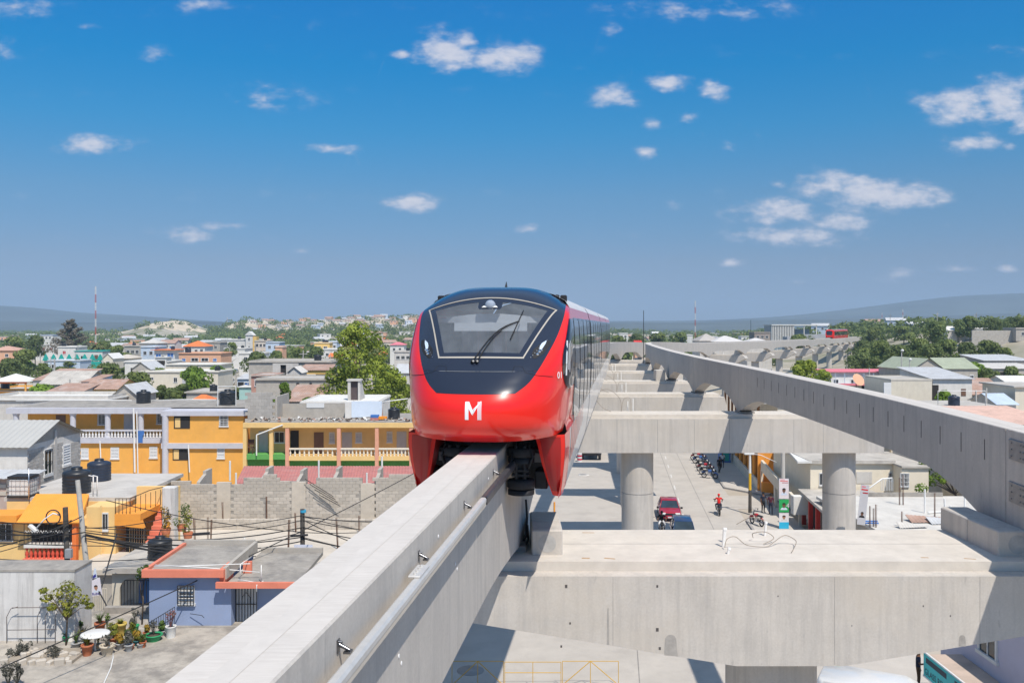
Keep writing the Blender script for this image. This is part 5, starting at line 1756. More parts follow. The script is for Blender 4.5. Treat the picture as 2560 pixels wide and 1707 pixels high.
house('concrete house with a cream awning and blue window', 105, 205, 958, 132, 8, PALE, 'gablex', SLAB, [(0.3, 1.9, 3.6, 1.2, 'k'), (0.78, 1.9, 1.2, 1.0, 'w')], rh=1.6, over=0.5)
house('house with blue louvred flank beside the cream awning', 203, 226, 955, 128, 7, BLUEW, 'shed', RUST, [(0.3, 2.2, 0.9, 1.3, 'l'), (0.75, 2.2, 0.9, 1.3, 'l')], rh=0.7)
house('yellow gabled house with a grey roof behind the orange building', 207, 292, 972, 122, 7, YELW, 'gablex', RUST, [(0.12, 2.2, 1.5, 1.2, 'k'), (0.4, 2.2, 1.6, 1.4, 'w')], rh=1.1)
house('red brown roofed lean-to in front of the yellow gabled house', 112, 198, 982, 118, 6, PALE, 'shed', RUST, [(0.25, 1.3, 2.6, 0.6, 'k')], rh=0.9)
house('grey shed with a shiny pale metal roof behind the left roof tank', 285, 340, 985, 106, 6, BLOCK, 'gable', ZINC, [], rh=1.1)
house('white roofed house with low parapet behind the orange building', -40, 270, 1000, 101, 7, PALE, 'flat', SLABW, [], par=0.35)
house('grey block house with a plain wall left of the street', 466, 545, 982, 125, 7, BLOCK, 'flat', SLAB, [(0.3, 1.8, 1.0, 1.0, 'w')], par=0.1)
house('little hut with an orange pyramid roof behind the orange building', 484, 514, 1002, 112, 3, CREAMW, 'hip', CLAY, [], rh=0.7)
house('small shop with a light blue door on the street corner', 593, 628, 948, 165, 5, BLUEW, 'shed', ZINC, [(0.3, 2.3, 1.3, 1.8, 'k'), (0.75, 2.3, 1.4, 1.8, 'b')], rh=0.7)
house('turquoise stall below the corner shop', 598, 628, 968, 150, 4, mat('light_turquoise', (0.36, 0.56, 0.52), 0.8, 0.1, 1), 'flat', SLABW, [], par=0)
lg = house('long unfinished grey block building with an open doorway', 622, 826, 906, 152, 10, BLOCK, 'flat', SLAB, [], par=0.2)
b = MB(); b.box(-2.3, -1.0, -2.2, -1.9, 0, PZ(908, 150)-lg.location.z); b.box(-0.05, 2.0, -2.2, -1.9, 0, PZ(908, 150)-lg.location.z); b.box(-1.0, -0.05, -2.2, -1.9, PZ(912, 150)-lg.location.z, PZ(908, 150)-lg.location.z); b.build('stair_house', PALE, lg)
b = MB(); b.box(-1.02, -0.03, -1.85, -1.8, 0, PZ(910, 150)); b.build('dark_doorway', MATS['dark_opening'], lg)
house('low house with a red striped awning and yellow posts', 748, 822, 926, 146, 5, YELW, 'shed', RUST, [(0.35, 2.2, 2.0, 1.6, 'b'), (0.75, 2.2, 1.8, 1.6, 'k')], rh=0.8)
house('fallen grey gable with timber props in front of the block building', 720, 752, 930, 140, 4, PALE, 'gable', PALE, [(0.5, 1.4, 1.6, 0.9, 'k')], rh=0.8)
house('shack with a red striped fence right of the street', 628, 684, 940, 140, 6, mat('brick_pink', (0.50, 0.28, 0.22), 0.9, 0.15, 2), 'flat', SLAB, [(0.3, 1.6, 1.0, 1.0, 'w')], par=0.1)
house('block building with roof columns below the long grey one', 640, 830, 950, 128, 8, BLOCK, 'flat', SLAB, [(0.36, 1.6, 0.9, 1.2, 'k'), (0.55, 1.6, 0.4, 1.2, 'k'), (0.72, 1.6, 0.35, 1.2, 'k')], par=0.15)
house('low rust striped zinc roof behind the yellow building', 712, 796, 1004, 108, 7, BLOCK, 'shed', RUST, [], rh=1.6)
st = house('white flat roof with a narrow concrete stair tower', 752, 946, 1008, 94, 9, WHT, 'flat', SLABW, [], par=0.1, over=0.1)
b = MB(); zr = PZ(1008, 94)-st.location.z; z1 = PZ(953, 96)-st.location.z
b.box(0.45, 0.75, 2.2, 3.2, zr+0.13, z1); b.box(1.55, 1.8, 2.2, 3.2, zr+0.13, z1); b.box(0.35, 1.9, 2.1, 3.3, z1, z1+0.2); b.prism([(2.2+1.0, zr+0.13), (2.2+3.2, zr+0.13), (2.2+1.0, z1)], 'x', 1.55, 1.8)
b.build('stair_tower', PALE, st)
b = MB(); b.box(0.75, 1.55, 2.5, 2.55, zr+0.13, z1); b.build('dark_door', mat('brown_grey_door', (0.10, 0.075, 0.075), 0.8, 0.15, 3), st)
house('grey white house squeezed between big tree and train', 990, 1040, 932, 150, 8, PALE, 'gablex', ZINC, [(0.4, 2.0, 1.0, 1.0, 'w')], rh=1.3)
house('yellow house with square dark windows left of the big tree', 786, 824, 858, 350, 8, YELW, 'flat', SLABW, [(0.3, 2.6, 1.6, 1.4, 'w'), (0.72, 2.6, 1.6, 1.4, 'w')])
house('pale house with a white roof box left of the big tree', 822, 842, 855, 356, 7, BLUEW, 'flat', SLABW, row(2, 2.4, 1.0, 1.2, 'w'))
house('long white house with steps left of the big tree', 806, 872, 874, 320, 9, WHT, 'flat', SLABW, row(4, 2.3, 1.1, 1.1, 'w'))
house('salmon house peeping out left of the big tree', 860, 882, 862, 330, 7, PEACH, 'hip', CLAY, row(1, 2.2, 1.0, 1.1, 'w'), rh=1.0)
house('orange roofed house low to the left of the big tree', 822, 848, 892, 240, 6, ORAW, 'gablex', CLAY, [], rh=0.9)
house('white house with a pale pink roof right of the big tree', 975, 1010, 862, 330, 8, WHT, 'hip', PINK, row(2, 2.2, 1.0, 1.1, 'w'), rh=1.0)
house('grey house right of the big tree with dark upper windows', 985, 1030, 880, 270, 8, PALE, 'flat', SLAB, row(3, 2.2, 1.2, 1.1, 'w'))

# --- right of the guideway
pk = house('long white house with a pink roof edge and blue trim', 2078, 2275, 930, 150, 8, WHT, 'flat', PINK, [(0.06, 2.2, 0.9, 1.0, 'w'), (0.28, 2.2, 0.9, 1.0, 'w'), (0.42, 2.8, 0.9, 1.9, 'k'), (0.5, 2.0, 0.7, 0.9, 'w'), (0.62, 2.2, 1.1, 1.1, 'w'), (0.78, 2.6, 1.0, 1.8, 'k'), (0.9, 2.2, 0.9, 1.0, 'w')], par=0, over=0.5)
b = MB(); b.box(-6.6, 6.6, -1.4, -1.25, PZ(957, 150)-pk.location.z-0.35, PZ(957, 150)-pk.location.z); b.build('pink_band', PINK, pk)
b = MB(); b.box(-6.6, 6.6, -1.3, -0.002, PZ(957, 150)-pk.location.z-0.2, PZ(957, 150)-pk.location.z-0.05); b.build('balcony_slab', BLUEW, pk)
for k in range(9):
 b = MB(); b.cyl((-6.4+k*1.6, -1.2, PZ(957, 150)-pk.location.z), (-6.4+k*1.6, -1.2, PZ(932, 150)-pk.location.z), 0.05, n=6); b.build('post', BLUEW, pk)
gr = house('grey block house with a pale green metal roof', 2278, 2362, 922, 140, 10, BLOCK, 'gable', GREENR, [(0.15, 2.2, 1.0, 0.9, 'w'), (0.5, 2.0, 0.5, 0.8, 'b'), (0.85, 2.4, 0.6, 1.3, 'w')], rh=1.6, rz=0.12)
house('grey block wing of the green roofed house', 2362, 2444, 921, 139.5, 9, BLOCK, 'gablex', GREENR, [(0.22, 2.4, 0.6, 1.2, 'w'), (0.58, 2.0, 0.5, 0.8, 'w'), (0.82, 2.4, 0.6, 1.4, 'w')], rh=1.5)
wh = house('tall blank white walled house with rain streaks', 2228, 2330, 952, 92, 7, CREAMW, 'flat', SLAB, [], par=0.05, over=0.02)
b = MB(); b.box(-2.9, -2.15, -0.15, -0.02, PZ(990, 92)-wh.location.z, PZ(956, 92)-wh.location.z); b.build('side_frame', FRAME, wh)
house('white house with a red awning over a small window', 2332, 2430, 948, 94, 8, WHT, 'shed', ZINC, [(0.06, 3.0, 0.7, 2.4, 'k'), (0.78, 1.75, 0.5, 0.75, 'd')], rh=0.9, over=0.3)
house('low house with a rust streaked roof and block walls', 2432, 2515, 985, 98, 8, BLOCK, 'gablex', RUST, [(0.35, 1.6, 0.4, 0.4, 'w')], rh=1.5)
house('small grey blue shack with a blue roof', 2495, 2540, 1010, 84, 5, PALE, 'gablex', BLUEW, [(0.35, 1.2, 0.7, 0.5, 'w')], rh=0.8)
house('tall beige house cut by the right edge', 2538, 2640, 968, 86, 6, CREAMW, 'flat', SLAB, [], par=0)
house('salmon corrugated roof low at the right edge', 2478, 2660, 1062, 66, 7, CREAMW, 'shed', mat('salmon_zinc', (0.66, 0.44, 0.35), 0.75, 0.12, 1.2, dirt=0.3), [], rh=0.75, rz=0.05)
house('white roofed house at the right edge below the trees', 2528, 2620, 962, 118, 7, WHT, 'gablex', SLABW, [], rh=1.0)
house('grey shack with sagging tin roof below the earth bank', 2462, 2580, 902, 165, 9, BLOCK, 'shed', ZINC, [(0.4, 1.4, 3.0, 0.8, 'k')], rh=0.9)
house('second tin roofed shack below the earth bank', 2478, 2600, 922, 150, 7, BLOCK, 'shed', PALE, [(0.2, 1.3, 2.4, 0.8, 'k')], rh=0.7)
house('pale long roof on the hill crest', 2368, 2424, 826, 300, 9, PALE, 'gablex', SLABW, [], rh=1.4)
house('white shed on the hill beside the flag pole', 2434, 2478, 822, 295, 6, WHT, 'flat', SLABW, row(2, 1.6, 0.8, 0.8, 'w'))
house('grey house at the top right corner of the hill', 2540, 2600, 822, 268, 7, BLOCK, 'flat', SLAB, row(2, 2.0, 1.0, 1.0, 'w'))
house('low hip roofed concrete house behind the far beam, left one', 1750, 1800, 852, 285, 12, PALE, 'hip', mat('grey_roof', (0.45, 0.41, 0.37), 0.9, 0.1, 1), [], rh=2.2)
house('low hip roofed concrete house behind the far beam, right one', 1786, 1862, 854, 280, 12, PALE, 'hip', mat('pale_grey_roof', (0.60, 0.57, 0.54), 0.9, 0.1, 1), [], rh=1.8)
b_ = house('pale grey water tower house behind the far beam', 1776, 1794, 842, 290, 4, BLUEW, 'flat', SLABW, [], par=0)
house('low roof behind the far beam beside the station', 1868, 1930, 856, 270, 9, PALE, 'hip', MATS['pale_grey_roof'], [], rh=1.3)
house('brownish house left of the white slatted station', 1886, 1926, 832, 400, 9, mat('brown_grey_render', (0.33, 0.27, 0.23), 0.9, 0.1, 1), 'flat', SLAB, row(3, 2.4, 1.3, 1.2, 'w'))
house('white distant house just right of the train', 1548, 1570, 834, 520, 8, WHT, 'flat', SLABW, row(2, 2.2, 1.4, 1.2, 'w'))
house('white distant house beside the thin black mast', 1632, 1648, 834, 560, 8, WHT, 'gablex', SLABW, [], rh=1.2)
house('white distant house left of the red and white mast', 1715, 1732, 838, 480, 7, WHT, 'flat', SLABW, [])
house('red roofed hut beyond the bend beside the mast', 1588, 1604, 858, 270, 4, PEACH, 'gablex', mat('bright_red_roof', (0.6, 0.04, 0.03), 0.6, 0.1, 1), [], rh=0.8)
# white slatted station with a flat canopy
sy = 470.0
stn = thing('station_building', 'distant white station hall with vertical slats and a flat canopy', 'station', (PX(1956, sy), sy, 0))
zt, zb_ = PZ(811, sy), PZ(848, sy)
hw = (PX(1974, sy)-PX(1920, sy))/2
b = MB(); b.box(-hw, hw, 0, 14, 0, zt-0.6); b.build('wall', mat('station_glass_wall', (0.20, 0.25, 0.30), 0.3, 0.15, 0.3), stn)
b = MB(); b.box(-hw-0.3, hw+12.5, -1.2, 15, zt-0.6, zt); b.build('roof', WHT, stn)
for k in range(14):
 b = MB(); x = lerp(-hw, hw, k/13); b.box(x-0.22, x+0.22, -0.9, -0.1, zb_-1, zt-0.6); b.build('slat', WHT, stn)
b = MB(); b.box(hw+2, hw+9.5, 3, 12, 0, zt-2.6); b.build('hall', MATS['station_glass_wall'], stn)
for x in (hw+5.5, hw+12.0):
 b = MB(); b.box(x-0.2, x+0.2, -0.8, -0.4, 0, zt-0.6); b.build('column', WHT, stn)
# platform hall behind it, along the far track
b = MB(); b.box(PX(1968, 440), PX(2100, 440), 440, 448, 0, PZ(842, 440)); b.box(PX(2000, 440), PX(2110, 440), 441, 447, PZ(842, 440)+0.01, PZ(836, 440))
o = b.build('platform_hall', mat('platform_grey', (0.36, 0.36, 0.37), 0.9, 0.12, 0.4)); tag(o, 'long grey platform building beside the far train', 'platform', kind='thing')
# stone wall on the hill
hw_ = MB()
xs = [2430, 2470, 2510, 2560, 2640]
P0 = [(PX(x, 270), 270.0) for x in xs]
for (xa, ya), (xb, yb) in zip(P0[:-1], P0[1:]):
 z = 12.3
 hw_.box(xa, xb-0.02, ya, ya+0.4, 8, PZ(826, 270))
o = hw_.build('retaining_wall', BLOCK); tag(o, 'long grey wall along the top of the grassy hill', 'wall', kind='thing')
# bare earth scar on the bank
eb = MB()
rows = []
for j in range(9):
 row_ = []
 for i in range(21):
  px = lerp(2475, 2640, i/20); Yv = lerp(196, 236, j/8)
  X = PX(px, Yv)
  row_.append((X, Yv, hgt(X, Yv)+0.15+0.9*sin(pi*i/20)*sin(pi*min(1, j/7))+0.5*mnoise.noise(Vector((X*0.3, Yv*0.3, 2)))))
 rows.append(row_)
eb.grid(rows); o = eb.build('earth_bank', mat('bare_earth', (0.50, 0.34, 0.21), 0.95, 0.2, 0.3, dirt=0.4, dirtcol=(0.36, 0.25, 0.16))); tag(o, kind='structure')

# bare sand on the mounds left of the far hill
for k, (cx_, cy_, rx_, ry_) in enumerate(((-385, 1012, 46, 60), (-300, 992, 30, 50), (-470, 985, 95, 22))):
 rows = []
 for j in range(13):
  rows.append([(cx_+rx_*(i/12-1), cy_+ry_*(j/6-1), hgt(cx_+rx_*(i/12-1), cy_+ry_*(j/6-1))+0.6-2.2*((i/12-1)**2+(j/6-1)**2)**2) for i in range(25)])
 b = MB(); b.grid(rows); o = b.build('sand_mound', mat('bare_sand', (0.60, 0.50, 0.37), 0.95, 0.12, 0.06, dirt=0.4, dirtcol=(0.46, 0.37, 0.26))); tag(o, kind='structure')
rows = []
for j in range(15):
 Yv = lerp(890, 1085, j/14)
 rows.append([(PX(px, Yv), Yv, hgt(PX(px, Yv), Yv)+0.5-(1.6 if j in (0, 14) or i in (0, 30) else 0)+0.5*mnoise.noise(Vector((px*0.03, Yv*0.02, 0)))) for i, px in enumerate([lerp(590, 1120, q/30) for q in range(31)])])
b = MB(); b.grid(rows); o = b.build('sandy_hill', mat('sandy_hill', (0.54, 0.45, 0.34), 0.95, 0.16, 0.05, dirt=0.75, dirtcol=(0.20, 0.21, 0.10), dth=0.50)); tag(o, kind='structure')
# --- many small houses farther off: over the plain and up the far hill
SMALL = []
for k, (wm, rm, rf) in enumerate(((WHT, SLABW, 'flat'), (PALE, SLAB, 'flat'), (CREAMW, RUST, 'gablex'), (BLOCK, ZINC, 'gablex'), (PEACH, SLABW, 'flat'), (WHT, CLAY, 'hip'), (BLUEW, ZINC, 'gablex'), (YELW, SLABW, 'flat'))):
 w, d, h = (7, 7, 3.0) if k % 2 else (9, 8, 5.6)
 wb = MB(); wb.box(-w/2, w/2, 0, d, -2.5, h)
 rb = MB()
 if rf == 'flat':
  rb.box(-w/2-0.3, w/2+0.3, -0.3, d+0.3, h+0.001, h+0.2)
 else:
  rb.add([(-w/2-.4, -.4, h), (w/2+.4, -.4, h), (w/2+.4, d+.4, h), (-w/2-.4, d+.4, h), (-w/2+(2.5 if rf == 'hip' else -.4), d/2, h+1.5), (w/2-(2.5 if rf == 'hip' else -.4), d/2, h+1.5)], [(0, 1, 5, 4), (1, 2, 5), (2, 3, 4, 5), (3, 0, 4), (3, 2, 1, 0)])
 SMALL.append((wb.mesh('wall', wm), rb.mesh('roof', rm), w, h, ['white', 'grey', 'cream', 'bare block', 'peach', 'white', 'pale blue', 'yellow'][k], {'flat': 'flat roofed', 'gablex': 'tin roofed', 'hip': 'orange roofed'}[rf]))
def small_house(k, X, Y, where, group, s=1.0):
 wm, rm, w, h, c, rf = SMALL[k]
 t = thing('house', f'small {c} {rf} house {where}', 'house', (X, Y, hgt(X, Y)), random.uniform(-0.5, 0.5), f'{c} {rf} houses {group}', scale=s)
 put('wall', wm, t); put('roof', rm, t)
 for x in (-w*0.27, w*0.2):
  o = put('window', UF, t, (x, -0.005, h-2.2), 0, (1.3, 1, 1.3)); put('pane', UP_DARK, o)
 return t
rng = random.Random(77)
spots = []
def free(X, Y, d):
 for (a, c) in spots:
  if (a-X)**2 + (c-Y)**2 < d*d:
   return False
 spots.append((X, Y))
 return True
cnt = 0
while cnt < 105:                                   # the far hill
 px = rng.uniform(600, 1060); Y = rng.uniform(880, 1110); X = PX(px, Y)
 if hgt(X, Y) < 7 or not free(X, Y, 13):
  continue
 k = rng.choice((0, 1, 1, 2, 2, 3, 3, 1, 4, 6))
 small_house(k, X, Y, 'on the far hill', 'on the far hill', rng.uniform(0.6, 0.95)); cnt += 1
cnt = 0
while cnt < 60:                                   # the town between the named houses and the hill
 px = rng.uniform(280, 1040); Y = 330*(2.4**rng.random()); X = PX(px, Y)
 if not free(X, Y, 17):
  continue
 small_house(rng.randrange(8), X, Y, 'in the distant town left of the train', 'in the distant town', 1.0); cnt += 1
cnt = 0
while cnt < 26:
 px = rng.uniform(1530, 2380); Y = 360*(2.2**rng.random()); X = PX(px, Y)
 if not free(X, Y, 24):
  continue
 small_house(rng.randrange(8), X, Y, 'among the trees beyond the far guideway', 'beyond the far guideway', 1.0); cnt += 1
cnt = 0
while cnt < 16:
 px = rng.uniform(-20, 330); Y = 420*(2.2**rng.random()); X = PX(px, Y)
 if not free(X, Y, 24):
  continue
 small_house(rng.randrange(8), X, Y, 'on the plain at the far left', 'on the far left plain', 1.0); cnt += 1
# town clutter: utility poles, roof tanks, small trees between the houses
pol = MB(); pol.cyl((0, 0, 0), (0, 0, 8.5), 0.15, 0.10, 6); pol_me = pol.mesh('shaft', POLEC0)
arm_ = MB(); arm_.box(-0.9, 0.9, -0.05, 0.05, 7.7, 7.82); arm_me = arm_.mesh('crossarm', POLEC0)
for k in range(46):
 left = k < 32
 px = rng.uniform(20, 1000) if left else rng.uniform(1560, 2540); Y = rng.uniform(125, 420) if left else rng.uniform(140, 420)
 if not left and px > 2100 and Y < 200:
  continue
 X = PX(px, Y); t = thing('utility_pole', beside('thin grey utility pole', px, 812+F*(CAM_Z-8)/Y, 'thin grey utility pole among the town roofs ' + ('left' if left else 'right') + ' of the train'), 'pole', (X, Y, hgt(X, Y)), rng.uniform(0, 3), 'town utility poles ' + ('left' if left else 'right'), scale=rng.uniform(0.85, 1.15))
 put('shaft', pol_me, t); put('crossarm', arm_me, t)
for k in range(18):
 a0, a1, yt, Y = rng.choice(FLATS)
 px = rng.uniform(a0+6, a1-6)
 water_tank(beside('black roof tank', px, yt, 'black water tank on a flat roof of the distant town'), (PX(px, Y), Y+rng.uniform(1.2, 4.5), PZ(yt, Y)+0.131), rng.uniform(0.7, 1.0), rng.choice('kb'), 'tanks on distant roofs')
for k in range(60):
 px = rng.uniform(-20, 1010); Y = rng.uniform(118, 330); X = PX(px, Y)
 hh = rng.uniform(3.5, 7.5)
 tree(rng.choice('abcdcal'), px, 0, Y, hh, rng.uniform(4, 8)*F/Y, beside('small green tree', px, 812+F*(CAM_Z-hh)/Y, 'small green tree between the houses of the town'), 'small trees in the town')
for k in range(16):
 px = rng.uniform(2150, 2330); Y = rng.uniform(195, 300)
 tree(rng.choice('abab'), px, 0, Y, rng.uniform(7, 11), rng.uniform(7, 11)*F/Y, 'green tree in the grove right of the guideway end', 'grove right of the guideway end')
for k in range(22):
 px = rng.uniform(2070, 2560); Y = rng.uniform(110, 190); X = PX(px, Y)
 tree(rng.choice('abcdal'), px, 0, Y, rng.uniform(3.5, 7), rng.uniform(4, 8)*F/Y, 'small green tree among the houses right of the guideway', 'small trees right of the guideway')
# radio masts
def mast(label, px, yt, Y, r, bands=False, wires=False, mcol_=None):
 X = PX(px, Y); z0 = hgt(X, Y)
 t = thing('radio_mast', label, 'mast', (X, Y, z0))
 H = PZ(yt, Y)-z0
 n = 9 if bands else 1
 for k in range(n):
  b = MB()
  za, zb2 = H*k/n, H*(k+1)/n
  if bands:
   for q in range(3):
    a = q*2.094
    b.cyl((r*cos(a), r*sin(a), za), (r*cos(a), r*sin(a), zb2), r*0.22, n=4)
   for i in range(6):
    z = lerp(za, zb2, i/6)
    for q in range(3):
     a, c = q*2.094, (q+1)*2.094
     b.cyl((r*cos(a), r*sin(a), z), (r*cos(c), r*sin(c), lerp(za, zb2, (i+1)/6)), r*0.12, n=4)
  else:
   b.cyl((0, 0, 0), (0, 0, H), r, r*0.6, 8)
  b.build('lattice_section' if bands else 'pole', (mat('mast_red', (0.45, 0.10, 0.08), 0.7, 0.1, 2) if k % 2 else WHT) if bands else (mcol_ or BLACK), t)
 return t
mast('tall red and white lattice mast behind the palm', 239, 716, 420, 0.30, True)
mast('red and white lattice mast rising behind the far beam', 1738, 752, 430, 0.26, True)
o = mast('thin black lightning pole standing on the bend of the right beam', 1609, 776, 113.5, 0.06);
mast('short thin mast left of the white station', 1877, 800, 440, 0.16)
mast('far lattice pylon above the left tree line', 568, 793, 1500, 0.5, True)
mast('far pylon on the horizon right of the station, left one', 2205, 781, 1500, 0.6, True)
mast('far pylon on the horizon right of the station, right one', 2257, 773, 1500, 0.7, True)
mast('white flag pole on the right hand hill', 2437, 785, 290, 0.14, mcol_=WHT)
# far red train on the other track
far = thing('monorail_train', 'small distant red monorail train on the far track', 'train', (interp(T1, 338), 338, interp(TZ, 338)), -head(T1, 338))
b = MB()
b.prism([(-1.5, 0.2), (1.5, 0.2), (1.57, 1.3), (1.5, 2.6), (1.1, 2.95), (0, 3.1), (-1.1, 2.95), (-1.5, 2.6), (-1.57, 1.3)], 'y', 1.2, 40)
b.prism([(-1.3, 0.3), (1.3, 0.3), (1.4, 1.3), (1.3, 2.3), (0.8, 2.7), (-0.8, 2.7), (-1.3, 2.3), (-1.4, 1.3)], 'y', 0.0, 1.2)
b.build('car_body', RED, far)
b = MB(); b.prism([(-0.9, 1.0), (0.9, 1.0), (1.15, 2.3), (0.7, 2.6), (-0.7, 2.6), (-1.15, 2.3)], 'y', -0.05, 0.0); b.build('windscreen', NAVY, far)
b = MB(); b.box(1.575, 1.60, 2.5, 39, 0.9, 2.3); b.box(-1.60, -1.575, 2.5, 39, 0.9, 2.3); b.build('side_glazing', WINDK, far)
b = MB(); b.box(-1.2, 1.2, 1.6, 40, 3.0, 3.12); b.build('roof', TGREY, far)
for sg in (-1, 1):
 b = MB(); b.box(min(sg*0.9, sg*1.5), max(sg*0.9, sg*1.5), 1.2, 40, -0.95, 0.2); b.build('skirt', RED, far)
# == near left: the block beside the beam
LILAC = mat('lilac_trim', (0.53, 0.525, 0.565), 0.8, 0.08, 1.5, dirt=0.2, dirtcol=(0.36, 0.35, 0.38))
ORA2 = mat('orange_awning', (0.82, 0.33, 0.055), 0.8, 0.08, 1.2, dirt=0.12)
YEL2 = mat('light_yellow_render', (0.78, 0.53, 0.22), 0.85, 0.07, 1.0, dirt=0.15, dirtcol=(0.55, 0.40, 0.22), streak=0.12)
SALMON = mat('salmon_trim', (0.70, 0.22, 0.14), 0.8, 0.1, 1.5, dirt=0.15)
BLUEH = mat('periwinkle_render', (0.27, 0.335, 0.49), 0.85, 0.06, 1.0, dirt=0.18, dirtcol=(0.30, 0.32, 0.42), streak=0.08)
GREENP = mat('green_render', (0.12, 0.36, 0.09), 0.85, 0.1, 1.2)
PINKC = mat('pink_column', (0.72, 0.36, 0.24), 0.85, 0.08, 1.5)
IRON = mat('black_iron', (0.03, 0.028, 0.028), 0.55, 0.2, 6)
WHT2 = mat('stained_white_wall', (0.63, 0.61, 0.58), 0.9, 0.08, 1.2, dirt=0.35, dirtcol=(0.33, 0.31, 0.29), streak=0.75)
TERR = mat('stained_terrace', (0.44, 0.395, 0.335), 0.95, 0.16, 1.5, dirt=0.8, dirtcol=(0.21, 0.19, 0.168), dth=0.42)
SLABD = mat('dark_stained_slab', (0.36, 0.33, 0.29), 0.95, 0.2, 1.5, dirt=0.8, dirtcol=(0.20, 0.185, 0.17), dth=0.45)
REDZ = mat('red_zinc', (0.50, 0.19, 0.16), 0.65, 0.14, 1.5, dirt=0.55, dirtcol=(0.42, 0.30, 0.26))

def bal_mesh(m, h=0.62, r=0.085):
 b = MB()
 b.lathe([(r*0.8, 0), (r*0.8, h*0.1), (r*0.5, h*0.16), (r, h*0.36), (r*0.95, h*0.48), (r*0.45, h*0.72), (r*0.6, h*0.82), (r*0.8, h*0.9), (r*0.8, h)], (0, 0, 0), 10)
 return b.mesh('baluster', m)
def grille(parent, x, y, z, w, h, nv=6, nh=3, m=None, name='window_grille', rz=0.0):
 b = MB()
 for k in range(nv+1):
  u = -w/2 + w*k/nv
  b.box(u-0.012, u+0.012, -0.012, 0.012, 0, h)
 for k in range(nh+1):
  v = h*k/nh
  b.box(-w/2, w/2, -0.016, 0.016, v-0.012, v+0.012)
 return b.build(name, m or IRON, parent, (x, y, z), rz)

# -- long orange two storey building
OB = thing('apartment_building', 'long orange two storey building with lilac trim and a columned veranda', 'building', (PX(20, 87), 87, 0))
W_, XB = PX(617, 85)-PX(20, 87), PX(415, 86)-PX(20, 87)
zr, zf = 7.72, 4.8
b = MB(); b.box(0.9, XB, 1.9, 9, 0, zr-0.55); b.build('wall', ORAW, OB)
b = MB(); b.box(0.9, XB, 0, 1.899, -0.3, zf-0.5); b.build('lower_wall', ORAW, OB)
b = MB(); b.box(XB, W_-0.3, -2.0, 9, -0.3, zr-0.55); b.build('protruding_wall', ORAW, OB)
b = MB(); b.box(0, XB, -0.35, 9.3, zr-0.549, zr); b.box(XB+0.002, W_, -2.3, 9.3, zr-0.56, zr-0.1); b.build('roof_slab', [LILAC], OB)
b = MB(); b.box(0.2, W_-0.2, 0.3, 9.2, zr+0.001, zr+0.02); b.build('roof_surface', SLABD, OB)
b = MB(); b.box(0.7, XB, -0.3, 1.9, zf-0.499, zf); b.build('veranda_slab', LILAC, OB)
b = MB(); b.box(XB+0.02, W_-0.3, -2.25, -2.0, zf-0.75, zf-0.25); b.build('floor_band', LILAC, OB)
colm = MB(); colm.cyl((0, 0, 0), (0, 0, zr-0.55-zf), 0.27, n=14); colm.lathe([(0.33, 0), (0.33, 0.12), (0.27, 0.2)], (0, 0, 0), 14); colm.lathe([(0.27, 0), (0.33, 0.1), (0.33, 0.2)], (0, 0, zr-0.55-zf-0.2), 14)
cm_ = colm.mesh('column', LILAC)
for px in (40, 182, 269, 352):
 put('column', cm_, OB, (PX(px, 87)-OB.location.x, 0.05, zf))
b = MB(); b.cyl((0, 0, 0), (0, 0, zr-0.55), 0.30, n=14); b.build('column', LILAC, OB, (XB+0.35, -2.05, 0))
bm_ = bal_mesh(mat('white_baluster', (0.72, 0.70, 0.68), 0.8, 0.06, 3), 0.62, 0.11)
nb = 34
for k in range(nb):
 x = lerp(5.2, XB-0.3, k/(nb-1))
 put('baluster', bm_, OB, (x, -0.12, zf+0.04))
b = MB(); b.box(0.7, XB-0.05, -0.26, 0.02, zf+0.66, zf+0.80); b.build('handrail', LILAC, OB)
for px0, px1, y0, y1, kd in ((140, 164, 1037, 1092, 'd'), (245, 265, 1035, 1062, 'w'), (310, 335, 1034, 1092, 'g'), (392, 415, 1032, 1060, 'w')):
 Yd = 88.9
 x = (PX(px0, Yd)+PX(px1, Yd))/2-OB.location.x
 z0, z1 = (zf if kd in 'dg' else PZ(y1, Yd)), PZ(y0, Yd)
 opening(OB, kd, x, 1.895, z0, (px1-px0)*Yd/F, z1-z0)
 if kd == 'w':
  grille(OB, x, 1.80, z0, (px1-px0)*Yd/F, z1-z0, 6, 5, FRAME)
for px0, px1, y0, y1 in ((203, 222, 1120, 1147), (277, 298, 1118, 1147), (374, 394, 1116, 1145)):
 z0, z1 = PZ(y1, 87), PZ(y0, 87)
 opening(OB, 'l', (PX(px0, 87)+PX(px1, 87))/2-OB.location.x, -0.005, z0, (px1-px0)*87/F, z1-z0)
for px0, px1, y0, y1, kd in ((435, 475, 1037, 1071, 'k'), (549, 571, 1036, 1066, 'w'), (432, 471, 1117, 1150, 'k'), (543, 562, 1116, 1146, 'l')):
 z0, z1 = PZ(y1, 85), PZ(y0, 85)
 x = (PX(px0, 85)+PX(px1, 85))/2-OB.location.x
 opening(OB, kd, x, -2.005, z0, (px1-px0)*85/F, z1-z0)
 if kd == 'w':
  grille(OB, x, -2.1, z0, (px1-px0)*85/F, z1-z0, 6, 5, FRAME)
 if kd == 'k':
  b = MB(); b.box(-0.55, -0.05, -0.02, 0, 0.1, 1.0); b.build('open_shutter', YEL2, OB, (x-0.1, -2.03, z0))
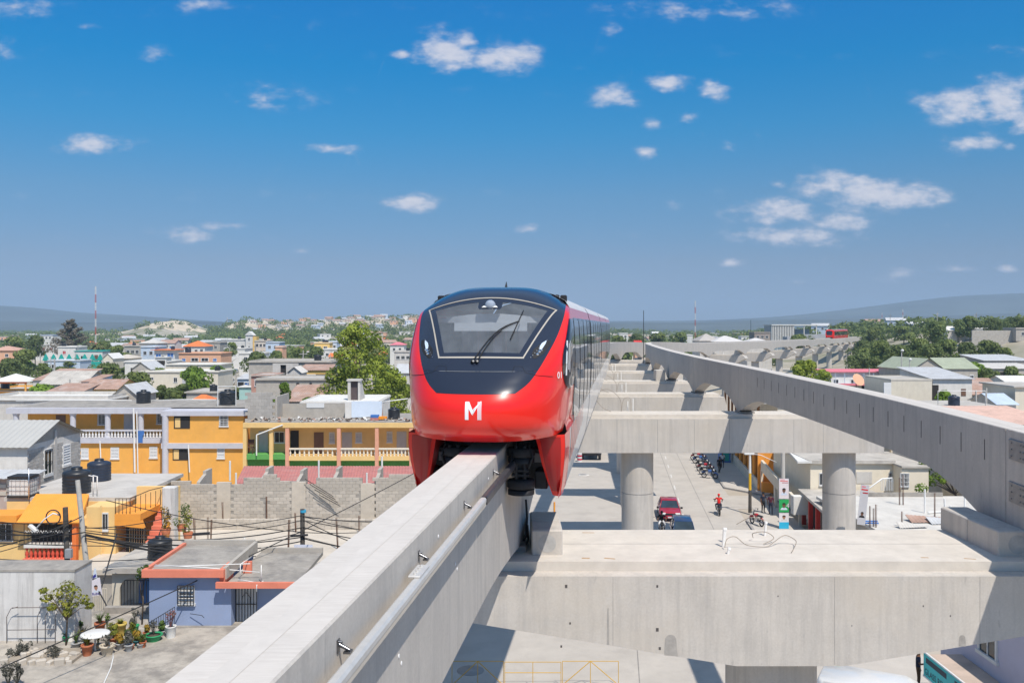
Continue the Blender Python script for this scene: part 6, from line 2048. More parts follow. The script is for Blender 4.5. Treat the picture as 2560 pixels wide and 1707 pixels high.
for px, y0, y1, Yp in ((337, 1020, 1180, 86.4), (345, 1028, 1185, 86.4), (253, 1102, 1172, 86.5), (474, 1112, 1180, 84.5)):
 b = MB(); b.cyl((0, 0, PZ(y1, Yp)), (-0.12, 0, PZ(y0, Yp)), 0.09 if px == 337 else 0.06, n=8); b.build('drain_pipe', PVC, OB, (PX(px, Yp)-OB.location.x, Yp-87, 0))
water_tank('black water tank standing behind the left half of the orange building roof', (PX(359, 92), 92, zr+0.02), 0.95)
water_tank('black water tank with a pipe frame at the right end of the orange roof', (PX(569, 90), 90, zr+0.02), 1.08)
b = MB()
for x in (-0.9, 0.9):
 b.cyl((x, 0, 0), (x, 0, 2.0), 0.035, n=6)
b.cyl((-0.9, 0, 1.95), (0.9, 0, 1.95), 0.035, n=6)
o = b.build('pipe_frame', PVC, None, (PX(567, 88.6), 88.6, zr+0.02)); tag(o, 'white pipe frame around the right roof tank of the orange building', 'pipe frame', kind='thing')
b = MB(); b.box(0, 0.62, 0, 0.05, 0, 0.42); b.box(0.05, 0.5, 0, 0.05, -0.75, 0); o = b.build('towel', BLUEP, None, (PX(344, 86.7), 86.68, zf+0.30)); tag(o, 'dark blue towel hung over the veranda balustrade', 'towel', kind='thing')
b = MB(); b.tube([(PX(40, 93), 93, zr+0.15), (PX(150, 93), 93, zr+0.25), (PX(330, 93), 93, zr+0.2)], 0.05, 6); b.tube([(PX(380, 93), 93, zr+0.2), (PX(450, 93), 93, zr+0.3), (PX(540, 93), 93, zr+0.28)], 0.05, 6); o = b.build('roof_pipe', PVC); tag(o, 'white pipes running across the orange building roof', 'pipe', kind='thing')

# -- yellow building with balustraded gallery
YB = thing('apartment_building', 'yellow two storey building with pink columns and a white balustrade', 'building', (PX(608, 80.6), 80.6, 0))
ox = YB.location.x
def yx(px, Y=80.6):
 return PX(px, Y)-ox
zr, zf = PZ(1057, 80.6), PZ(1140, 80.6)
XR = PX(1075, 80.6)-ox
b = MB(); b.box(0.15, XR, 1.6, 8.5, -0.3, zr-0.42); b.build('wall', YEL2, YB)
b = MB(); b.box(0, XR, -0.1, 8.8, zr-0.42, zr); b.build('roof_slab', YEL2, YB)
b = MB(); b.box(0.1, XR, 0.2, 8.7, zr+0.001, zr+0.02); b.build('roof_surface', SLABD, YB)
b = MB(); b.box(yx(722), XR, 0, 1.6, zf-0.4, zf); b.build('gallery_slab', YEL2, YB)
b = MB(); b.box(0, yx(714), 0, 1.6, zf-0.3, zf+0.15); b.build('left_balcony_slab', GREENP, YB)
for px, m in ((612, YEL2), (678, YEL2), (718, PINKC), (847, PINKC), (942, PINKC), (1028, PINKC)):
 b = MB(); x = yx(px); b.box(x-0.16, x+0.16, -0.06, 0.3, -0.3, zf-0.41); b.box(x-0.16, x+0.16, -0.06, 0.3, zf-0.4, zr-0.421); b.build('column', m, YB)
b = MB(); b.box(0.1, yx(1065), 1.0, 1.59, 0, zf-0.42); b.build('lower_wall', GREENP, YB)
bw = bal_mesh(mat('cream_baluster', (0.74, 0.68, 0.56), 0.8, 0.06, 3), 0.58, 0.095)
xs = [lerp(725, 842, k/10) for k in range(11)] + [lerp(853, 937, k/9) for k in range(10)] + [lerp(949, 1022, k/8) for k in range(9)]
for px in xs:
 put('baluster', bw, YB, (yx(px), 0.12, zf+0.005))
b = MB(); b.box(yx(720), XR, 0.0, 0.24, zf+0.59, zf+0.72); b.build('handrail', MATS['cream_baluster'], YB)
for px0, px1, y0, y1, kd in ((647, 670, 1077, 1133, 'g'), (685, 712, 1078, 1107, 'w'), (726, 747, 1076, 1135, 'k'), (785, 809, 1080, 1138, 'd'), (823, 837, 1080, 1108, 'l'), (855, 880, 1080, 1138, 'g'), (889, 905, 1080, 1107, 'l'), (967, 981, 1078, 1106, 'l'), (992, 1016, 1078, 1138, 'g')):
 Yd = 82.2
 z0, z1 = (zf+0.01 if kd in 'dgk' else PZ(y1, Yd)), PZ(y0, Yd)
 opening(YB, kd, (PX(px0, Yd)+PX(px1, Yd))/2-ox, 1.595, z0, (px1-px0)*Yd/F, z1-z0)
b = MB(); b.box(0, 0.42, 0, 0.4, 0.42, 0.48); b.box(0, 0.05, 0, 0.05, 0, 0.42); b.box(0.37, 0.42, 0, 0.05, 0, 0.42); b.box(0, 0.05, 0.35, 0.4, 0, 1.0); b.box(0.37, 0.42, 0.35, 0.4, 0, 1.0); b.box(0.05, 0.37, 0.36, 0.39, 0.6, 0.98)
o = b.build('chair', mat('dark_wood', (0.10, 0.05, 0.03), 0.6, 0.2, 4), None, (PX(617, 80.9), 80.9, zf+0.15)); tag(o, 'dark wooden chair on the left balcony of the yellow building', 'chair', kind='thing'); o.scale = (1.3, 1.3, 1.3)
b = MB(); b.cyl((yx(643), -0.2, zf+0.1), (yx(643), -0.2, PZ(1087, 80.4)), 0.06, n=8); b.cyl((yx(643), -0.2, PZ(1087, 80.4)), (yx(708), -0.2, PZ(1062, 80.4)), 0.06, n=8); b.build('drain_pipe', PVC, YB)
rng = random.Random(5)
b = MB()
for k in range(120):
 x, yv, s = rng.uniform(0.5, XR-0.5), rng.uniform(0.6, 3.2), rng.uniform(0.08, 0.32)
 a = rng.uniform(0, 3)
 vs = [(x+s*cos(a+q*1.57)*rng.uniform(.5, 1.2), yv+s*sin(a+q*1.57)*rng.uniform(.5, 1.2), zr+0.02+(rng.uniform(0.05, 0.3) if q % 2 else 0.02)) for q in range(4)]
 b.add(vs, [(0, 1, 2, 3)], rng.randrange(4)); b.box(x-s*.4, x+s*.3, yv-s*.3, yv+s*.4, zr+0.02, zr+0.02+s*0.5, rng.randrange(4))
o = b.build('roof_rubble', [BLOCK, RUST, SLABW, mat('dark_timber', (0.12, 0.09, 0.07), 0.9, 0.3, 3)], YB); o['kind'] = 'stuff'
# roof rooms behind: block parapet, white tank room
RB = thing('roof_wall', 'low grey block wall with a white panel on the yellow building roof', 'wall', (PX(655, 86), 86, zr+0.02))
b = MB(); b.box(0, 10.6, 0, 0.2, 0, PZ(1010, 86)-zr); b.build('block_wall', BLOCK, RB)
b = MB(); b.box(4.3, 6.0, -0.05, 0, PZ(1017, 86)-zr-0.1, PZ(1008, 86)-zr); b.build('white_panel', FRAME, RB)
b = MB(); b.box(8.3, 8.9, -1.6, -0.05, 0, 1.55); b.build('white_pillar', WHT, RB)
b = MB(); b.grid([[(8.9, -1.5, 0.05), (10.4, -0.6, 0.05), (11.6, -0.3, 0.05)], [(8.9, -1.5, 1.6), (10.4, -0.6, 1.55), (11.6, -0.3, 1.5)]]); b.build('hanging_sheet', mat('pale_blue_cloth', (0.62, 0.70, 0.80), 0.9, 0.05, 2), RB)
BLK0 = mat('parapet_block', (0.42, 0.395, 0.36), 0.95, 0.14, 1.6, dirt=0.4, dirtcol=(0.27, 0.25, 0.23), rand=0.1)
LB = thing('block_parapet', 'leaning grey block parapet between the orange and yellow buildings', 'wall', (PX(612, 84), 84, zr-0.3))
for k in range(9):
 for i in range(5):
  b = MB(); b.bbox(0.005, 0.515, 0, 0.2, 0.005, 0.305, 0.01); b.build('block', BLK0, LB, (i*0.52+(0.26 if k % 2 else 0), 0, k*0.31))
b = MB(); b.box(0.26, 2.6, 0.03, 0.17, 0, 2.75); b.build('mortar', BLOCK, LB)
b = MB(); b.box(2.87, 3.05, 0, 4.5, 0, 2.4); b.build('return_wall', BLOCK, LB)
water_tank('black water tank lying low behind the crates on the yellow roof', (PX(985, 84), 84, zr+0.02), 0.75)
cr = MB(); cr.bbox(0, 0.75, 0, 0.5, 0, 0.25, 0.02)
for k, (m, px, z, lab) in enumerate(((REDZ, 926, 0, 'red crate at the bottom of the crate stack on the yellow roof'), (BLUEP, 926, 0.26, 'blue crate on top of the crate stack on the yellow roof'), (mat('orange_plastic', (0.80, 0.28, 0.02), 0.5, 0.05, 3), 946, 0.1, 'orange plastic crate beside the crate stack'))):
 o = put('crate', mcol(cr.mesh('crate', m), m), None, (PX(px, 82.5), 82.5, zr+0.02+z)); tag(o, lab, 'crate', kind='thing')
b = MB(); b.tube([(PX(955, 83), 83, zr), (PX(957, 83), 83, zr+1.7), (PX(1020, 83), 83, zr+2.0)], 0.05, 6); o = b.build('pipe_frame', PVC); tag(o, 'white pipe bending over the crates on the yellow roof', 'pipe', kind='thing')

# -- red zinc roof between the yellow building and the block wall
RZ = thing('lean_to', 'long red corrugated lean-to roof below the yellow building', 'roof', (PX(597, 65), 61, 0))
b = MB(); corrug(b, ((1.0, 0, 4.95), (13.5, 0, 4.95), (12.9, 6.6, 5.1), (-0.4, 6.6, 5.1)), 60, 0.035); b.build('roof_sheet', REDZ, RZ)
b = MB(); b.box(1.2, 12.5, 0.4, 6.4, -0.2, 4.9); b.build('wall', BLOCK, RZ)
for px, y0, y1 in ((797, 1150, 1188), (955, 1140, 1178), (752, 1178, 1215), (917, 1180, 1215), (590, 1180, 1215), (575, 1150, 1185)):
 b = MB(); b.cyl((0, 0, 0), (0, 0, (y1-y0)*57/F), 0.06, n=8); o = b.build('vent_pipe', PVC, None, (PX(px, 57), 57, PZ(y1, 57)-0.4)); o.scale = (1, 1, 1.4); tag(o, {575: 'first', 590: 'second', 752: 'third', 797: 'fourth', 917: 'fifth', 955: 'sixth'}[px] + ' white vent pipe from the left behind the block wall', 'pipe', 'vent pipes behind the block wall', 'thing')

# -- unfinished block wall, block by block
BW = thing('block_wall', 'unfinished grey block wall with stepped top and bare joints', 'wall', (PX(435, 54), 54, 3.75))
blk = MB(); blk.bbox(-0.195, 0.195, 0, 0.19, 0.005, 0.195, 0.012)
BLK2 = mat('grey_block', (0.50, 0.45, 0.385), 0.95, 0.10, 3.0, dirt=0.25, dirtcol=(0.34, 0.31, 0.27), bump=0.25, rand=0.13)
blk_me = blk.mesh('block', BLK2)
L = PX(1040, 54)-BW.location.x
rng = random.Random(12)
ncol = int(L/0.4)
tops = []
t = 13
for i in range(ncol+1):
 if rng.random() < 0.30:
  t = rng.choice((12, 13, 13, 14, 15))
 tops.append(t)
cells = []
for k in range(16):
 for i in range(ncol+1):
  if k < tops[min(i, ncol)]:
   cells.append((i*0.4 + (0.2 if k % 2 else 0.0), k*0.2))
pil = [(lerp(0, L, f)) for f in (0.205, 0.515, 0.80)]
gaps = [(5.55, 1.2, 2), (11.35, 1.4, 3), (3.1, 0.8, 1)]
cells = [(x, z) for x, z in cells if all(abs(x-p) > 0.42 for p in pil) and not any(abs(x-gx) < 0.2 and gz_ < z < gz_+0.2*gn for gx, gz_, gn in gaps)]
mor = MB()
for i in range(ncol+1):                               # mortar core set back in the joints
 x = i*0.4
 if all(abs(x-p) > 0.3 for p in pil):
  mor.box(x-0.2, x+0.2, 0.02, 0.17, 0, tops[i]*0.2-0.02)
mor.build('mortar', mat('mortar', (0.34, 0.315, 0.28), 0.95, 0.15, 4), BW)
rest = MB()
for n_, (x, z) in enumerate(cells):
 if n_ < 300:
  put('block', blk_me, BW, (x, rng.uniform(-0.006, 0.006), z))
 else:
  o_ = len(rest.v); rest.bbox(x-0.195, x+0.195, 0, 0.19, z+0.005, z+0.195, 0.012)
if rest.v:
 o = rest.build('upper_blocks', BLK2, BW); o['kind'] = 'stuff'
for p in pil:
 b = MB(); b.box(p-0.42, p+0.42, -0.03, 0.22, 0, 2.45+rng.uniform(-.1, .1)); b.build('pilaster', mat('pilaster_concrete', (0.54, 0.48, 0.40), 0.9, 0.1, 2), BW)
for x, ln, hh in ((1.4, 2.2, 3.0), (5.2, 2.6, 3.1), (7.4, 2.4, 3.0), (9.6, 2.5, 3.1), (12.2, 2.4, 3.05)):
 b = MB(); b.prism([(0.2, 0), (ln+0.2, 0), (ln+0.2, hh), (ln*0.6, hh), (ln*0.6, hh-0.2), (0.2, hh-0.5)], 'x', x-0.1, x+0.1); b.build('cross_wall', BLOCK, BW)
LW = thing('low_wall', 'low grey block kerb wall along the foot of the unfinished wall', 'wall', (BW.location.x, 52.6, 3.75))
for k in range(3):
 for i in range(ncol-1):
  put('block', blk_me, LW, (i*0.4+(0.2 if k % 2 else 0), 0, k*0.2))
b = MB(); b.box(0, L-0.6, 0.02, 0.17, 0, 0.59); b.build('mortar', MATS['mortar'], LW)
for x in (9.1, 9.25, 9.4):
 pass
b = MB()
for k in range(4):
 b.cyl((PX(762+12*k, 53.7), 53.75-0.03*k, PZ(1197+13*k, 53.7)), (PX(834+6*k, 53.7), 53.6, PZ(1240+8*k, 53.7)), 0.022, n=6)
o = b.build('steel_bars', IRON); tag(o, 'bundle of dark steel bars leaning on the block wall', 'steel bars', kind='thing')

# -- roof slab in front of the block wall, with starter bars
RS = thing('house', 'low house with a wide bare concrete roof below the block wall', 'house', (PX(320, 50), 44.2, 0))
xr = -5.2-RS.location.x
b = MB(); b.box(0, xr, 0, 13, -0.3, 3.5); b.build('wall', BLOCK, RS)
b = MB(); b.box(-0.2, xr+0.2, -0.3, 13.2, 3.501, 3.745); b.build('roof_slab', mat('bare_roof', (0.56, 0.50, 0.42), 0.95, 0.12, 0.8, dirt=0.5, dirtcol=(0.40, 0.35, 0.29)), RS)
rb = MB()
for q in range(4):
 rb.cyl((0.05*(q % 2), 0.05*(q//2), 0), (0.05*(q % 2)+rng.uniform(-.05, .05), 0.05*(q//2), 1.9), 0.013, n=5)
rb_me = rb.mesh('starter_bars', mat('rusty_bar', (0.16, 0.085, 0.055), 0.8, 0.3, 5))
for px, yb, s in ((487, 1385, 1), (521, 1385, 1.05), (527, 1380, 0.9), (722, 1388, 1.0), (845, 1372, 0.9), (668, 1312, .9), (800, 1305, 1.0), (915, 1295, 1.0), (558, 1318, .8), (655, 1305, 1.0), (898, 1330, .5), (740, 1330, .6)):
 Yv = F*12.05/(yb-812)
 o = put('starter_bars', rb_me, None, (PX(px, Yv), Yv, 3.745), rng.uniform(0, 3), (1, 1, s)); o.rotation_euler[1] = rng.uniform(-.12, .12); tag(o, 'rusty starter bars on the bare roof, ' + {487: 'first', 521: 'second', 527: 'third', 558: 'fourth', 655: 'fifth', 668: 'sixth', 722: 'seventh', 740: 'eighth', 800: 'ninth', 845: 'tenth', 898: 'eleventh', 915: 'twelfth'}[px] + ' bundle from the left', 'steel bars', 'starter bars on the bare roof', 'thing')
b = MB(); b.cyl((0, 0, 0), (0, 0, 0.5), 0.05, n=8); b.cyl((0, 0, 0), (0, 0, 0.04), 0.11, n=8)
o = b.build('vent_pipe', PVC, None, (PX(611, 48.5), 48.5, 3.745)); tag(o, 'short white vent pipe on the bare roof', 'pipe', kind='thing')

# -- grey gabled block house at the left edge
GH = thing('house', 'grey block gabled house with a white metal roof at the left edge', 'house', (-30, 58.6, 0))
yf, yb, ze, za = -3.4, 3.4, 8.32, 9.5
b = MB(); b.box(-26, 0, yf, yb, -0.3, ze); b.build('wall', WHT, GH)
b = MB(); b.prism([(yf, ze), (yb, ze), (0, za)], 'x', -26, -0.02); b.build('gable_core', BLOCK, GH)
gbm = MB(); gbm.bbox(0, 0.39, -0.02, 0.02, 0.005, 0.19, 0.008)
gb_me = MB(); gb_me.box(-0.01, 0.035, 0.01, 0.39, 0.006, 0.196)
gb_me = gb_me.mesh('block', mat('gable_block', (0.46, 0.435, 0.40), 0.95, 0.1, 2.5, dirt=0.3, dirtcol=(0.33, 0.30, 0.27), bump=0.2, rand=0.14))
n_b = 0
for k in range(29):
 z = 3.8+k*0.2
 for i in range(18):
  yv = yf + i*0.4 - (0.2 if k % 2 else 0)
  lim = ze + (za-ze)*(1-abs((yv+0.2)/3.4))
  if yv < yf-0.05 or yv+0.4 > yb+0.05 or z+0.2 > lim:
   continue
  if (-1.55 < yv+0.2 < -0.45 and 6.05 < z+0.1 < 7.9) or (0.85 < yv+0.2 < 1.95 and 6.3 < z+0.1 < 7.8):
   continue
  if n_b < 298:
   put('block', gb_me, GH, (0, yv, z)); n_b += 1
b = MB(); b.box(-0.02, 0.02, yf, yb, 0, 3.8); b.box(0.0, 0.05, -0.15, 0.12, 3.8, 8.9); b.build('pilaster', PALE, GH)
opening(GH, 'w', 0.02, -1.0, 6.1, 1.0, 1.7, radians(90)); grille(GH, 0.10, -1.0, 6.15, 0.9, 1.6, 4, 2, IRON, rz=radians(90))
opening(GH, 'l', 0.02, 1.4, 6.35, 1.0, 1.4, radians(90))
opening(GH, 'w', -3.0, yf-0.005, 6.2, 2.4, 1.2)
b = MB(); o_ = 0.35; kk = (za-ze)/3.4
corrug(b, ((-26, yf-o_, ze-o_*kk+0.05), (0.3, yf-o_, ze-o_*kk+0.05), (0.3, 0, za+0.05), (-26, 0, za+0.05)), 70, 0.03)
corrug(b, ((-26, yb+o_, ze-o_*kk+0.05), (0.3, yb+o_, ze-o_*kk+0.05), (0.3, 0, za+0.05), (-26, 0, za+0.05)), 70, 0.03)
b.build('roof', mat('white_metal_roof', (0.44, 0.43, 0.40), 0.6, 0.06, 0.7, dirt=0.3, dirtcol=(0.45, 0.42, 0.38)), GH)
ac = thing('air_conditioner', 'white air conditioner box on the gable wall of the block house', 'air conditioner', (-29.93, 58.1, 4.35))
b = MB(); b.bbox(0, 0.4, -0.45, 0.45, 0, 0.65, 0.02); b.build('casing', FRAME, ac)
b = MB(); b.cyl((0.401, -0.1, 0.33), (0.41, -0.1, 0.33), 0.26, n=20); b.build('fan_grille', mat('grey_grille', (0.35, 0.35, 0.36), 0.6, 0.1, 5), ac)
b = MB(); b.box(-0.03, 0.35, -0.4, -0.36, -0.06, 0); b.box(-0.03, 0.35, 0.36, 0.4, -0.06, 0); b.build('bracket', IRON, ac)
DB = thing('shed', 'small block shed with a tin roof below the gabled house', 'shed', (PX(-30, 51), 50, 0))
b = MB(); b.box(0, 2.9, 0, 1.2, -0.3, 7.2); b.build('wall', mat('pinkish_block', (0.47, 0.36, 0.31), 0.95, 0.15, 2, dirt=0.4, dirtcol=(0.36, 0.33, 0.3)), DB)
for k in range(5):
 for i in range(7):
  b_ = MB()
  if (i+k) % 2 == 0:
   b_.box(0, 0.38, -0.06, 0, 0, 0.2); b_.build('block', BLK2, DB, (0.05+i*0.4, 0, 6.05+k*0.21))
b = MB(); corrug(b, ((-0.3, -0.4, 7.25), (3.1, -0.4, 7.25), (3.1, 1.5, 7.45), (-0.3, 1.5, 7.45)), 12); b.build('roof', ZINC, DB)

# -- yellow house with orange awning, balcony and stair
YH = thing('house', 'light yellow house with an orange tiled awning over a barred balcony', 'house', (-27.5, 47, 0))
xe = PX(288, 47)+27.5
b = MB(); b.box(0, xe, 1.55, 9.3, -0.3, 6.2); b.build('wall', YEL2, YH)
b = MB(); b.box(0, xe, 0.05, 1.549, -0.3, 5.62); b.box(PX(215, 47)+27.5, xe, 0.05, 1.549, 5.621, 6.2); b.build('front_wall', YEL2, YH)
b = MB(); b.box(-0.2, xe+0.1, 1.62, 9.5, 6.2, 6.4); b.build('roof_slab', mat('grey_roof_slab', (0.52, 0.485, 0.44), 0.95, 0.12, 0.9, dirt=0.6, dirtcol=(0.33, 0.30, 0.27)), YH)
ax0, ax1 = PX(76, 46.9)+27.5, PX(200, 46.9)+27.5
b = MB(); corrug(b, ((ax0-0.3, -0.9, 5.6), (ax1+0.35, -0.9, 5.6), (PX(242, 49.5)+27.5, 1.6, 6.6), (PX(112, 49.5)+27.5, 1.6, 6.6)), 30, 0.012, 0.09); b.build('awning', ORA2, YH)
b = MB(); b.add([(ax1+0.3, -0.85, 5.55), (PX(242, 49.5)+27.4, 1.6, 6.5), (PX(242, 49.5)+27.4, 1.6, 5.2), (ax1+0.3, 0.05, 5.2)], [(0, 1, 2, 3)]); b.build('awning_cheek', YEL2, YH)
b = MB(); b.box(-0.3, ax0-0.4, -0.7, 0.9, 5.55, 5.9); b.build('side_awning', ORA2, YH)
zb0 = PZ(1361, 46.3)
b = MB(); b.box(ax0, ax1-0.2, -0.75, 0.05, zb0-0.16, zb0+0.0); b.build('balcony_sill', WHT, YH)
b = MB(); b.box(ax0, ax1-0.2, 0.0, 0.04, zb0, 5.5); b.build('balcony_void', MATS['dark_opening'], YH)
grille(YH, (ax0+ax1)/2-0.1, -0.7, zb0+0.01, ax1-ax0-0.2, 1.25, 12, 2, IRON, 'balcony_grille')
b = MB()
for k in range(9):
 x = lerp(ax0+0.1, ax1-0.4, k/8); b.tube([(x-0.08, -0.74, zb0+0.62), (x, -0.74, zb0+0.74), (x+0.08, -0.74, zb0+0.62), (x+0.16, -0.74, zb0+0.74)], 0.018, 5)
b.build('scroll_band', FRAME, YH)
rbm = bal_mesh(mat('red_baluster', (0.62, 0.09, 0.05), 0.7, 0.08, 3), 0.55, 0.09)
for k in range(11):
 put('baluster', rbm, YH, (lerp(ax0+0.1, ax1-0.25, k/10), -0.62, zb0-0.72))
b = MB(); b.box(ax0-0.05, ax1-0.15, -0.78, 0.05, zb0-0.85, zb0-0.722); b.build('balcony_floor', SALMON, YH)
b = MB(); b.box(ax1-0.1, ax1+0.12, -0.75, -0.5, 3.0, 5.55); b.build('corner_post', mat('orange_post', (0.80, 0.20, 0.05), 0.75, 0.08, 3), YH)
opening(YH, 'w', PX(14, 47)+27.5, 0.04, PZ(1351, 47), 0.75, 0.92)
grille(YH, PX(14, 47)+27.5, -0.06, PZ(1351, 47), 0.75, 0.92, 3, 2)
opening(YH, 'w', PX(263, 47)+27.5, 0.04, PZ(1326, 47), 0.32, 0.95)
b = MB(); b.cyl((0, 0, 3.0), (0, 0, 6.3), 0.05, n=8); b.build('drain_pipe', YEL2, YH, (PX(250, 46.8)+27.5, -0.08, 0))
water_tank('large black water tank on the light yellow house roof, front one', (PX(192, 50), 50, 6.4), 1.0)
water_tank('large bluish black water tank behind the front one', (PX(248, 54), 54, 6.4), 0.90, 'b')
IB = thing('tote_tank', 'white caged plastic tote tank on the yellow house roof', 'tank', (PX(58, 49), 49, 6.4))
b = MB(); b.bbox(-0.55, 0.55, -0.5, 0.5, 0.12, 1.0, 0.06); b.build('bottle', WHT, IB)
b = MB()
for z in (0.15, 0.4, 0.65, 0.95):
 for (p, q) in (((-.58, -.53), (.58, -.53)), ((.58, -.53), (.58, .53)), ((.58, .53), (-.58, .53)), ((-.58, .53), (-.58, -.53))):
  b.cyl((*p, z), (*q, z), 0.012, n=4)
for k in range(6):
 b.cyl((-0.58+k*0.232, -0.53, 0.1), (-0.58+k*0.232, -0.53, 1.0), 0.012, n=4); b.cyl((0.58, -0.53+k*0.21, 0.1), (0.58, -0.53+k*0.21, 1.0), 0.012, n=4)
b.build('cage', STEEL, IB)
b = MB(); b.box(-0.6, 0.6, -0.55, 0.55, 0, 0.12); b.build('pallet', IRON, IB); b = MB(); b.box(-0.6, 0.6, -0.5, 0.5, 1.02, 1.16); b.build('top_frame', IRON, IB)
for px in (233, 243):
 b = MB(); b.tube([(0, 0, 0), (0, 0, 1.1), (-0.25, 0, 1.15)], 0.035, 6); o = b.build('roof_pipe', PVC, None, (PX(px, 48.9), 48.9, 6.4)); tag(o, 'white upright pipe beside the roof tanks of the yellow house', 'pipe', 'pipes beside the roof tanks', 'thing')
b = MB(); b.tube([(PX(72, 48), 48, 6.4), (PX(72, 48), 48, 8.1)], 0.03, 6); o = b.build('antenna_pole', STEEL); tag(o, 'thin grey antenna pole beside the tote tank', 'pole', kind='thing')
# landing and stair
SR = thing('stair', 'orange and yellow outside stair with black railings', 'stairs', (PX(284, 46.5), 46.5, 0))
sx = lambda px, Y: PX(px, Y)-SR.location.x
b = MB(); b.box(0.1, 2.4, 2.6, 2.9, 2.5, 6.9); b.build('back_wall', YEL2, SR)
b = MB(); b.box(0.05, 1.4, 0.0, 2.6, 5.6, 5.95); b.prism([(0.05, 5.595), (1.4, 5.595), (1.55, 5.2), (0.05, 5.35)], 'y', 0.0, 0.3); b.build('landing', ORA2, SR)
for k in range(11):
 b = MB(); b.box(1.35+k*0.0, 2.25, 2.3-k*0.26, 2.58-k*0.26, 3.0, 5.6-k*0.21); b.build('step', SALMON, SR)
b = MB(); b.prism([(2.6, 5.9), (2.6, 6.1), (-0.4, 3.7), (-0.4, 3.0), (0.2, 3.0)], 'x', 2.26, 2.36); b.build('stringer', ORA2, SR)
b = MB()
for k in range(5):
 x = lerp(0.08, 0.85, k/4); b.cyl((x, 0.02, 5.95), (x, 0.02, 6.75), 0.016, n=5)
b.tube([(0.08, 0.02, 5.98), (0.08, 0.02, 6.75), (0.85, 0.02, 6.75), (1.35, 1.3, 6.95), (1.6, 2.5, 6.9)], 0.022, 6); b.tube([(0.85, 0.02, 5.98), (0.85, 0.02, 6.75)], 0.02, 5)
for k in range(7):
 t = k/6; b.cyl((lerp(0.85, 1.5, t), lerp(0.02, 2.4, t), 5.95), (lerp(0.85, 1.5, t), lerp(0.02, 2.4, t), 6.78), 0.016, n=5)
b.build('landing_railing', IRON, SR)
b = MB(); b.tube([(2.3, 2.3, 6.5), (2.3, -0.4, 4.4)], 0.025, 6)
for k in range(9):
 t = k/8; b.cyl((2.3, lerp(2.3, -0.4, t), lerp(5.7, 3.6, t)), (2.3, lerp(2.3, -0.4, t), lerp(6.5, 4.4, t)), 0.015, n=5)
b.build('stair_railing', IRON, SR)
b = MB(); b.box(0.25, 1.3, 0.9, 0.95, 3.2, 5.3); b.build('dark_doorway', MATS['dark_opening'], SR)
grille(SR, 1.0, 0.5, 3.2, 0.75, 1.9, 6, 1, mat('gate_tan', (0.42, 0.30, 0.16), 0.6, 0.1, 4), 'iron_gate')
b = MB(); b.bbox(PX(405, 48), PX(436, 48), 48, 48.6, 3.0, 7.05, 0.03); o = b.build('plaster_pier', WHT2); tag(o, 'rough white plaster pier at the end of the block wall', 'pier', kind='thing')
water_tank('black ribbed water tank low in front of the stair', (PX(400, 43), 43, 4.55), 0.75)

# -- small house with an arched porch
AP = thing('house', 'small beige house with a barred arched porch behind the white wall', 'house', (PX(280, 41.5), 41.5, 0))
b = MB(); b.box(-0.3, 4.0, -0.3, 5.0, 4.32, 4.55); b.build('roof_slab', SLAB, AP)
xw = PX(373, 41.5)-AP.location.x
arc = [(0.75+0.55*(1-cos(a))*1.0, 0) for a in (0,)]
poly = [(0, 2.2), (0.35, 2.2), (0.35, 3.4)] + [(0.35+0.45*(1-cos(t)), 3.4+0.62*sin(t)) for t in [k*pi/12 for k in range(1, 7)]] + [(xw, 4.02), (xw, 4.3), (0, 4.3)]
b = MB(); b.prism(poly, 'y', 0, 0.2); b.build('arched_wall', CREAMW, AP)
b = MB(); b.box(0.1, 3.8, 2.2, 4.8, 0, 4.3); b.build('wall', CREAMW, AP)
b = MB(); b.box(0.36, xw, 2.1, 2.15, 2.2, 4.0); b.build('porch_void', MATS['dark_opening'], AP)
grille(AP, (0.36+xw)/2, 0.1, 2.2, xw-0.4, 1.7, 9, 1, IRON, 'porch_grille')
b = MB(); b.box(0.75, 1.35, 1.2, 1.24, 2.5, 3.7); b.build('cloth', BLUEP, AP)
b = MB(); b.box(-0.4, 3.9, -0.6, 4.0, -0.2, 2.2); b.build('plinth', SLABD, AP)
for x in (-0.5,):
 grille(AP, x, -0.2, 2.4, 0.7, 1.2, 7, 1, CREAMW, 'slat_fence')

# -- white stained tank room
WR = thing('tank_room', 'white rain stained box room at the lower left', 'room', (-22, 33.9, 3.8))
xr_ = PX(186, 33.9)+22
b = MB(); b.box(0, xr_, 0, 1.4, 0, 2.62); b.build('wall', WHT2, WR)
b = MB(); b.box(-0.02, xr_+0.02, -0.02, 1.42, 2.62, 2.70); b.build('roof_slab', SLABD, WR)

# -- blue house
BH = thing('house', 'periwinkle blue house with salmon roof edges beside the beam', 'house', (PX(373, 35.6), 35.6, 3.7))
bx = lambda px, Y=35.6: PX(px, Y)-BH.location.x
b = MB(); b.box(0, bx(561), 0, 4.0, 0, 2.12); b.box(bx(561)+0.001, bx(578), 0, 4.0, 0, 1.69); b.build('wall', BLUEH, BH)
b = MB(); b.box(bx(589), bx(720), 0.6, 4.0, 0, 1.68); b.build('recessed_wall', BLUEH, BH)
b = MB(); b.box(bx(363), bx(566), -0.35, -0.2, 2.12, 2.42); b.box(bx(363), bx(363)+0.15, -0.199, 4.1, 2.12, 2.42); b.box(bx(553), bx(566), -0.199, 0.9, 1.75, 2.42); b.build('fascia', SALMON, BH)
b = MB(); b.box(bx(364), bx(560), -0.2, 4.2, 2.121, 2.30); b.build('roof_slab', SLABD, BH)
b = MB(); b.box(bx(560), bx(566)+0.05, -0.15, 4.2, 2.0, 2.46); b.build('roof_kerb', BLOCK, BH)
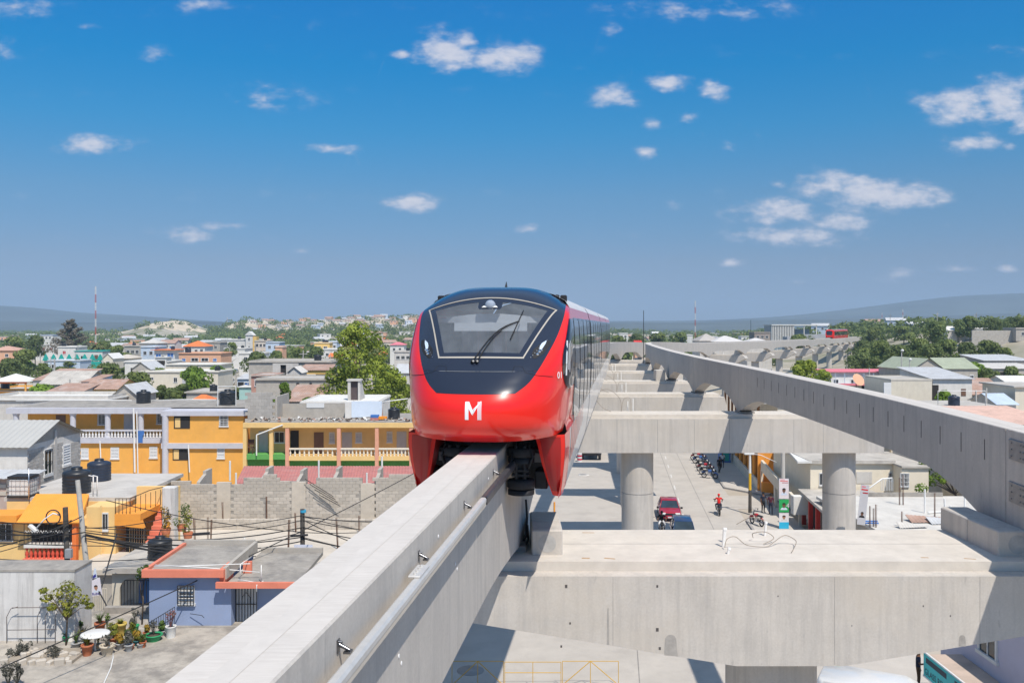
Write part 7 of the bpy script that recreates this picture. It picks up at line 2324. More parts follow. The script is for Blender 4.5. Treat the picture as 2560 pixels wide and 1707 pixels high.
b = MB(); b.box(bx(548), bx(745), -0.45, -0.3, 1.72, 1.95); b.build('lower_fascia', SALMON, BH)
b = MB(); b.box(bx(567)+0.05, bx(745), -0.3, 4.6, 1.70, 1.86); b.build('lower_roof', SLABD, BH)
b = MB(); b.box(bx(364), bx(560), 4.21, 4.35, 2.1, 2.5); b.box(bx(567)+.06, bx(745), 4.61, 4.75, 1.7, 2.05); b.build('rear_kerb', BLOCK, BH)
b = MB(); b.box(bx(620, 37.5), bx(641, 37.5), 1.2, 1.32, 1.87, 2.35); b.build('salmon_kerb', SALMON, BH)
wx = (bx(447)+bx(487))/2
opening(BH, 'l', wx, -0.005, 0.95, 0.64, 0.78); grille(BH, wx, -0.12, 0.95, 0.64, 0.78, 5, 5)
dx0, dx1 = bx(592, 36.2), bx(643, 36.2)
b = MB(); b.box(dx0, dx1, 0.55, 0.6, 0, 1.62); dd = b.build('door', FRAME, BH)
grille(BH, (dx0+dx1)/2, 0.5, 0, dx1-dx0, 1.62, 7, 2, IRON, 'door_grille')
b = MB()
b.tube([((dx0+dx1)/2-0.18, 0.47, 0.6), ((dx0+dx1)/2-0.16, 0.47, 1.1), ((dx0+dx1)/2, 0.47, 1.3), ((dx0+dx1)/2+0.16, 0.47, 1.1), ((dx0+dx1)/2+0.18, 0.47, 0.6)], 0.013, 5); b.build('grille_scroll', IRON, BH)
b = MB(); b.box(-0.2, bx(578)+0.3, -0.18, -0.002, -0.1, 0.12); b.build('plinth', SLABD, BH)
b = MB()
for k in range(12):
 t = k/11; b.cyl((bx(447)-1.0*(1-t)+0.9*0-0.05, -0.3, 0.0+0.05), (bx(447)-1.0*(1-t)-0.05, -0.3, 0.35+0.6*t), 0.01, n=5)
b.tube([(bx(447)-1.05, -0.3, 0.34), (bx(447)-0.05, -0.3, 0.95)], 0.014, 5); b.build('sloping_railing', IRON, BH)
for pts, lab in (([(bx(380), 0.2, 2.42), (bx(440), 0.1, 2.45), (bx(620), 0.3, 2.5)], 0), ([(bx(385), 0.1, 2.5), (bx(500), 0.0, 2.44), (bx(640), 0.5, 2.1)], 0), ([(bx(597), 0.2, 1.9), (bx(597), 0.2, 2.5), (bx(600), 1.5, 2.45)], 0), ([(bx(595), 0.0, 1.95), (bx(640), -0.2, 1.9), (bx(700), -0.2, 1.9)], 0), ([(bx(655), -0.1, 1.9), (bx(655), -0.1, 2.55)], 0), ([(bx(650), -0.46, 1.6), (bx(650), -0.46, 1.86), (bx(662), -0.2, 1.95)], 0)):
 b = MB(); b.tube(pts, 0.02, 6); b.build('roof_pipe', PVC, BH)
b = MB(); b.tube([(bx(478), -0.1, 0.62), (bx(510), -0.25, 0.6), (bx(516), -0.25, 0.5)], 0.012, 5); b.build('wall_bracket', IRON, BH)

# -- terrace roof with pots
TE = thing('terrace', 'stained flat concrete roof terrace at the lower left', 'terrace', (-22, 26, 0))
b = MB(); b.box(0, 16.0, 0, 11.4, -0.2, 3.6); b.build('wall', PALE, TE)
b = MB(); b.box(-0.1, 16.1, -0.1, 11.5, 3.6, 3.8); b.build('roof_slab', TERR, TE)
b = MB(); b.box(PX(228, 36)+22, PX(373, 36)+22, 11.1, 11.4, 3.8, 4.05); b.build('kerb', SLABD, TE)
# == pots, plants, cables of the terrace and street
TERRA = mat('terracotta', (0.46, 0.15, 0.07), 0.85, 0.2, 4, dirt=0.4, dirtcol=(0.30, 0.17, 0.12))
CREAMP = mat('cream_pot', (0.58, 0.50, 0.38), 0.85, 0.15, 4, dirt=0.5, dirtcol=(0.38, 0.30, 0.22))
GREYP = mat('grey_pot', (0.40, 0.40, 0.39), 0.85, 0.15, 4, dirt=0.4)
GRNP = mat('green_plastic', (0.03, 0.30, 0.12), 0.45, 0.08, 3)
WHTP = mat('white_plastic', (0.72, 0.71, 0.68), 0.5, 0.05, 3, dirt=0.2)
SOIL = mat('soil', (0.10, 0.075, 0.055), 0.95, 0.3, 6)
L_YG = mat_leaf('leaf_yellow_green', (0.10, 0.13, 0.02), (0.32, 0.30, 0.04), 3.0)
L_GR = mat_leaf('leaf_green', (0.06, 0.11, 0.025), (0.16, 0.22, 0.05), 3.0)
L_GY = mat_leaf('leaf_grey', (0.09, 0.09, 0.075), (0.19, 0.18, 0.14), 3.0)
L_OR = mat_leaf('leaf_croton', (0.12, 0.14, 0.02), (0.50, 0.25, 0.03), 4.0)
ZT = 3.8
def terr(px, py):
 Y = F*(CAM_Z-ZT)/(py-812.0)
 return (PX(px, Y), Y, ZT)
def blades(b, rng, n, h, spread, w, droop=0.3, z0=0.0):
 for _ in range(n):
  a = rng.uniform(0, 2*pi); l = h*rng.uniform(0.6, 1.1); s = spread*rng.uniform(0.4, 1.1)
  P, Q = [], []
  for i in range(4):
   t = i/3
   x = s*t**1.4; z = z0 + l*t - droop*l*t*t
   ww = w*(1-t)**0.6*(0.6+0.4*sin(pi*min(1, t+0.3))) + 0.002
   P.append((cos(a)*x - sin(a)*ww, sin(a)*x + cos(a)*ww, z)); Q.append((cos(a)*x + sin(a)*ww, sin(a)*x - cos(a)*ww, z))
  b.grid([P, Q], 0, False)
def bush(b, rng, n, r, size, z0):
 leaf_blob(b, rng, (0, 0, z0+r*0.8), r, n, size, 0.9)
def pot(label, px, py, r, h, m, plant, pm, rng, style='pot', ph=0.5):
 loc = terr(px, py)
 t = thing('potted_plant', label, 'plant', loc)
 b = MB()
 if style == 'bucket':
  b.lathe([(r*0.85, 0), (r, h*0.9), (r*1.05, h*0.92), (r*1.05, h), (r*0.92, h), (r*0.9, h*0.85)], (0, 0, 0), 16)
 elif style == 'tub':
  b.lathe([(r*0.75, 0), (r*0.95, h*0.8), (r*1.12, h*0.85), (r*1.12, h), (r*0.95, h), (r*0.9, h*0.8)], (0, 0, 0), 18)
 else:
  b.lathe([(r*0.66, 0), (r*0.9, h*0.8), (r*1.05, h*0.82), (r*1.05, h), (r*0.88, h), (r*0.85, h*0.88)], (0, 0, 0), 16)
 b.build('pot', m, t)
 b = MB(); b.lathe([(r*0.5, h*0.84), (r*0.86, h*0.86), (0.01, h*0.9)], (0, 0, 0), 12); b.build('soil', SOIL, t)
 if plant:
  b = MB()
  if plant == 'blades':
   blades(b, rng, 46, ph, r*1.4, 0.022, 0.35, h*0.85)
  elif plant == 'bush':
   for k in range(5):
    leaf_blob(b, rng, (rng.uniform(-.5, .5)*r, rng.uniform(-.5, .5)*r, h+ph*rng.uniform(.2, .8)), r*0.7, 60, 0.09, 0.9)
  elif plant == 'twigs':
   for k in range(16):
    a = rng.uniform(0, 6.28); s = rng.uniform(.1, .5)*r*1.6; l = ph*rng.uniform(.5, 1)
    b.cyl((0, 0, h*0.85), (cos(a)*s, sin(a)*s, h+l), 0.007, 0.004, 4)
    leaf_blob(b, rng, (cos(a)*s, sin(a)*s, h+l), 0.05, 10, 0.06, 1)
  b.build('foliage', pm, t)
 return t
rng = random.Random(44)
pot('terracotta pot with strappy bright green leaves at the front of the terrace', 218, 1637, 0.21, 0.40, TERRA, 'blades', L_YG, rng, 'pot', 0.55)
pot('large cream pot with bare soil and sparse twigs', 268, 1635, 0.26, 0.36, CREAMP, 'twigs', L_GY, rng, 'pot', 0.35)
pot('green plastic tub with dry twigs near the blue house', 384, 1600, 0.30, 0.24, GRNP, 'twigs', L_GY, rng, 'tub', 0.5)
pot('white bucket with pink flowering twigs by the blue wall', 427, 1592, 0.20, 0.44, WHTP, 'twigs', mat_leaf('leaf_pink_flower', (0.12, 0.14, 0.05), (0.50, 0.16, 0.22), 8.0), rng, 'bucket', 0.55)
pot('small terracotta pot beside the green tub', 357, 1617, 0.13, 0.22, TERRA, 'twigs', L_GR, rng, 'pot', 0.25)
pot('grey pot with a brown twiggy shrub', 322, 1627, 0.15, 0.26, GREYP, 'bush', L_GY, rng, 'pot', 0.55)
pot('grey pot with yellow croton leaves in the middle of the pots', 300, 1622, 0.16, 0.24, GREYP, 'bush', L_OR, rng, 'pot', 0.35)
pot('teal pot with orange and green croton', 343, 1612, 0.15, 0.2, mat('teal_plastic', (0.03, 0.18, 0.2), 0.5, 0.1, 3), 'bush', L_OR, rng, 'pot', 0.4)
pot('grey pot with silver green leaves at the right of the pots', 405, 1588, 0.14, 0.2, GREYP, 'bush', L_GR, rng, 'pot', 0.4)
pot('terracotta bowl with a broad leaved plant on the round stand', 250, 1590, 0.20, 0.55, TERRA, 'blades', L_GR, rng, 'pot', 0.7)
pot('yellow pot with yellow striped leaves behind the front row', 303, 1588, 0.20, 0.5, mat('yellow_plastic', (0.62, 0.46, 0.12), 0.6, 0.1, 3), 'blades', L_YG, rng, 'pot', 0.35)
pot('dark green pot with upright stems near the kerb', 338, 1580, 0.15, 0.3, GRNP, 'twigs', L_GY, rng, 'pot', 0.7)
pot('green pot at the foot of the white wall', 166, 1602, 0.14, 0.2, GRNP, 'blades', L_GR, rng, 'pot', 0.25)
pot('grey pot of long trailing dry leaves', 208, 1612, 0.2, 0.3, GREYP, 'blades', L_GY, rng, 'pot', 0.75)
pot('low pot of drooping grey leaves left of the terracotta pot', 190, 1618, 0.18, 0.2, GREYP, 'blades', L_GR, rng, 'pot', 0.6)
pot('terracotta pot half hidden behind the cream pot', 283, 1612, 0.16, 0.3, TERRA, 'bush', L_YG, rng, 'pot', 0.5)
pot('small pot with a red stemmed shrub near the white bucket', 365, 1592, 0.12, 0.2, TERRA, 'bush', L_OR, rng, 'pot', 0.35)
for k in range(14):
 px_ = rng.uniform(196, 372); pot('small pot of dry twigs and leaves crowded among the terrace pots', px_, 1585+rng.uniform(0, 38), rng.uniform(0.09, 0.14), rng.uniform(0.15, 0.24), rng.choice((TERRA, GREYP, CREAMP)), rng.choice(('twigs', 'bush', 'blades')), rng.choice((L_GY, L_GR, L_YG, L_OR)), rng, 'pot', rng.uniform(0.3, 0.6))['group'] = 'small pots on the terrace'
# round white stand
rs = thing('plant_stand', 'round white table top on a pipe leg among the pots', 'table', terr(238, 1626))
b = MB(); b.lathe([(0.50, 0.60), (0.52, 0.63), (0.48, 0.66), (0.02, 0.66)], (0, 0, 0), 24); b.build('table_top', WHTP, rs)
b = MB(); b.cyl((0, 0, 0), (0, 0, 0.6), 0.035, n=8); b.build('leg', PVC, rs)
# slender young tree, small tree at white wall
def young_tree(label, px, py, h, clumps, n, size, m):
 t = thing('young_tree', label, 'tree', terr(px, py))
 b = MB(); b.tube([(0, 0, 0), (0.05, 0, h*0.45), (0.0, 0, h*0.6)], 0.035, 6, r1=0.025)
 lb = MB()
 for (x, z, r) in clumps:
  b.tube([(0.0, 0, h*0.4), (x*0.6, 0, lerp(h*0.5, z, .7)), (x, 0, z)], 0.02, 5, r1=0.008)
  leaf_blob(lb, rng, (x, rng.uniform(-.15, .15), z), r, n, size, 0.75)
 b.build('trunk', BARK, t); lb.build('crown', m, t)
young_tree('young tree with yellow green leaves against the white wall', 165, 1612, 2.4, [(-0.75, 1.75, 0.22), (-0.35, 1.95, 0.25), (0.0, 2.2, 0.28), (0.35, 2.0, 0.3), (0.65, 1.7, 0.22), (-0.1, 1.6, 0.28), (0.25, 1.5, 0.25), (-0.5, 1.45, 0.2), (0.85, 1.45, 0.16), (-0.85, 2.05, 0.15), (0.1, 1.25, 0.18)], 75, 0.11, L_YG)
young_tree('thin sapling with a tuft of leaves beside the blue house corner', 355, 1560, 2.3, [(0.0, 2.2, 0.16), (0.14, 1.95, 0.17), (-0.14, 1.9, 0.14), (0.2, 2.35, 0.1)], 60, 0.09, L_GR)
# arched wire frames by the white wall
for dx, lab in ((0.0, 'rusty wire arch frame against the white wall'),):
 b = MB()
 x0, y0, z0 = terr(28, 1600); x1 = terr(148, 1600)[0]
 for xx in (x0, x0+1.15, x0+1.45, x1):
  b.tube([(xx, y0-0.3, ZT), (xx, y0-0.3, ZT+1.0), (xx+0.15, y0-0.3, ZT+1.3), (xx+0.4, y0-0.25, ZT+1.36)], 0.014, 5)
 b.tube([(x0+0.2, y0-0.3, ZT+1.34), (x1+0.3, y0-0.3, ZT+1.36)], 0.014, 5); b.tube([(x0, y0-0.3, ZT+0.5), (x1, y0-0.3, ZT+0.52)], 0.014, 5)
 o = b.build('wire_frame', mat('rusty_wire', (0.14, 0.11, 0.10), 0.8, 0.2, 5)); tag(o, lab, 'frame', kind='thing')
# stone bed with grey shrubs
bed = thing('stone_bed', 'small raised bed edged with loose concrete blocks', 'planter', terr(110, 1648))
for k in range(26):
 a = rng.uniform(-1.25, 1.25); yv = rng.uniform(-0.35, 0.9)
 if k < 8:
  a, yv = -1.2+k*0.33, -0.45+0.04*rng.random()
 b = MB(); s = rng.uniform(0.10, 0.2); b.bbox(-s, s, -s*0.6, s*0.6, 0, s*rng.uniform(0.8, 1.5), 0.03); o = b.build('stone', BLK2, bed, (a, yv, 0), rng.uniform(0, 3))
b = MB(); b.box(-1.2, 1.2, -0.4, 0.9, 0, 0.1); b.build('soil', mat('dusty_soil', (0.34, 0.29, 0.23), 0.95, 0.2, 3), bed)
for px, py, h, lab in ((60, 1640, 0.55, 'grey succulent shrub at the left of the stone bed'), (135, 1648, 0.45, 'small grey succulent at the corner of the stone bed'), (38, 1645, 0.4, 'low grey succulent beside the leftmost stones'), (20, 1715, 0.8, 'dry grey shrub in the bottom left corner'), (42, 1712, 0.7, 'dry seed headed shrub beside the bottom left corner')):
 t = thing('shrub', lab, 'shrub', terr(px, py))
 b = MB()
 for k in range(18):
  a = rng.uniform(0, 6.28); s = rng.uniform(0.05, 0.25); z = h*rng.uniform(0.5, 1)
  b.cyl((0, 0, 0), (cos(a)*s, sin(a)*s, z), 0.012, 0.006, 4); leaf_blob(b, rng, (cos(a)*s, sin(a)*s, z), 0.07, 16, 0.07, 1)
 b.build('foliage', L_GY, t)
# white bottle, bucket, hose
b = MB(); b.lathe([(0.13, 0), (0.13, 0.38), (0.05, 0.5), (0.05, 0.56)], (0, 0, 0), 14); o = b.build('jug', WHTP, None, (terr(175, 1600)[0], terr(175, 1600)[1], ZT)); tag(o, 'white plastic jug on the terrace near the white wall', 'jug', kind='thing')
b = MB(); b.lathe([(0.2, 0), (0.24, 0.35), (0.24, 0.38), (0.2, 0.38)], (0, 0, 0), 16); o = b.build('basin', WHTP, None, terr(15, 1595)); tag(o, 'white basin at the left edge of the terrace', 'basin', kind='thing')
hp = [terr(282, 1628), terr(283, 1645), terr(277, 1670), terr(268, 1690), terr(258, 1712), terr(240, 1740)]
b = MB(); b.tube([(p[0], p[1], ZT+0.02) for p in hp], 0.022, 6); o = b.build('hose', PVC); tag(o, 'white hose lying across the terrace', 'hose', kind='thing')
# planters and clutter at the foot of the stair
for px, py, Yv, m, pm, lab in ((415, 1308, 46.5, TERRA, L_OR, 'planter of yellow and red flowers beside the plaster pier'), (455, 1300, 46.8, TERRA, L_GR, 'planter of green leaves right of the plaster pier'), (470, 1318, 46.2, TERRA, L_YG, 'planter of yellow leaves on the bare roof')):
 t = thing('potted_plant', lab, 'plant', (PX(px, Yv), Yv, PZ(py, Yv)-0.55))
 b = MB(); b.lathe([(0.2, 0), (0.26, 0.3), (0.24, 0.32)], (0, 0, 0), 12); b.build('pot', m, t)
 b = MB()
 for k in range(4):
  leaf_blob(b, rng, (rng.uniform(-.25, .25), rng.uniform(-.2, .2), 0.5+0.25*k), 0.24, 60, 0.1, 0.9)
 b.build('foliage', pm, t)
t = thing('washing_bowl', 'grey lidded red bowl beside the low black tank', 'bowl', (PX(446, 45), 45, 3.75))
b = MB(); b.lathe([(0.2, 0.3), (0.24, 0.5)], (0, 0, 0), 14); b.cyl((0, 0, 0), (0, 0, 0.3), 0.12, n=8); b.build('bowl', mat('red_plastic', (0.55, 0.03, 0.03), 0.5, 0.1, 3), t)
b = MB(); b.lathe([(0.27, 0.5), (0.28, 0.62), (0.2, 0.72), (0.02, 0.74)], (0, 0, 0), 14); b.build('lid', mat('slate_plastic', (0.16, 0.18, 0.21), 0.5, 0.1, 3), t)

# -- utility poles
POLEC = mat('concrete_pole', (0.50, 0.475, 0.43), 0.9, 0.1, 2, dirt=0.3)
POLEW = mat('dark_wooden_pole', (0.085, 0.075, 0.065), 0.95, 0.3, 3, dirt=0.4, dirtcol=(0.22, 0.21, 0.2))
YP = 40.5
def upole(label, p_top, p_bot, r, m, name='utility_pole'):
 t = thing(name, label, 'pole', p_bot)
 b = MB(); tp = Vector(p_top)-Vector(p_bot); b.cyl((0, 0, 0), tuple(tp), r*1.25, r, 12); b.build('shaft', m, t)
 return t
pA = (PX(194, YP), YP, PZ(1200, YP)); pA0 = (PX(228, YP)+0.35, YP-0.1, 0.0)
u1 = upole('pale leaning concrete utility pole at the left', pA, pA0, 0.105, POLEC)
pB = (PX(177, YP), YP-0.5, PZ(1262, YP)); u2 = upole('dark wooden utility pole with meters beside the leaning one', pB, (PX(192, YP), YP-0.5, 0.0), 0.11, POLEW)
for z, s in ((1.2, 0.2), (1.9, 0.16), (2.5, 0.14)):
 b = MB(); b.bbox(-0.14, 0.14, -0.22, 0, -s, s, 0.02); b.build('meter_box', mat('grey_meter', (0.30, 0.31, 0.32), 0.6, 0.1, 4), u2, (0.0, -0.12, pB[2]-z-0.8))
b = MB(); b.tube([(0, 0, 0), (-0.25, -0.1, 0.1), (-0.6, -0.15, -0.15), (-0.95, -0.2, -0.55)], 0.035, 6); b.build('lamp_arm', PVC, u2, (pB[0]-u2.location.x-0.25, 0, pB[2]-0.35))
b = MB(); b.bbox(-0.32, 0.12, -0.1, 0.1, -0.06, 0.06, 0.02); o = b.build('lamp_head', WHTP, u2, (pB[0]-u2.location.x-1.25, -0.2, pB[2]-0.95)); o.rotation_euler = (0, 0.7, 0)
pC = (PX(756, 43.5), 43.5, PZ(1272, 43.5)); u3 = upole('dark wooden utility pole with a blue band in front of the block wall', pC, (PX(758, 43.5), 43.5, 0), 0.11, POLEW)
b = MB(); b.cyl((0, 0, pC[2]-0.16), (0, 0, pC[2]-0.04), 0.145, n=12); b.build('blue_band', mat('cyan_band', (0.05, 0.35, 0.55), 0.6, 0.1, 4), u3)
# coil of cable on the wooden pole
cpts = [(PX(150, YP)+0.32*cos(a), YP-0.6, PZ(1285, YP)+0.32*sin(a)) for a in [k*2*pi/16 for k in range(17)]]
b = MB(); b.tube(cpts, 0.03, 6); o = b.build('cable_coil', CABLE); tag(o, 'coil of spare black cable hanging beside the wooden pole', 'cable', kind='thing')
# -- overhead cables
def cable(a, c, sag, r=0.014, label='black overhead cable strung between the poles at the left', group='overhead cables at the left'):
 P = []
 for i in range(15):
  t = i/14
  P.append((lerp(a[0], c[0], t), lerp(a[1], c[1], t), lerp(a[2], c[2], t)-sag*4*t*(1-t)))
 b = MB(); b.tube(P, r*1.6, 5)
 o = b.build('overhead_cable', CABLE)
 return tag(o, label, 'cable', group, 'thing')
def at(px, py, Y):
 return (PX(px, Y), Y, PZ(py, Y))
ORD_ = ['top', 'second', 'third', 'fourth', 'fifth', 'sixth', 'lowest']
hubA = [at(180, 1300, YP-.6), at(212, 1330, YP-.2), at(185, 1320, YP-.6), at(205, 1290, YP-.2)]
hubC = [at(752, 1290, 43.4), at(757, 1317, 43.4), at(760, 1342, 43.4)]
for k, (yl, yr) in enumerate(((1300, 1305), (1325, 1320), (1345, 1330), (1372, 1352), (1385, 1362), (1310, 1296), (1335, 1340))):
 cable(at(-30, yl, YP-3), hubA[k % 4], 0.15+0.05*(k % 3), 0.012+0.004*(k % 2), ORD_[{1300: 0, 1310: 1, 1325: 2, 1335: 3, 1345: 4, 1372: 5, 1385: 6}[yl]] + ' cable from the left edge to the leaning pole, counted downwards')
for k, (ya, yc) in enumerate(((1318, 1288), (1330, 1318), (1335, 1330), (1345, 1342), (1325, 1300), (1338, 1352))):
 cable(at(212, ya, YP-.2), (PX(755, 43.4), 43.4, PZ(yc, 43.4)), 0.35+0.12*(k % 3), 0.012+0.006*(k % 2), ORD_[{1288: 0, 1300: 1, 1318: 2, 1330: 3, 1342: 4, 1352: 5}[yc]] + ' cable between the leaning and the blue banded pole, counted downwards')
for k, (yc, ye) in enumerate(((1290, 1345), (1317, 1360), (1342, 1395), (1290, 1285), (1330, 1300), (1345, 1382), (1300, 1330))):
 cable((PX(757, 43.4), 43.4, PZ(yc, 43.4)), at(1130, ye, 43.0+0.4*k), 0.25+0.06*(k % 2), 0.012+0.005*(k % 2), ORD_[{1285: 0, 1300: 1, 1330: 2, 1345: 3, 1360: 4, 1382: 5, 1395: 6}[ye]] + ' cable from the blue banded pole to the beam, counted downwards')
for k, (px, py) in enumerate(((470, 1392), (520, 1400), (440, 1372))):
 cable(at(215, 1335, YP-.2), at(px, py, 44.0), 0.10, 0.022, 'thick black cable running from the leaning pole to the low roofs', 'thick cables at the left')
for k, (x0, y0, x1, y1, dY) in enumerate(((-30, 1395, 470, 1388, 0), (-30, 1355, 640, 1352, 2), (212, 1350, 640, 1390, 1), (180, 1318, 430, 1290, 3), (265, 1250, 760, 1330, 3), (760, 1300, 1010, 1392, 1))):
 cable(at(x0, y0, YP-0.5), at(x1, y1, 42.0+dY), 0.2, 0.013, ['low cable from the left edge past the black tank', 'long cable from the left edge over the bare roof', 'drooping cable from the leaning pole to the poster', 'short cable from the poles to the plaster pier', 'cable from the awning corner to the blue banded pole', 'cable dropping from the blue banded pole under the beam'][k], 'other cables at the left')
cable(at(-60, 1695, 27.0), at(1040, 1180, 52.0), 0.25, 0.014, 'long thin cable slanting up across the terrace and the blue house', 'slanting cable')
cable(at(250, 1480, 38.0), at(292, 1335, 40.0), 0.02, 0.02, 'stay wire slanting beside the poster', 'stay wires'); cable(at(290, 1555, 37.0), at(228, 1440, 38.5), 0.02, 0.018, 'rusty stay rod slanting down to the pots', 'stay rods')
for px, py, Y in ((503, 1333, 44.3), (748, 1338, 43.3), (600, 1352, 43.9)):
 b = MB(); b.cyl((-0.42, 0, -0.03), (0.42, 0, 0.03), 0.055, n=8); o = b.build('splice_sleeve', CABLE, None, at(px, py, Y)); tag(o, 'black splice sleeve on an overhead cable', 'cable splice', 'cable splices', 'thing')
# -- posters tied at the left: a campaign portrait with a name
def portrait(t, w, h, skin, shirt, bgm, y=-0.004):
 """flat printed head and shoulders on a board (board spans 0..w, 0..h in xz)"""
 b = MB(); b.box(0, w, 0, 0.01, 0, h); b.build('board', bgm, t)
 b = MB(); b.add([(w*0.5+w*0.36*cos(a), y, h*0.18+min(h*0.20, w*0.3)*sin(a)) for a in [k*pi/10 for k in range(11)]], [tuple(range(11))]); b.build('printed_shirt', shirt, t)
 b = MB(); hz_ = h*0.18+min(h*0.40, w*0.5); ry = min(h*0.17, w*0.22); b.add([(w*0.5+w*0.17*cos(a), y-0.002, hz_+ry*sin(a)) for a in [k*2*pi/20 for k in range(20)]], [tuple(range(20))]); b.add([(w*0.43, y-0.001, hz_-ry*1.4), (w*0.57, y-0.001, hz_-ry*1.4), (w*0.57, y-0.001, hz_), (w*0.43, y-0.001, hz_)], [(0, 1, 2, 3)]); b.build('printed_face', skin, t)
 b = MB(); b.add([(w*0.5+w*0.185*cos(a), y-0.003, hz_+ry*0.3+ry*0.78*sin(a)) for a in [k*pi/10 for k in range(11)]], [tuple(range(11))]); b.build('printed_hair', IRON, t)
SKIN = mat('printed_skin', (0.42, 0.22, 0.14), 0.6, 0.08, 6)
SHIRT = mat('printed_shirt', (0.62, 0.68, 0.78), 0.6, 0.06, 4)
NAVYINK = mat('navy_ink', (0.03, 0.03, 0.25), 0.6, 0.05, 4)
po = thing('poster', 'small election poster with a portrait and a blue name below the poles', 'poster', (PX(230, 38), 38, PZ(1490, 38)))
portrait(po, 0.44, 0.75, SKIN, SHIRT, mat('poster_pale', (0.72, 0.68, 0.74), 0.6, 0.05, 3))
po.rotation_euler = (0, radians(-8), 0)
tm = mcol(text_mesh('Rubel', 0.15), NAVYINK); put('printed_name', tm, po, (0.02, -0.012, 0.05))
pn = thing('pennant', 'narrow white and blue pennant above the election poster', 'pennant', (PX(230, 38), 38, PZ(1450, 38)))
b = MB(); b.add([(0, 0, 0), (0.22, 0, 0.1), (0.16, 0, 0.5), (0.1, 0, 0.52)], [(0, 1, 2, 3)]); b.add([(0, 0.01, 0), (0.22, 0.01, 0.1), (0.16, 0.01, 0.5), (0.1, 0.01, 0.52)], [(3, 2, 1, 0)]); b.build('cloth', SHIRT, pn)
b = MB(); b.add([(0.03, -0.004, 0.08), (0.18, -0.004, 0.15), (0.16, -0.004, 0.28), (0.05, -0.004, 0.2)], [(0, 1, 2, 3)]); b.build('printed_mark', NAVYINK, pn)
p2_ = thing('poster', 'portrait banner tied low on the pole in front of the block wall', 'poster', (PX(735, 43.2), 43.2, PZ(1397, 43.2)))
portrait(p2_, 0.9, 0.7, SKIN, NAVYINK, mat('poster_bluewhite', (0.68, 0.70, 0.80), 0.6, 0.1, 3))
# == the street under the guideway
ROAD = mat('concrete_road', (0.47, 0.43, 0.38), 0.93, 0.09, 0.5, dirt=0.5, dirtcol=(0.34, 0.305, 0.27), spec=0.15)
PAVE = mat('pavement_concrete', (0.50, 0.46, 0.41), 0.93, 0.08, 0.6, dirt=0.3, dirtcol=(0.38, 0.34, 0.30))
KERB = mat('kerb_concrete', (0.36, 0.335, 0.31), 0.9, 0.15, 1.5, dirt=0.5, dirtcol=(0.12, 0.115, 0.11))
def kx(Y):
 return 10.62+0.114*Y
rows = []
for k in range(31):
 Y = lerp(4, 260, (k/30)**1.5)
 a, c = kx(Y)-26.5, kx(Y)
 if Y > 110:
  sh_ = 0.0012*(Y-110)**2
  a += sh_; c += sh_
 rows.append([(lerp(a, c, j/12), Y, 0.012) for j in range(13)])
b = MB(); b.grid(rows); o = b.build('road', ROAD); tag(o, kind='structure')
b = MB(); b.quad((kx(79)-0.5, 76.5, 0.016), (46, 76.5, 0.016), (46, 82.5, 0.016), (kx(79)-0.5, 82.5, 0.016)); o = b.build('side_road', ROAD); tag(o, kind='structure')
def pave(y0, y1, w, name, r0=0.0, r1=0.0):
 b = MB(); kb = MB()
 P = []
 n = 12
 for k in range(n+1):
  Y = lerp(y0, y1, k/n)
  off = 0.0
  if r1 and Y > y1-r1:
   off = r1 - sqrt(max(0, r1*r1-(Y-y1+r1)**2))
  if r0 and Y < y0+r0:
   off = r0 - sqrt(max(0, r0*r0-(y0+r0-Y)**2))
  P.append((kx(Y)+off, Y))
 b.grid([[(x+0.18, Y, 0.15), (kx(Y)+w, Y, 0.15)] for x, Y in P])
 o = b.build(name, PAVE); tag(o, kind='structure')
 rows = [[(x, Y, 0.0), (x, Y, 0.155), (x+0.18, Y, 0.155), (x+0.18, Y, 0.0)] for x, Y in P]
 kb.grid(rows, 0, False)
 for e in (0, -1):
  x, Y = P[e]
  kb.box(x, kx(Y)+w, Y-0.09, Y+0.09, 0, 0.153)
 o = kb.build('kerb', KERB); tag(o, kind='structure')
pave(20, 76.4, 4.0, 'pavement', r1=1.5)
pave(82.6, 125, 4.0, 'pavement', r0=3.0)
WLINE = mat('faded_lane_paint', (0.62, 0.60, 0.56), 0.9, 0.1, 2, dirt=0.5, dirtcol=(0.48, 0.44, 0.4))
ml = MB()
for Yd in (60.0, 66.8, 73.6, 80.4, 86.8, 93.2, 99.6, 106.2, 113):
 x = 14.9+0.127*(Yd-80.6)
 ml.quad((x-0.06, Yd-1.1, 0.018), (x+0.06, Yd-1.1, 0.018), (x+0.06+0.28, Yd+1.1, 0.018), (x-0.06+0.28, Yd+1.1, 0.018))
o = ml.build('lane_markings', WLINE); tag(o, kind='structure')
jl = MB()
for off in (-2.9, -4.9, -9.5):
 for k in range(20):
  Ya, Yb = 30+k*4.5, 34.5+k*4.5
  jl.quad((kx(Ya)+off, Ya, 0.017), (kx(Ya)+off+0.05, Ya, 0.017), (kx(Yb)+off+0.05, Yb, 0.017), (kx(Yb)+off, Yb, 0.017))
o = jl.build('road_joints', mat('road_joint', (0.27, 0.25, 0.23), 0.95, 0.2, 2)); tag(o, kind='structure')
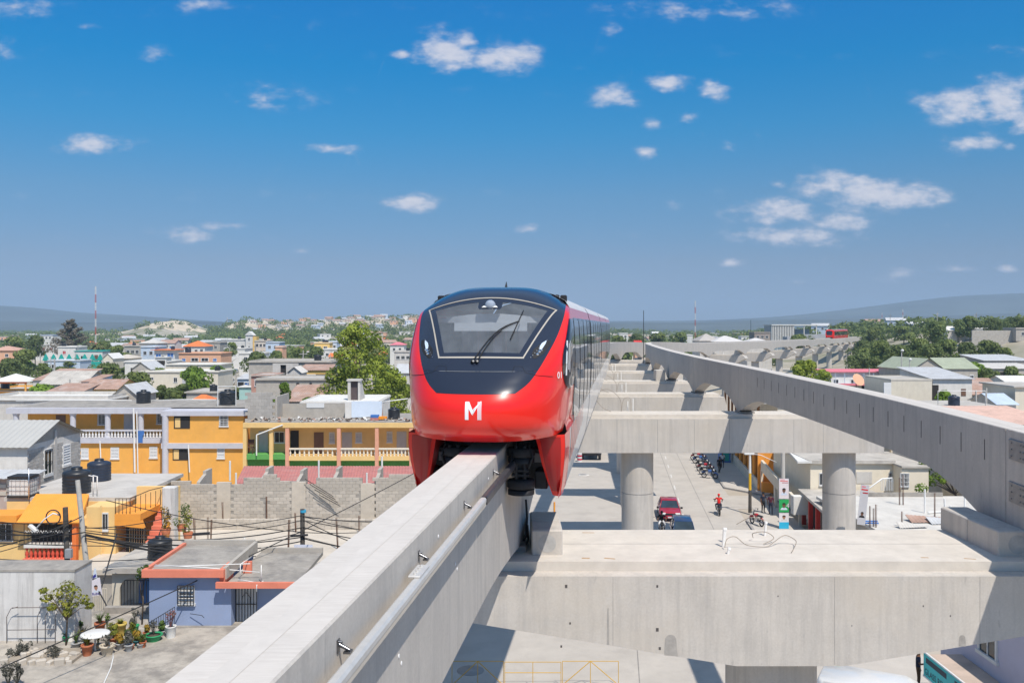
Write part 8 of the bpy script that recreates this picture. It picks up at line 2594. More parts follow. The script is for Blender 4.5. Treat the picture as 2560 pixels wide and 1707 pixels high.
for (px, py, lab) in ((1459, 1187, 'round manhole cover in the left lane beyond the pier'), (1176, 1676, 'round manhole cover beside the yellow barriers')):
 Yv = 35234/(py-812.0)
 t = thing('manhole_cover', lab, 'manhole', (PX(px, Yv), Yv, 0.013))
 b = MB(); b.lathe([(0.62, 0), (0.62, 0.012), (0.02, 0.013)], (0, 0, 0), 24); b.build('frame', WLINE if py < 1300 else KERB, t)
 b = MB(); b.lathe([(0.36, 0.013), (0.36, 0.02), (0.02, 0.021)], (0, 0, 0), 20); b.build('lid', KERB, t)

# -- cars
def car(label, loc, rz, paintm, suv=False, face=True, name='car', L=4.35, Wd=1.72, van=False):
 """front of the car points to -y in local space"""
 t = thing(name, label, 'van' if van else 'car', loc, rz)
 h = 2.35 if van else (1.72 if suv else 1.42)
 hb = 0.95 if (suv or van) else 0.80
 hw = Wd/2
 if van:
  prof = [(-2.3, 0.35), (-2.35, 0.85), (-2.2, 1.05), (-1.75, 1.2), (-1.0, 2.2), (-0.6, 2.34), (2.3, 2.34), (2.4, 2.2), (2.4, 0.35)]
  cab = None
 else:
  f = -L/2
  prof = [(f+0.05, 0.28), (f, 0.5), (f+0.08, 0.68), (f+0.35, hb-0.02), (f+1.15, hb+0.08), (-0.75 if not suv else -0.9, hb+0.10), (L/2-0.75 if not suv else L/2-0.2, hb+0.10), (L/2-0.1, hb+0.02), (L/2, 0.55), (L/2-0.05, 0.28)]
  cab = True
 # body: stations across the width, pulled in and rounded at the sides
 rows = []
 for u, k, dz in ((-1, 0.93, -0.10), (-0.94, 0.985, -0.035), (-0.8, 1.0, 0), (0, 1.0, 0.012), (0.8, 1.0, 0), (0.94, 0.985, -0.035), (1, 0.93, -0.10)):
  rows.append([(u*hw, y*k, z + (dz if z > 0.4 else 0)) for y, z in prof])
 b = MB(); b.grid(rows, 0, True)
 n = len(prof)
 b.add(rows[0], [tuple(range(n))]); b.add(rows[-1], [tuple(range(n-1, -1, -1))])
 b.add(rows[0]+rows[-1], [(0, n-1, 2*n-1, n)])
 body = b.build('body', paintm, t)
 if cab:
  z0, z1 = hb+0.06, h
  yw0, yw1, yr1, yr0 = -0.95 if not suv else -1.15, -0.35, (L/2-1.15 if not suv else L/2-0.45), (L/2-0.55 if not suv else L/2-0.12)
  b = MB()
  lo = [(-hw*0.90, yw0, z0), (hw*0.90, yw0, z0), (hw*0.92, yr0, z0), (-hw*0.92, yr0, z0)]
  hi = [(-hw*0.70, yw1, z1-0.03), (hw*0.70, yw1, z1-0.03), (hw*0.72, yr1, z1-0.03), (-hw*0.72, yr1, z1-0.03)]
  b.add(lo+hi, [(0, 1, 5, 4), (1, 2, 6, 5), (2, 3, 7, 6), (3, 0, 4, 7)])
  b.build('glasshouse', mat_glass('car_glass', (0.03, 0.05, 0.07)), t)
  b = MB(); r = [(-hw*0.72, yw1-0.03), (hw*0.72, yw1-0.03), (hw*0.74, yr1+0.03), (-hw*0.74, yr1+0.03)]
  b.add([(x, y, z1-0.035) for x, y in r]+[(x*0.9, y*0.9+0.03, z1+0.03) for x, y in r], [(0, 1, 5, 4), (1, 2, 6, 5), (2, 3, 7, 6), (3, 0, 4, 7), (4, 5, 6, 7)], 0, True)
  b.build('roof', paintm, t)
  for sg in (-1, 1):
   for (ya, yb_) in ((yw0, yw1), (lerp(yw0, yr0, .52), lerp(yw1, yr1, .52)), (yr0, yr1)):
    b = MB(); b.tube([(sg*hw*0.91, ya, z0), (sg*hw*0.715, yb_, z1-0.02)], 0.035, 5); b.build('pillar', paintm, t)
   b = MB(); b.bbox(sg*(hw+0.10)-0.09, sg*(hw+0.10)+0.09, yw0-0.02, yw0+0.1, z0-0.02, z0+0.12, 0.02); b.build('mirror', BLACK, t)
 else:
  b = MB(); b.add([(-hw*0.9, -1.72, 1.24), (hw*0.9, -1.72, 1.24), (hw*0.8, -1.02, 2.16), (-hw*0.8, -1.02, 2.16)], [(0, 1, 2, 3)]); b.build('windscreen', mat_glass('car_glass', (0.03, 0.05, 0.07)), t)
  for sg in (-1, 1):
   b = MB(); b.box(sg*hw*0.96-0.03, sg*hw*0.96+0.03, -1.0, 0.4, 1.3, 1.95); b.build('side_window', MATS['car_glass'], t)
 for sg in (-1, 1):
  for yv in (-L/2+0.82, L/2-0.85):
   b = MB(); b.lathe([(0.19, -0.1), (0.29, -0.1), (0.31, -0.06), (0.31, 0.06), (0.29, 0.1), (0.19, 0.1)], (0, 0, 0), 18)
   w = b.build('wheel', TYRE, t, (sg*(hw-0.09), yv, 0.31)); w.rotation_euler = (0, pi/2, 0)
   b = MB(); b.lathe([(0.19, -0.07), (0.19, 0.075), (0.05, 0.09), (0.02, 0.09)], (0, 0, 0), 14); b.build('rim', STEEL, w)
  fy = -L/2
  b = MB(); b.bbox(sg*hw*0.66-0.2, sg*hw*0.66+0.2, fy+0.01, fy+0.2, 0.58, 0.72, 0.03); b.build('headlight', mat('car_lamp', (0.75, 0.75, 0.72), 0.15, 0.05, 5, coat=1), t)
  b = MB(); b.bbox(sg*hw*0.75-0.14, sg*hw*0.75+0.14, L/2-0.12, L/2+0.01, 0.62, 0.78, 0.02); b.build('tail_light', mat('tail_red', (0.45, 0.02, 0.02), 0.2, 0.05, 5, coat=1), t)
 b = MB(); b.bbox(-0.42, 0.42, -L/2-0.01, -L/2+0.1, 0.56, 0.68, 0.02); b.build('grille', BLACK, t)
 b = MB(); b.bbox(-hw*0.92, hw*0.92, -L/2-0.03, -L/2+0.14, 0.30, 0.46, 0.03); b.build('bumper', paintm, t)
 b = MB(); b.box(-0.22, 0.22, -L/2-0.035, -L/2-0.031, 0.33, 0.44); b.build('number_plate', FRAME, t)
 return t
road_rz = -atan2(0.114, 1)
CRED = mat('car_crimson', (0.36, 0.012, 0.035), 0.3, 0.05, 1, spec=0.4, coat=0.8)
CBLU = mat('car_navy', (0.018, 0.045, 0.12), 0.3, 0.08, 1, spec=0.4, coat=0.8)
CWHT = mat('car_white', (0.72, 0.71, 0.69), 0.35, 0.05, 1, spec=0.4, coat=0.6)
car('crimson sedan driving towards us beside the round column', (12.95, 73.6, 0.02), road_rz, CRED)
car('dark blue estate car half hidden by the nearest pier cap', (12.35, 64.4, 0.02), road_rz, CBLU, suv=True)
car('white sport utility car parked in the far left street', (PX(575, 236), 236, hgt(PX(575, 236), 236)+0.02), 0.1, CWHT, suv=True)
car('dark car parked in the far left street below the white one', (PX(590, 196), 196, hgt(PX(590, 196), 196)+0.02), 0.1, CBLU)
car('pale grey car farther up the far left street', (PX(587, 300), 300, hgt(PX(587, 300), 300)+0.02), 0.1, mat('car_silver', (0.45, 0.46, 0.47), 0.3, 0.05, 1, coat=0.8))
car('white van below the nearest pier cap at the lower right', (14.2, 33.8, 0.02), radians(62), CWHT, van=True, name='van', L=4.7, Wd=1.95)
car('cream white car roof just entering the bottom edge', (PX(1660, 33), 32.4, 0.02), radians(20), mat('car_cream', (0.66, 0.61, 0.52), 0.4, 0.05, 1, coat=0.5), suv=True)
# open chassis truck far down the left lane
tk = thing('truck', 'dark truck front with big tyres in the left lane under the pier cap', 'truck', (9.2, 104, 0.02), road_rz)
b = MB(); b.bbox(-1.0, 1.0, 0, 1.2, 0.55, 1.1, 0.05); b.bbox(-0.95, 0.95, 1.2, 5.5, 0.7, 1.3, 0.05); b.build('chassis', UNDER, tk)
b = MB(); b.bbox(-1.05, 1.05, 0.6, 2.2, 1.3, 2.5, 0.1); b.build('cab', CWHT, tk)
b = MB(); b.box(-1.05, 1.05, -0.05, 0.0, 0.6, 0.85); b.build('bumper', IRON, tk)
for sg in (-1, 1):
 for yv in (0.6, 4.4):
  b = MB(); b.lathe([(0.25, -0.16), (0.46, -0.16), (0.5, -0.1), (0.5, 0.1), (0.46, 0.16), (0.25, 0.16)], (0, 0, 0), 18); w = b.build('wheel', TYRE, tk, (sg*1.0, yv, 0.5)); w.rotation_euler = (0, pi/2, 0)
dr = thing('traffic_drum', 'red and white striped traffic drum beside the left lane', 'barrel', (PX(1449, 103), 103, 0.012))
for k in range(5):
 b = MB(); b.cyl((0, 0, 0.2*k), (0, 0, 0.2*k+0.2), 0.28, n=14); b.build('band', mat('drum_red', (0.55, 0.03, 0.06), 0.5, 0.05, 3) if k % 2 else FRAME, dr)

# -- motorcycles
def torus(b, R, r, n=18, m=7):
 vs, fs = [], []
 for i in range(n):
  a = 2*pi*i/n
  for j in range(m):
   c = 2*pi*j/m
   vs.append((r*sin(c), (R+r*cos(c))*cos(a), (R+r*cos(c))*sin(a)))
 for i in range(n):
  for j in range(m):
   fs.append((i*m+j, ((i+1) % n)*m+j, ((i+1) % n)*m+(j+1) % m, i*m+(j+1) % m))
 b.add(vs, fs, 0, True)
def motorcycle(label, loc, rz, tank, group=None):
 """front points to -y"""
 t = thing('motorcycle', label, 'motorcycle', loc, rz, group)
 for yv in (-0.62, 0.62):
  b = MB(); torus(b, 0.25, 0.05); w = b.build('wheel', TYRE, t, (0, yv, 0.30))
  b = MB()
  for k in range(6):
   a = k*pi/6; b.cyl((0, -0.22*cos(a), -0.22*sin(a)), (0, 0.22*cos(a), 0.22*sin(a)), 0.008, n=4)
  b.cyl((-0.05, 0, 0), (0.05, 0, 0), 0.05, n=8); b.build('spokes', STEEL, w)
 b = MB(); b.tube([(0, -0.62, 0.30), (0, -0.42, 0.85), (0, -0.36, 0.98)], 0.035, 6); b.tube([(0, -0.40, 0.82), (0, 0.0, 0.45), (0, 0.62, 0.30)], 0.03, 6); b.tube([(0, -0.36, 0.85), (0, 0.2, 0.75), (0, 0.6, 0.72)], 0.025, 6); b.build('frame', IRON, t)
 b = MB(); b.tube([(-0.34, -0.28, 1.0), (-0.1, -0.36, 1.0), (0.1, -0.36, 1.0), (0.34, -0.28, 1.0)], 0.018, 6); b.cyl((0.28, -0.32, 1.0), (0.32, -0.34, 1.16), 0.01, n=4); b.cyl((-0.28, -0.32, 1.0), (-0.32, -0.34, 1.16), 0.01, n=4); b.bbox(0.28, 0.4, -0.36, -0.33, 1.14, 1.22, 0.01); b.bbox(-0.4, -0.28, -0.36, -0.33, 1.14, 1.22, 0.01); b.build('handlebar', IRON, t)
 b = MB(); b.bbox(-0.13, 0.13, -0.22, 0.16, 0.68, 0.90, 0.06); b.build('fuel_tank', tank, t)
 b = MB(); b.bbox(-0.13, 0.13, 0.14, 0.72, 0.74, 0.84, 0.04); b.build('seat', BLACK, t)
 b = MB(); b.bbox(-0.14, 0.14, -0.16, 0.2, 0.30, 0.60, 0.04); b.cyl((0.12, 0.0, 0.32), (0.16, 0.7, 0.34), 0.045, n=8); b.build('engine', STEEL, t)
 b = MB(); b.cyl((0, -0.50, 0.90), (0, -0.42, 0.90), 0.09, n=12); b.build('headlight', FRAME, t)
 b = MB(); b.tube([(0, -0.92, 0.42), (0, -0.80, 0.58), (0, -0.62, 0.64), (0, -0.45, 0.6)], 0.06, 6); b.tube([(0, 0.45, 0.62), (0, 0.62, 0.66), (0, 0.85, 0.56)], 0.06, 6); b.build('mudguard', tank, t)
 return t
MRED = mat('bike_red', (0.42, 0.02, 0.03), 0.35, 0.05, 3, coat=0.6)
MBLK = mat('bike_black', (0.03, 0.03, 0.035), 0.35, 0.05, 3, coat=0.6)
MBLU = mat('bike_blue', (0.05, 0.12, 0.35), 0.35, 0.05, 3, coat=0.6)
for k, (Yv, m, lab) in enumerate(((91.8, MBLU, 'blue parked motorcycle nearest in the kerbside row'), (93.8, MBLK, 'black parked motorcycle second in the kerbside row'), (96.2, MRED, 'red parked motorcycle third in the kerbside row'), (98.3, MBLK, 'black parked motorcycle fourth in the kerbside row'), (101.5, MBLU, 'blue parked motorcycle fifth in the kerbside row'), (104.0, MRED, 'red parked motorcycle at the far end of the kerbside row'))):
 motorcycle(lab, (kx(Yv)-0.75, Yv, 0.02), radians(55)+0.2*(k % 3), m)
motorcycle('dark red motorcycle parked on the pavement by the posters', (19.15, 69.8, 0.15), radians(200), MRED)
motorcycle('black motorcycle ridden by the person in red', (17.25, 74.4, 0.02), road_rz+pi, MBLK)
motorcycle('black motorcycle ridden between the crimson and the blue car', (11.35, 67.6, 0.02), road_rz+pi, MBLK)

# -- people: one continuous skinned body each
def person(label, loc, rz, pose, shirt, trousers, skin, hairm, cap=None, shoes=None, s=1.0):
 """faces -y. pose: joint overrides"""
 J = dict(pelvis=(0, 0, 0.95), belly=(0, 0.01, 1.10), chest=(0, 0, 1.30), neck=(0, 0.0, 1.48), chin=(0, -0.015, 1.55), head=(0, -0.02, 1.63), crown=(0, -0.01, 1.73),
             shl=(-0.19, 0, 1.42), ell=(-0.25, 0.02, 1.14), wrl=(-0.26, -0.06, 0.90), hal=(-0.26, -0.08, 0.82), shr=(0.19, 0, 1.42), elr=(0.25, 0.02, 1.14), wrr=(0.26, -0.06, 0.90), har=(0.26, -0.08, 0.82),
             hil=(-0.10, 0, 0.90), knl=(-0.11, -0.02, 0.50), anl=(-0.11, 0.02, 0.09), tol=(-0.12, -0.16, 0.04), hir=(0.10, 0, 0.90), knr=(0.11, -0.02, 0.50), anr=(0.11, 0.02, 0.09), tor=(0.12, -0.16, 0.04))
 J.update(pose)
 Rd = dict(pelvis=.15, belly=.135, chest=.155, neck=.058, chin=.068, head=.094, crown=.07, shl=.075, ell=.048, wrl=.034, hal=.036, shr=.075, elr=.048, wrr=.034, har=.036, hil=.10, knl=.065, anl=.045, tol=.038, hir=.10, knr=.065, anr=.045, tor=.038)
 E = [('pelvis', 'belly'), ('belly', 'chest'), ('chest', 'neck'), ('neck', 'chin'), ('chin', 'head'), ('head', 'crown'), ('chest', 'shl'), ('shl', 'ell'), ('ell', 'wrl'), ('wrl', 'hal'), ('chest', 'shr'), ('shr', 'elr'), ('elr', 'wrr'), ('wrr', 'har'), ('pelvis', 'hil'), ('hil', 'knl'), ('knl', 'anl'), ('anl', 'tol'), ('pelvis', 'hir'), ('hir', 'knr'), ('knr', 'anr'), ('anr', 'tor')]
 names = list(J)
 vs = [Vector(J[n]) for n in names]
 rad = [Rd[n] for n in names]
 es = [(names.index(a), names.index(c)) for a, c in E]
 for hnd, wr, sg in (('hal', 'wrl', -1), ('har', 'wrr', 1)):      # four fingers and a thumb
  h0, w0_ = Vector(J[hnd]), Vector(J[wr])
  d = (h0-w0_).normalized()
  sd_ = d.cross(Vector((1, 0, 0)))
  sd_ = sd_.normalized() if sd_.length > 0.1 else Vector((0, 1, 0))
  for q, (o_, ln) in enumerate(((-0.03, .075), (-0.01, .085), (0.01, .08), (0.03, .065))):
   a = len(vs); vs.append(h0+sd_*o_+d*0.045); rad.append(.010); vs.append(h0+sd_*o_*1.1+d*(0.03+ln)+Vector((-sg*0.015, 0, 0))); rad.append(.008)
   es += [(names.index(hnd), a), (a, a+1)]
  a = len(vs); vs.append(h0-d*0.01-sd_*0.045); rad.append(.011); vs.append(h0+d*0.03-sd_*0.06); rad.append(.009)
  es += [(names.index(hnd), a), (a, a+1)]
 me = bpy.data.meshes.new('person'); me.from_pydata([tuple(v) for v in vs], es, [])
 o = bpy.data.objects.new('person', me); COL.objects.link(o)
 md = o.modifiers.new('skin', 'SKIN'); o.modifiers.new('sub', 'SUBSURF').levels = 1
 o.modifiers['sub'].render_levels = 1
 sk = me.skin_vertices[0].data
 for i, r in enumerate(rad):
  sk[i].radius = (r, r*(0.78 if names[i] in ('pelvis', 'belly', 'chest') else 1.0) if i < len(names) else r)
  sk[i].use_root = (i == 0)
 bpy.context.view_layer.update()
 m2 = bpy.data.meshes.new_from_object(o.evaluated_get(bpy.context.evaluated_depsgraph_get()))
 bpy.data.objects.remove(o)
 m2.name = 'person'
 for m in (skin, shirt, trousers, shoes or BLACK):
  m2.materials.append(m)
 part_of = {}
 for nme in names:
  part_of[nme] = 1 if nme in ('belly', 'chest', 'shl', 'shr') else 2 if nme in ('pelvis', 'hil', 'hir', 'knl', 'knr') else 3 if nme in ('anl', 'anr', 'tol', 'tor') else 0
 pts = [(Vector(J[n]), part_of[n]) for n in names] + [((Vector(J['shl'])+Vector(J['ell']))/2, 1), ((Vector(J['shr'])+Vector(J['elr']))/2, 1), ((Vector(J['knl'])*0.45+Vector(J['anl'])*0.55), 2), ((Vector(J['knr'])*0.45+Vector(J['anr'])*0.55), 2)]
 for p in m2.polygons:
  c = p.center
  p.material_index = min(pts, key=lambda q: (q[0]-c).length_squared)[1]
  p.use_smooth = True
 o = put('person', m2, None, loc, rz, s)
 tag(o, label, 'person', kind='thing')
 hd = Vector(J['head'])
 b = MB(); b.lathe([(0.102, -0.02), (0.108, 0.03), (0.095, 0.09), (0.05, 0.125), (0.01, 0.132)], (hd.x, hd.y+0.015, hd.z), 12); b.build('cap' if cap else 'hair', cap or hairm, o)
 b = MB(); b.add([(hd.x-0.014, hd.y-0.085, hd.z-0.03), (hd.x+0.014, hd.y-0.085, hd.z-0.03), (hd.x, hd.y-0.115, hd.z-0.025), (hd.x, hd.y-0.09, hd.z+0.015)], [(0, 1, 2), (0, 2, 3), (1, 3, 2)]); b.build('nose', skin, o)
 return o
SKN = mat('brown_skin', (0.17, 0.085, 0.05), 0.6, 0.05, 8)
SKL = mat('light_brown_skin', (0.34, 0.18, 0.11), 0.6, 0.05, 8)
HAIR = mat('dark_hair', (0.012, 0.010, 0.009), 0.7, 0.2, 8)
C_NAVY = mat('navy_cloth', (0.025, 0.03, 0.055), 0.9, 0.1, 6)
C_BLK = mat('black_cloth', (0.018, 0.018, 0.02), 0.9, 0.1, 6)
C_RED = mat('red_cloth', (0.68, 0.02, 0.015), 0.85, 0.06, 6)
C_MAR = mat('maroon_cloth', (0.10, 0.02, 0.035), 0.9, 0.1, 6)
C_BRN = mat('brown_cloth', (0.12, 0.065, 0.03), 0.9, 0.1, 6)
C_WHT = mat('white_cloth', (0.6, 0.6, 0.6), 0.9, 0.06, 6)
C_JEA = mat('jeans_cloth', (0.045, 0.06, 0.10), 0.9, 0.12, 6)
RIDE = dict(pelvis=(0, 0.10, 0.92), belly=(0, 0.08, 1.06), chest=(0, 0.02, 1.26), neck=(0, -0.02, 1.44), chin=(0, -0.05, 1.51), head=(0, -0.06, 1.59), crown=(0, -0.05, 1.69), shl=(-0.19, 0.02, 1.38), ell=(-0.30, -0.12, 1.18), wrl=(-0.30, -0.27, 1.06), hal=(-0.30, -0.31, 1.04), shr=(0.19, 0.02, 1.38), elr=(0.30, -0.12, 1.18), wrr=(0.30, -0.27, 1.06), har=(0.30, -0.31, 1.04),
   hil=(-0.11, 0.08, 0.88), knl=(-0.23, -0.28, 0.78), anl=(-0.20, -0.02, 0.40), tol=(-0.20, -0.17, 0.34), hir=(0.11, 0.08, 0.88), knr=(0.23, -0.28, 0.78), anr=(0.20, -0.02, 0.40), tor=(0.20, -0.17, 0.34))
person('motorcycle rider in a bright red shirt and red helmet', (17.25, 74.4, 0.02), road_rz+pi, RIDE, C_RED, C_JEA, SKN, HAIR, C_RED)
person('motorcycle rider in a black vest and white trousers between the cars', (11.35, 67.6, 0.02), road_rz, {**RIDE}, C_BLK, C_WHT, SKN, HAIR)
person('person in dark clothes standing left beside the poster pole', (20.95, 74.4, 0.15), 0.4, dict(elr=(0.28, -0.1, 1.16), wrr=(0.20, -0.30, 1.12), har=(0.17, -0.36, 1.13)), C_NAVY, C_BLK, SKN, HAIR)
person('person in a maroon shirt standing right beside the poster pole', (21.35, 73.6, 0.15), 2.6, {}, C_MAR, C_NAVY, SKN, HAIR)
person('person in black walking past the parked motorcycles', (21.9, 94.2, 0.15), 0.2, dict(knl=(-0.11, -0.16, 0.52), anl=(-0.11, -0.06, 0.12), tol=(-0.12, -0.22, 0.08), anr=(0.11, 0.22, 0.12), tor=(0.12, 0.06, 0.04)), C_BLK, C_BLK, SKN, HAIR)
person('person in a white top and dark trousers near the blue booth', (23.0, 97.5, 0.15), 3.0, {}, C_WHT, C_NAVY, SKN, HAIR)
person('person in a navy shirt and brown trousers below the teal sign', (17.45, 38.3, 0.15), 1.2, dict(ell=(-0.36, -0.04, 1.22), wrl=(-0.46, -0.22, 1.30), hal=(-0.50, -0.30, 1.32)), C_NAVY, C_BRN, SKN, HAIR)
bo = thing('booth', 'blue kiosk booth at the far end of the pavement', 'booth', (24.3, 101.5, 0.15))
b = MB(); b.bbox(-0.6, 0.6, 0, 1.2, 0, 2.1, 0.05); b.build('body', BLUEP, bo)
b = MB(); b.bbox(-0.68, 0.68, -0.1, 1.3, 2.1, 2.25, 0.03); b.build('roof', BLUEW, bo)
b = MB(); b.box(-0.4, 0.4, -0.02, 0, 0.2, 1.9); b.build('door', TEAL, bo)

# -- lamp post and poster pole
lp = thing('street_lamp', 'tall street lamp with a yellow and black painted foot', 'street lamp', (19.85, 74.4, 0.15))
for z0, z1, m in ((0, 1.9, POLEW), (1.9, 3.3, mat('yellow_post_paint', (0.70, 0.42, 0.03), 0.6, 0.1, 3)), (3.3, 4.85, WHTP)):
 b = MB(); b.cyl((0, 0, z0), (0, 0, z1), 0.15-0.012*z0, 0.15-0.012*z1, 12); b.build('shaft', m, lp)
b = MB(); b.bbox(-0.5, 0.35, -0.14, 0.14, 4.85, 5.02, 0.05); b.build('lamp_head', WHTP, lp)
b = MB(); b.tube([(0.2, 0, 4.9), (0.9, 0, 4.8), (2.2, 0, 4.2)], 0.03, 6); b.build('arm', PVC, lp)
pp = thing('utility_pole', 'concrete pole covered with election posters on the right pavement', 'pole', (20.9, 68.8, 0.15))
b = MB(); b.cyl((0, 0, 0), (0, 0, 6.0), 0.19, 0.15, 12); b.build('shaft', POLEC, pp)
def board(label, z0, z1, skin, shirt, bg, w=0.74, extra=None):
 t = thing('poster', label, 'poster', (20.9-w/2, 68.55, z0))
 portrait(t, w, z1-z0, skin, shirt, bg)
 if extra:
  extra(t, w, z1-z0)
 return t
def bars(t, w, h):
 for k, (u0, u1, v, m) in enumerate(((0.1, 0.9, 0.86, C_RED), (0.3, 0.95, 0.78, MATS['tail_red']), (0.1, 0.6, 0.93, PINK))):
  b = MB(); b.box(w*u0, w*u1, -0.006, -0.003, h*v, h*v+h*0.03); b.build('printed_line', m, t)
board('top white election poster with a capped man on the pole', 2.45, 4.0, SKN, SHIRT, mat('poster_rose', (0.74, 0.66, 0.66), 0.6, 0.06, 3), extra=bars)
def four(t, w, h):
 tm = mcol(text_mesh('4', h*0.5), FRAME); put('printed_number', tm, t, (w*0.72, -0.02, h*0.35))
board('green election poster with a bearded man below the top one', 1.42, 2.40, SKN, SHIRT, mat('poster_green', (0.03, 0.36, 0.10), 0.6, 0.08, 3), extra=four)
board('small white election poster low on the pole', 0.62, 1.36, SKL, C_WHT, mat('poster_white', (0.72, 0.68, 0.69), 0.6, 0.05, 3))
b = MB(); b.box(0, 0.74, 0, 0.01, 0, 0.5); o = b.build('poster', mat('poster_cyan', (0.03, 0.42, 0.66), 0.6, 0.05, 3), None, (20.53, 68.53, 0.16)); tag(o, 'cyan poster at the foot of the poster pole', 'poster', kind='thing')
lpst = thing('poster', 'tall tilted pale poster leaning beside the right column', 'poster', (PX(2142, 47.5), 47.5, PZ(1310, 47.5)))
portrait(lpst, 0.42, 2.15, SKN, C_BLK, mat('poster_grey', (0.55, 0.53, 0.53), 0.6, 0.06, 3)); bars(lpst, 0.42, 2.15)
lpst.rotation_euler = (0, radians(6), radians(-8))

# -- arcade building with orange columns
AB = thing('arcade_building', 'arcaded street building with orange columns and a white roof slab', 'building', (23.3, 84.5, 0.15), road_rz)
AL = 26.0
b = MB(); b.box(1.8, 12, 0, AL, -0.2, 8.2); b.build('wall', CREAMW, AB)
b = MB(); b.box(-0.5, 12.2, -0.3, AL+0.3, 8.2, 8.5); b.build('roof_slab', SLABW, AB)
b = MB(); b.box(-0.3, 1.8, 0, AL, 3.6, 3.95); b.build('gallery_slab', PALE, AB)
b = MB(); b.box(-0.1, 0.1, 0, AL, 0, 0.95); b.build('low_wall', CREAMW, AB)
for k in range(9):
 yv = 0.4+k*(AL-0.8)/8
 b = MB(); b.cyl((0.25, yv, 0), (0.25, yv, 3.6), 0.24, n=12); b.build('column', ORA2, AB)
 b = MB(); b.cyl((0.1, yv, 3.95), (0.1, yv, 8.2), 0.13, n=8); b.build('post', mat('brown_post', (0.30, 0.14, 0.06), 0.7, 0.15, 3), AB)
 if k < 8:
  b = MB(); b.box(1.75, 1.79, yv+0.6, yv+2.4, 0.1, 2.9); b.build('shop_opening', MATS['dark_opening'], AB)
b = MB(); b.box(-0.05, 1.8, -0.25, -0.05, 0, 3.6); b.build('end_pier', ORA2, AB)
b = MB(); b.box(1.9, 6.0, -0.15, -0.02, 2.2, 4.0); b.build('peach_panel', PEACH, AB)
b = MB(); b.box(2.2, 5.6, -0.2, -0.16, 0.1, 2.0); b.build('garage_opening', MATS['dark_opening'], AB)
b = MB(); b.box(0.2, 1.4, -1.2, -0.3, 0, 0.9); b.build('planter_box', ORA2, AB)
# -- beige building with barred window
CREAM2 = mat('warm_cream_render', (0.76, 0.68, 0.54), 0.88, 0.06, 1.2, dirt=0.15, dirtcol=(0.55, 0.47, 0.36), streak=0.12)
BB = thing('house', 'beige flat roofed house with a barred window beside the right column', 'house', (PX(1990, 71), 71, 0.15))
bxx = lambda px, Y=71: PX(px, Y)-BB.location.x
b = MB(); b.box(bxx(2026), bxx(2232), 0, 10, 0, 4.65); b.build('wall', CREAM2, BB)
b = MB(); b.box(bxx(2232), bxx(2298), -1.6, 6, 0, 4.55); b.build('front_bay', CREAM2, BB)
b = MB(); b.box(bxx(2020), bxx(2235), -0.3, 10.2, 4.65, 4.9); b.box(bxx(2230), bxx(2302), -1.8, 6.2, 4.552, 4.7); b.build('roof_slab', SLAB, BB)
b = MB(); b.add([(bxx(2026), 0, 1.4), (bxx(1960, 84), 13, 1.4), (bxx(1960, 84), 13, 4.6), (bxx(2026), 0, 4.6)], [(0, 1, 2, 3)]); b.add([(bxx(2026)+.2, 0.01, 1.4), (bxx(1960, 84)+.2, 13, 1.4), (bxx(1960, 84)+.2, 13, 4.6), (bxx(2026)+.2, 0.01, 4.6)], [(3, 2, 1, 0)]); b.build('side_wall', CREAM2, BB)
b = MB(); b.add([(bxx(1990), -0.4, 4.7), (bxx(2026), -0.4, 4.7), (bxx(1975, 84), 13, 4.7), (bxx(1945, 84), 13, 4.7), (bxx(1990), -0.4, 4.86), (bxx(2026), -0.4, 4.86), (bxx(1975, 84), 13, 4.86), (bxx(1945, 84), 13, 4.86)], [(0, 1, 5, 4), (3, 0, 4, 7), (4, 5, 6, 7), (3, 2, 1, 0)]); b.build('eave', SLABW, BB)
for px0, px1, y0, y1, Yd, yo, kd in ((2141, 2180, 1179, 1208, 71, -0.005, 'b'), (2048, 2062, 1181, 1213, 71, -0.005, 'w'), (2250, 2271, 1182, 1216, 69.4, -1.605, 'w'), (2222, 2229, 1180, 1203, 71, -0.005, 'w')):
 z0, z1 = PZ(y1, Yd)-0.15, PZ(y0, Yd)-0.15
 x = (PX(px0, Yd)+PX(px1, Yd))/2-BB.location.x
 if kd == 'b':
  b = MB(); b.box(-0.62, 0.62, -0.03, 0, 0, z1-z0); b.build('boarded_window', PALE, BB, (x, yo, z0))
 else:
  opening(BB, kd, x, yo, z0, (px1-px0)*Yd/F, z1-z0)
 if px0 == 2250:
  grille(BB, x, yo-0.1, z0, (px1-px0)*Yd/F, z1-z0, 6, 3, FRAME)
b = MB(); b.tube([(bxx(2160, 66), -5, 3.3), (bxx(2205, 67), -4, 4.1), (bxx(2232, 67), -3.9, 4.15)], 0.05, 6)
for k in range(8):
 b.cyl((bxx(lerp(2203, 2232, k/7), 67), -4, 3.2), (bxx(lerp(2203, 2232, k/7), 67), -4, 4.1), 0.025, n=5)
b.build('white_railing', PVC, BB)
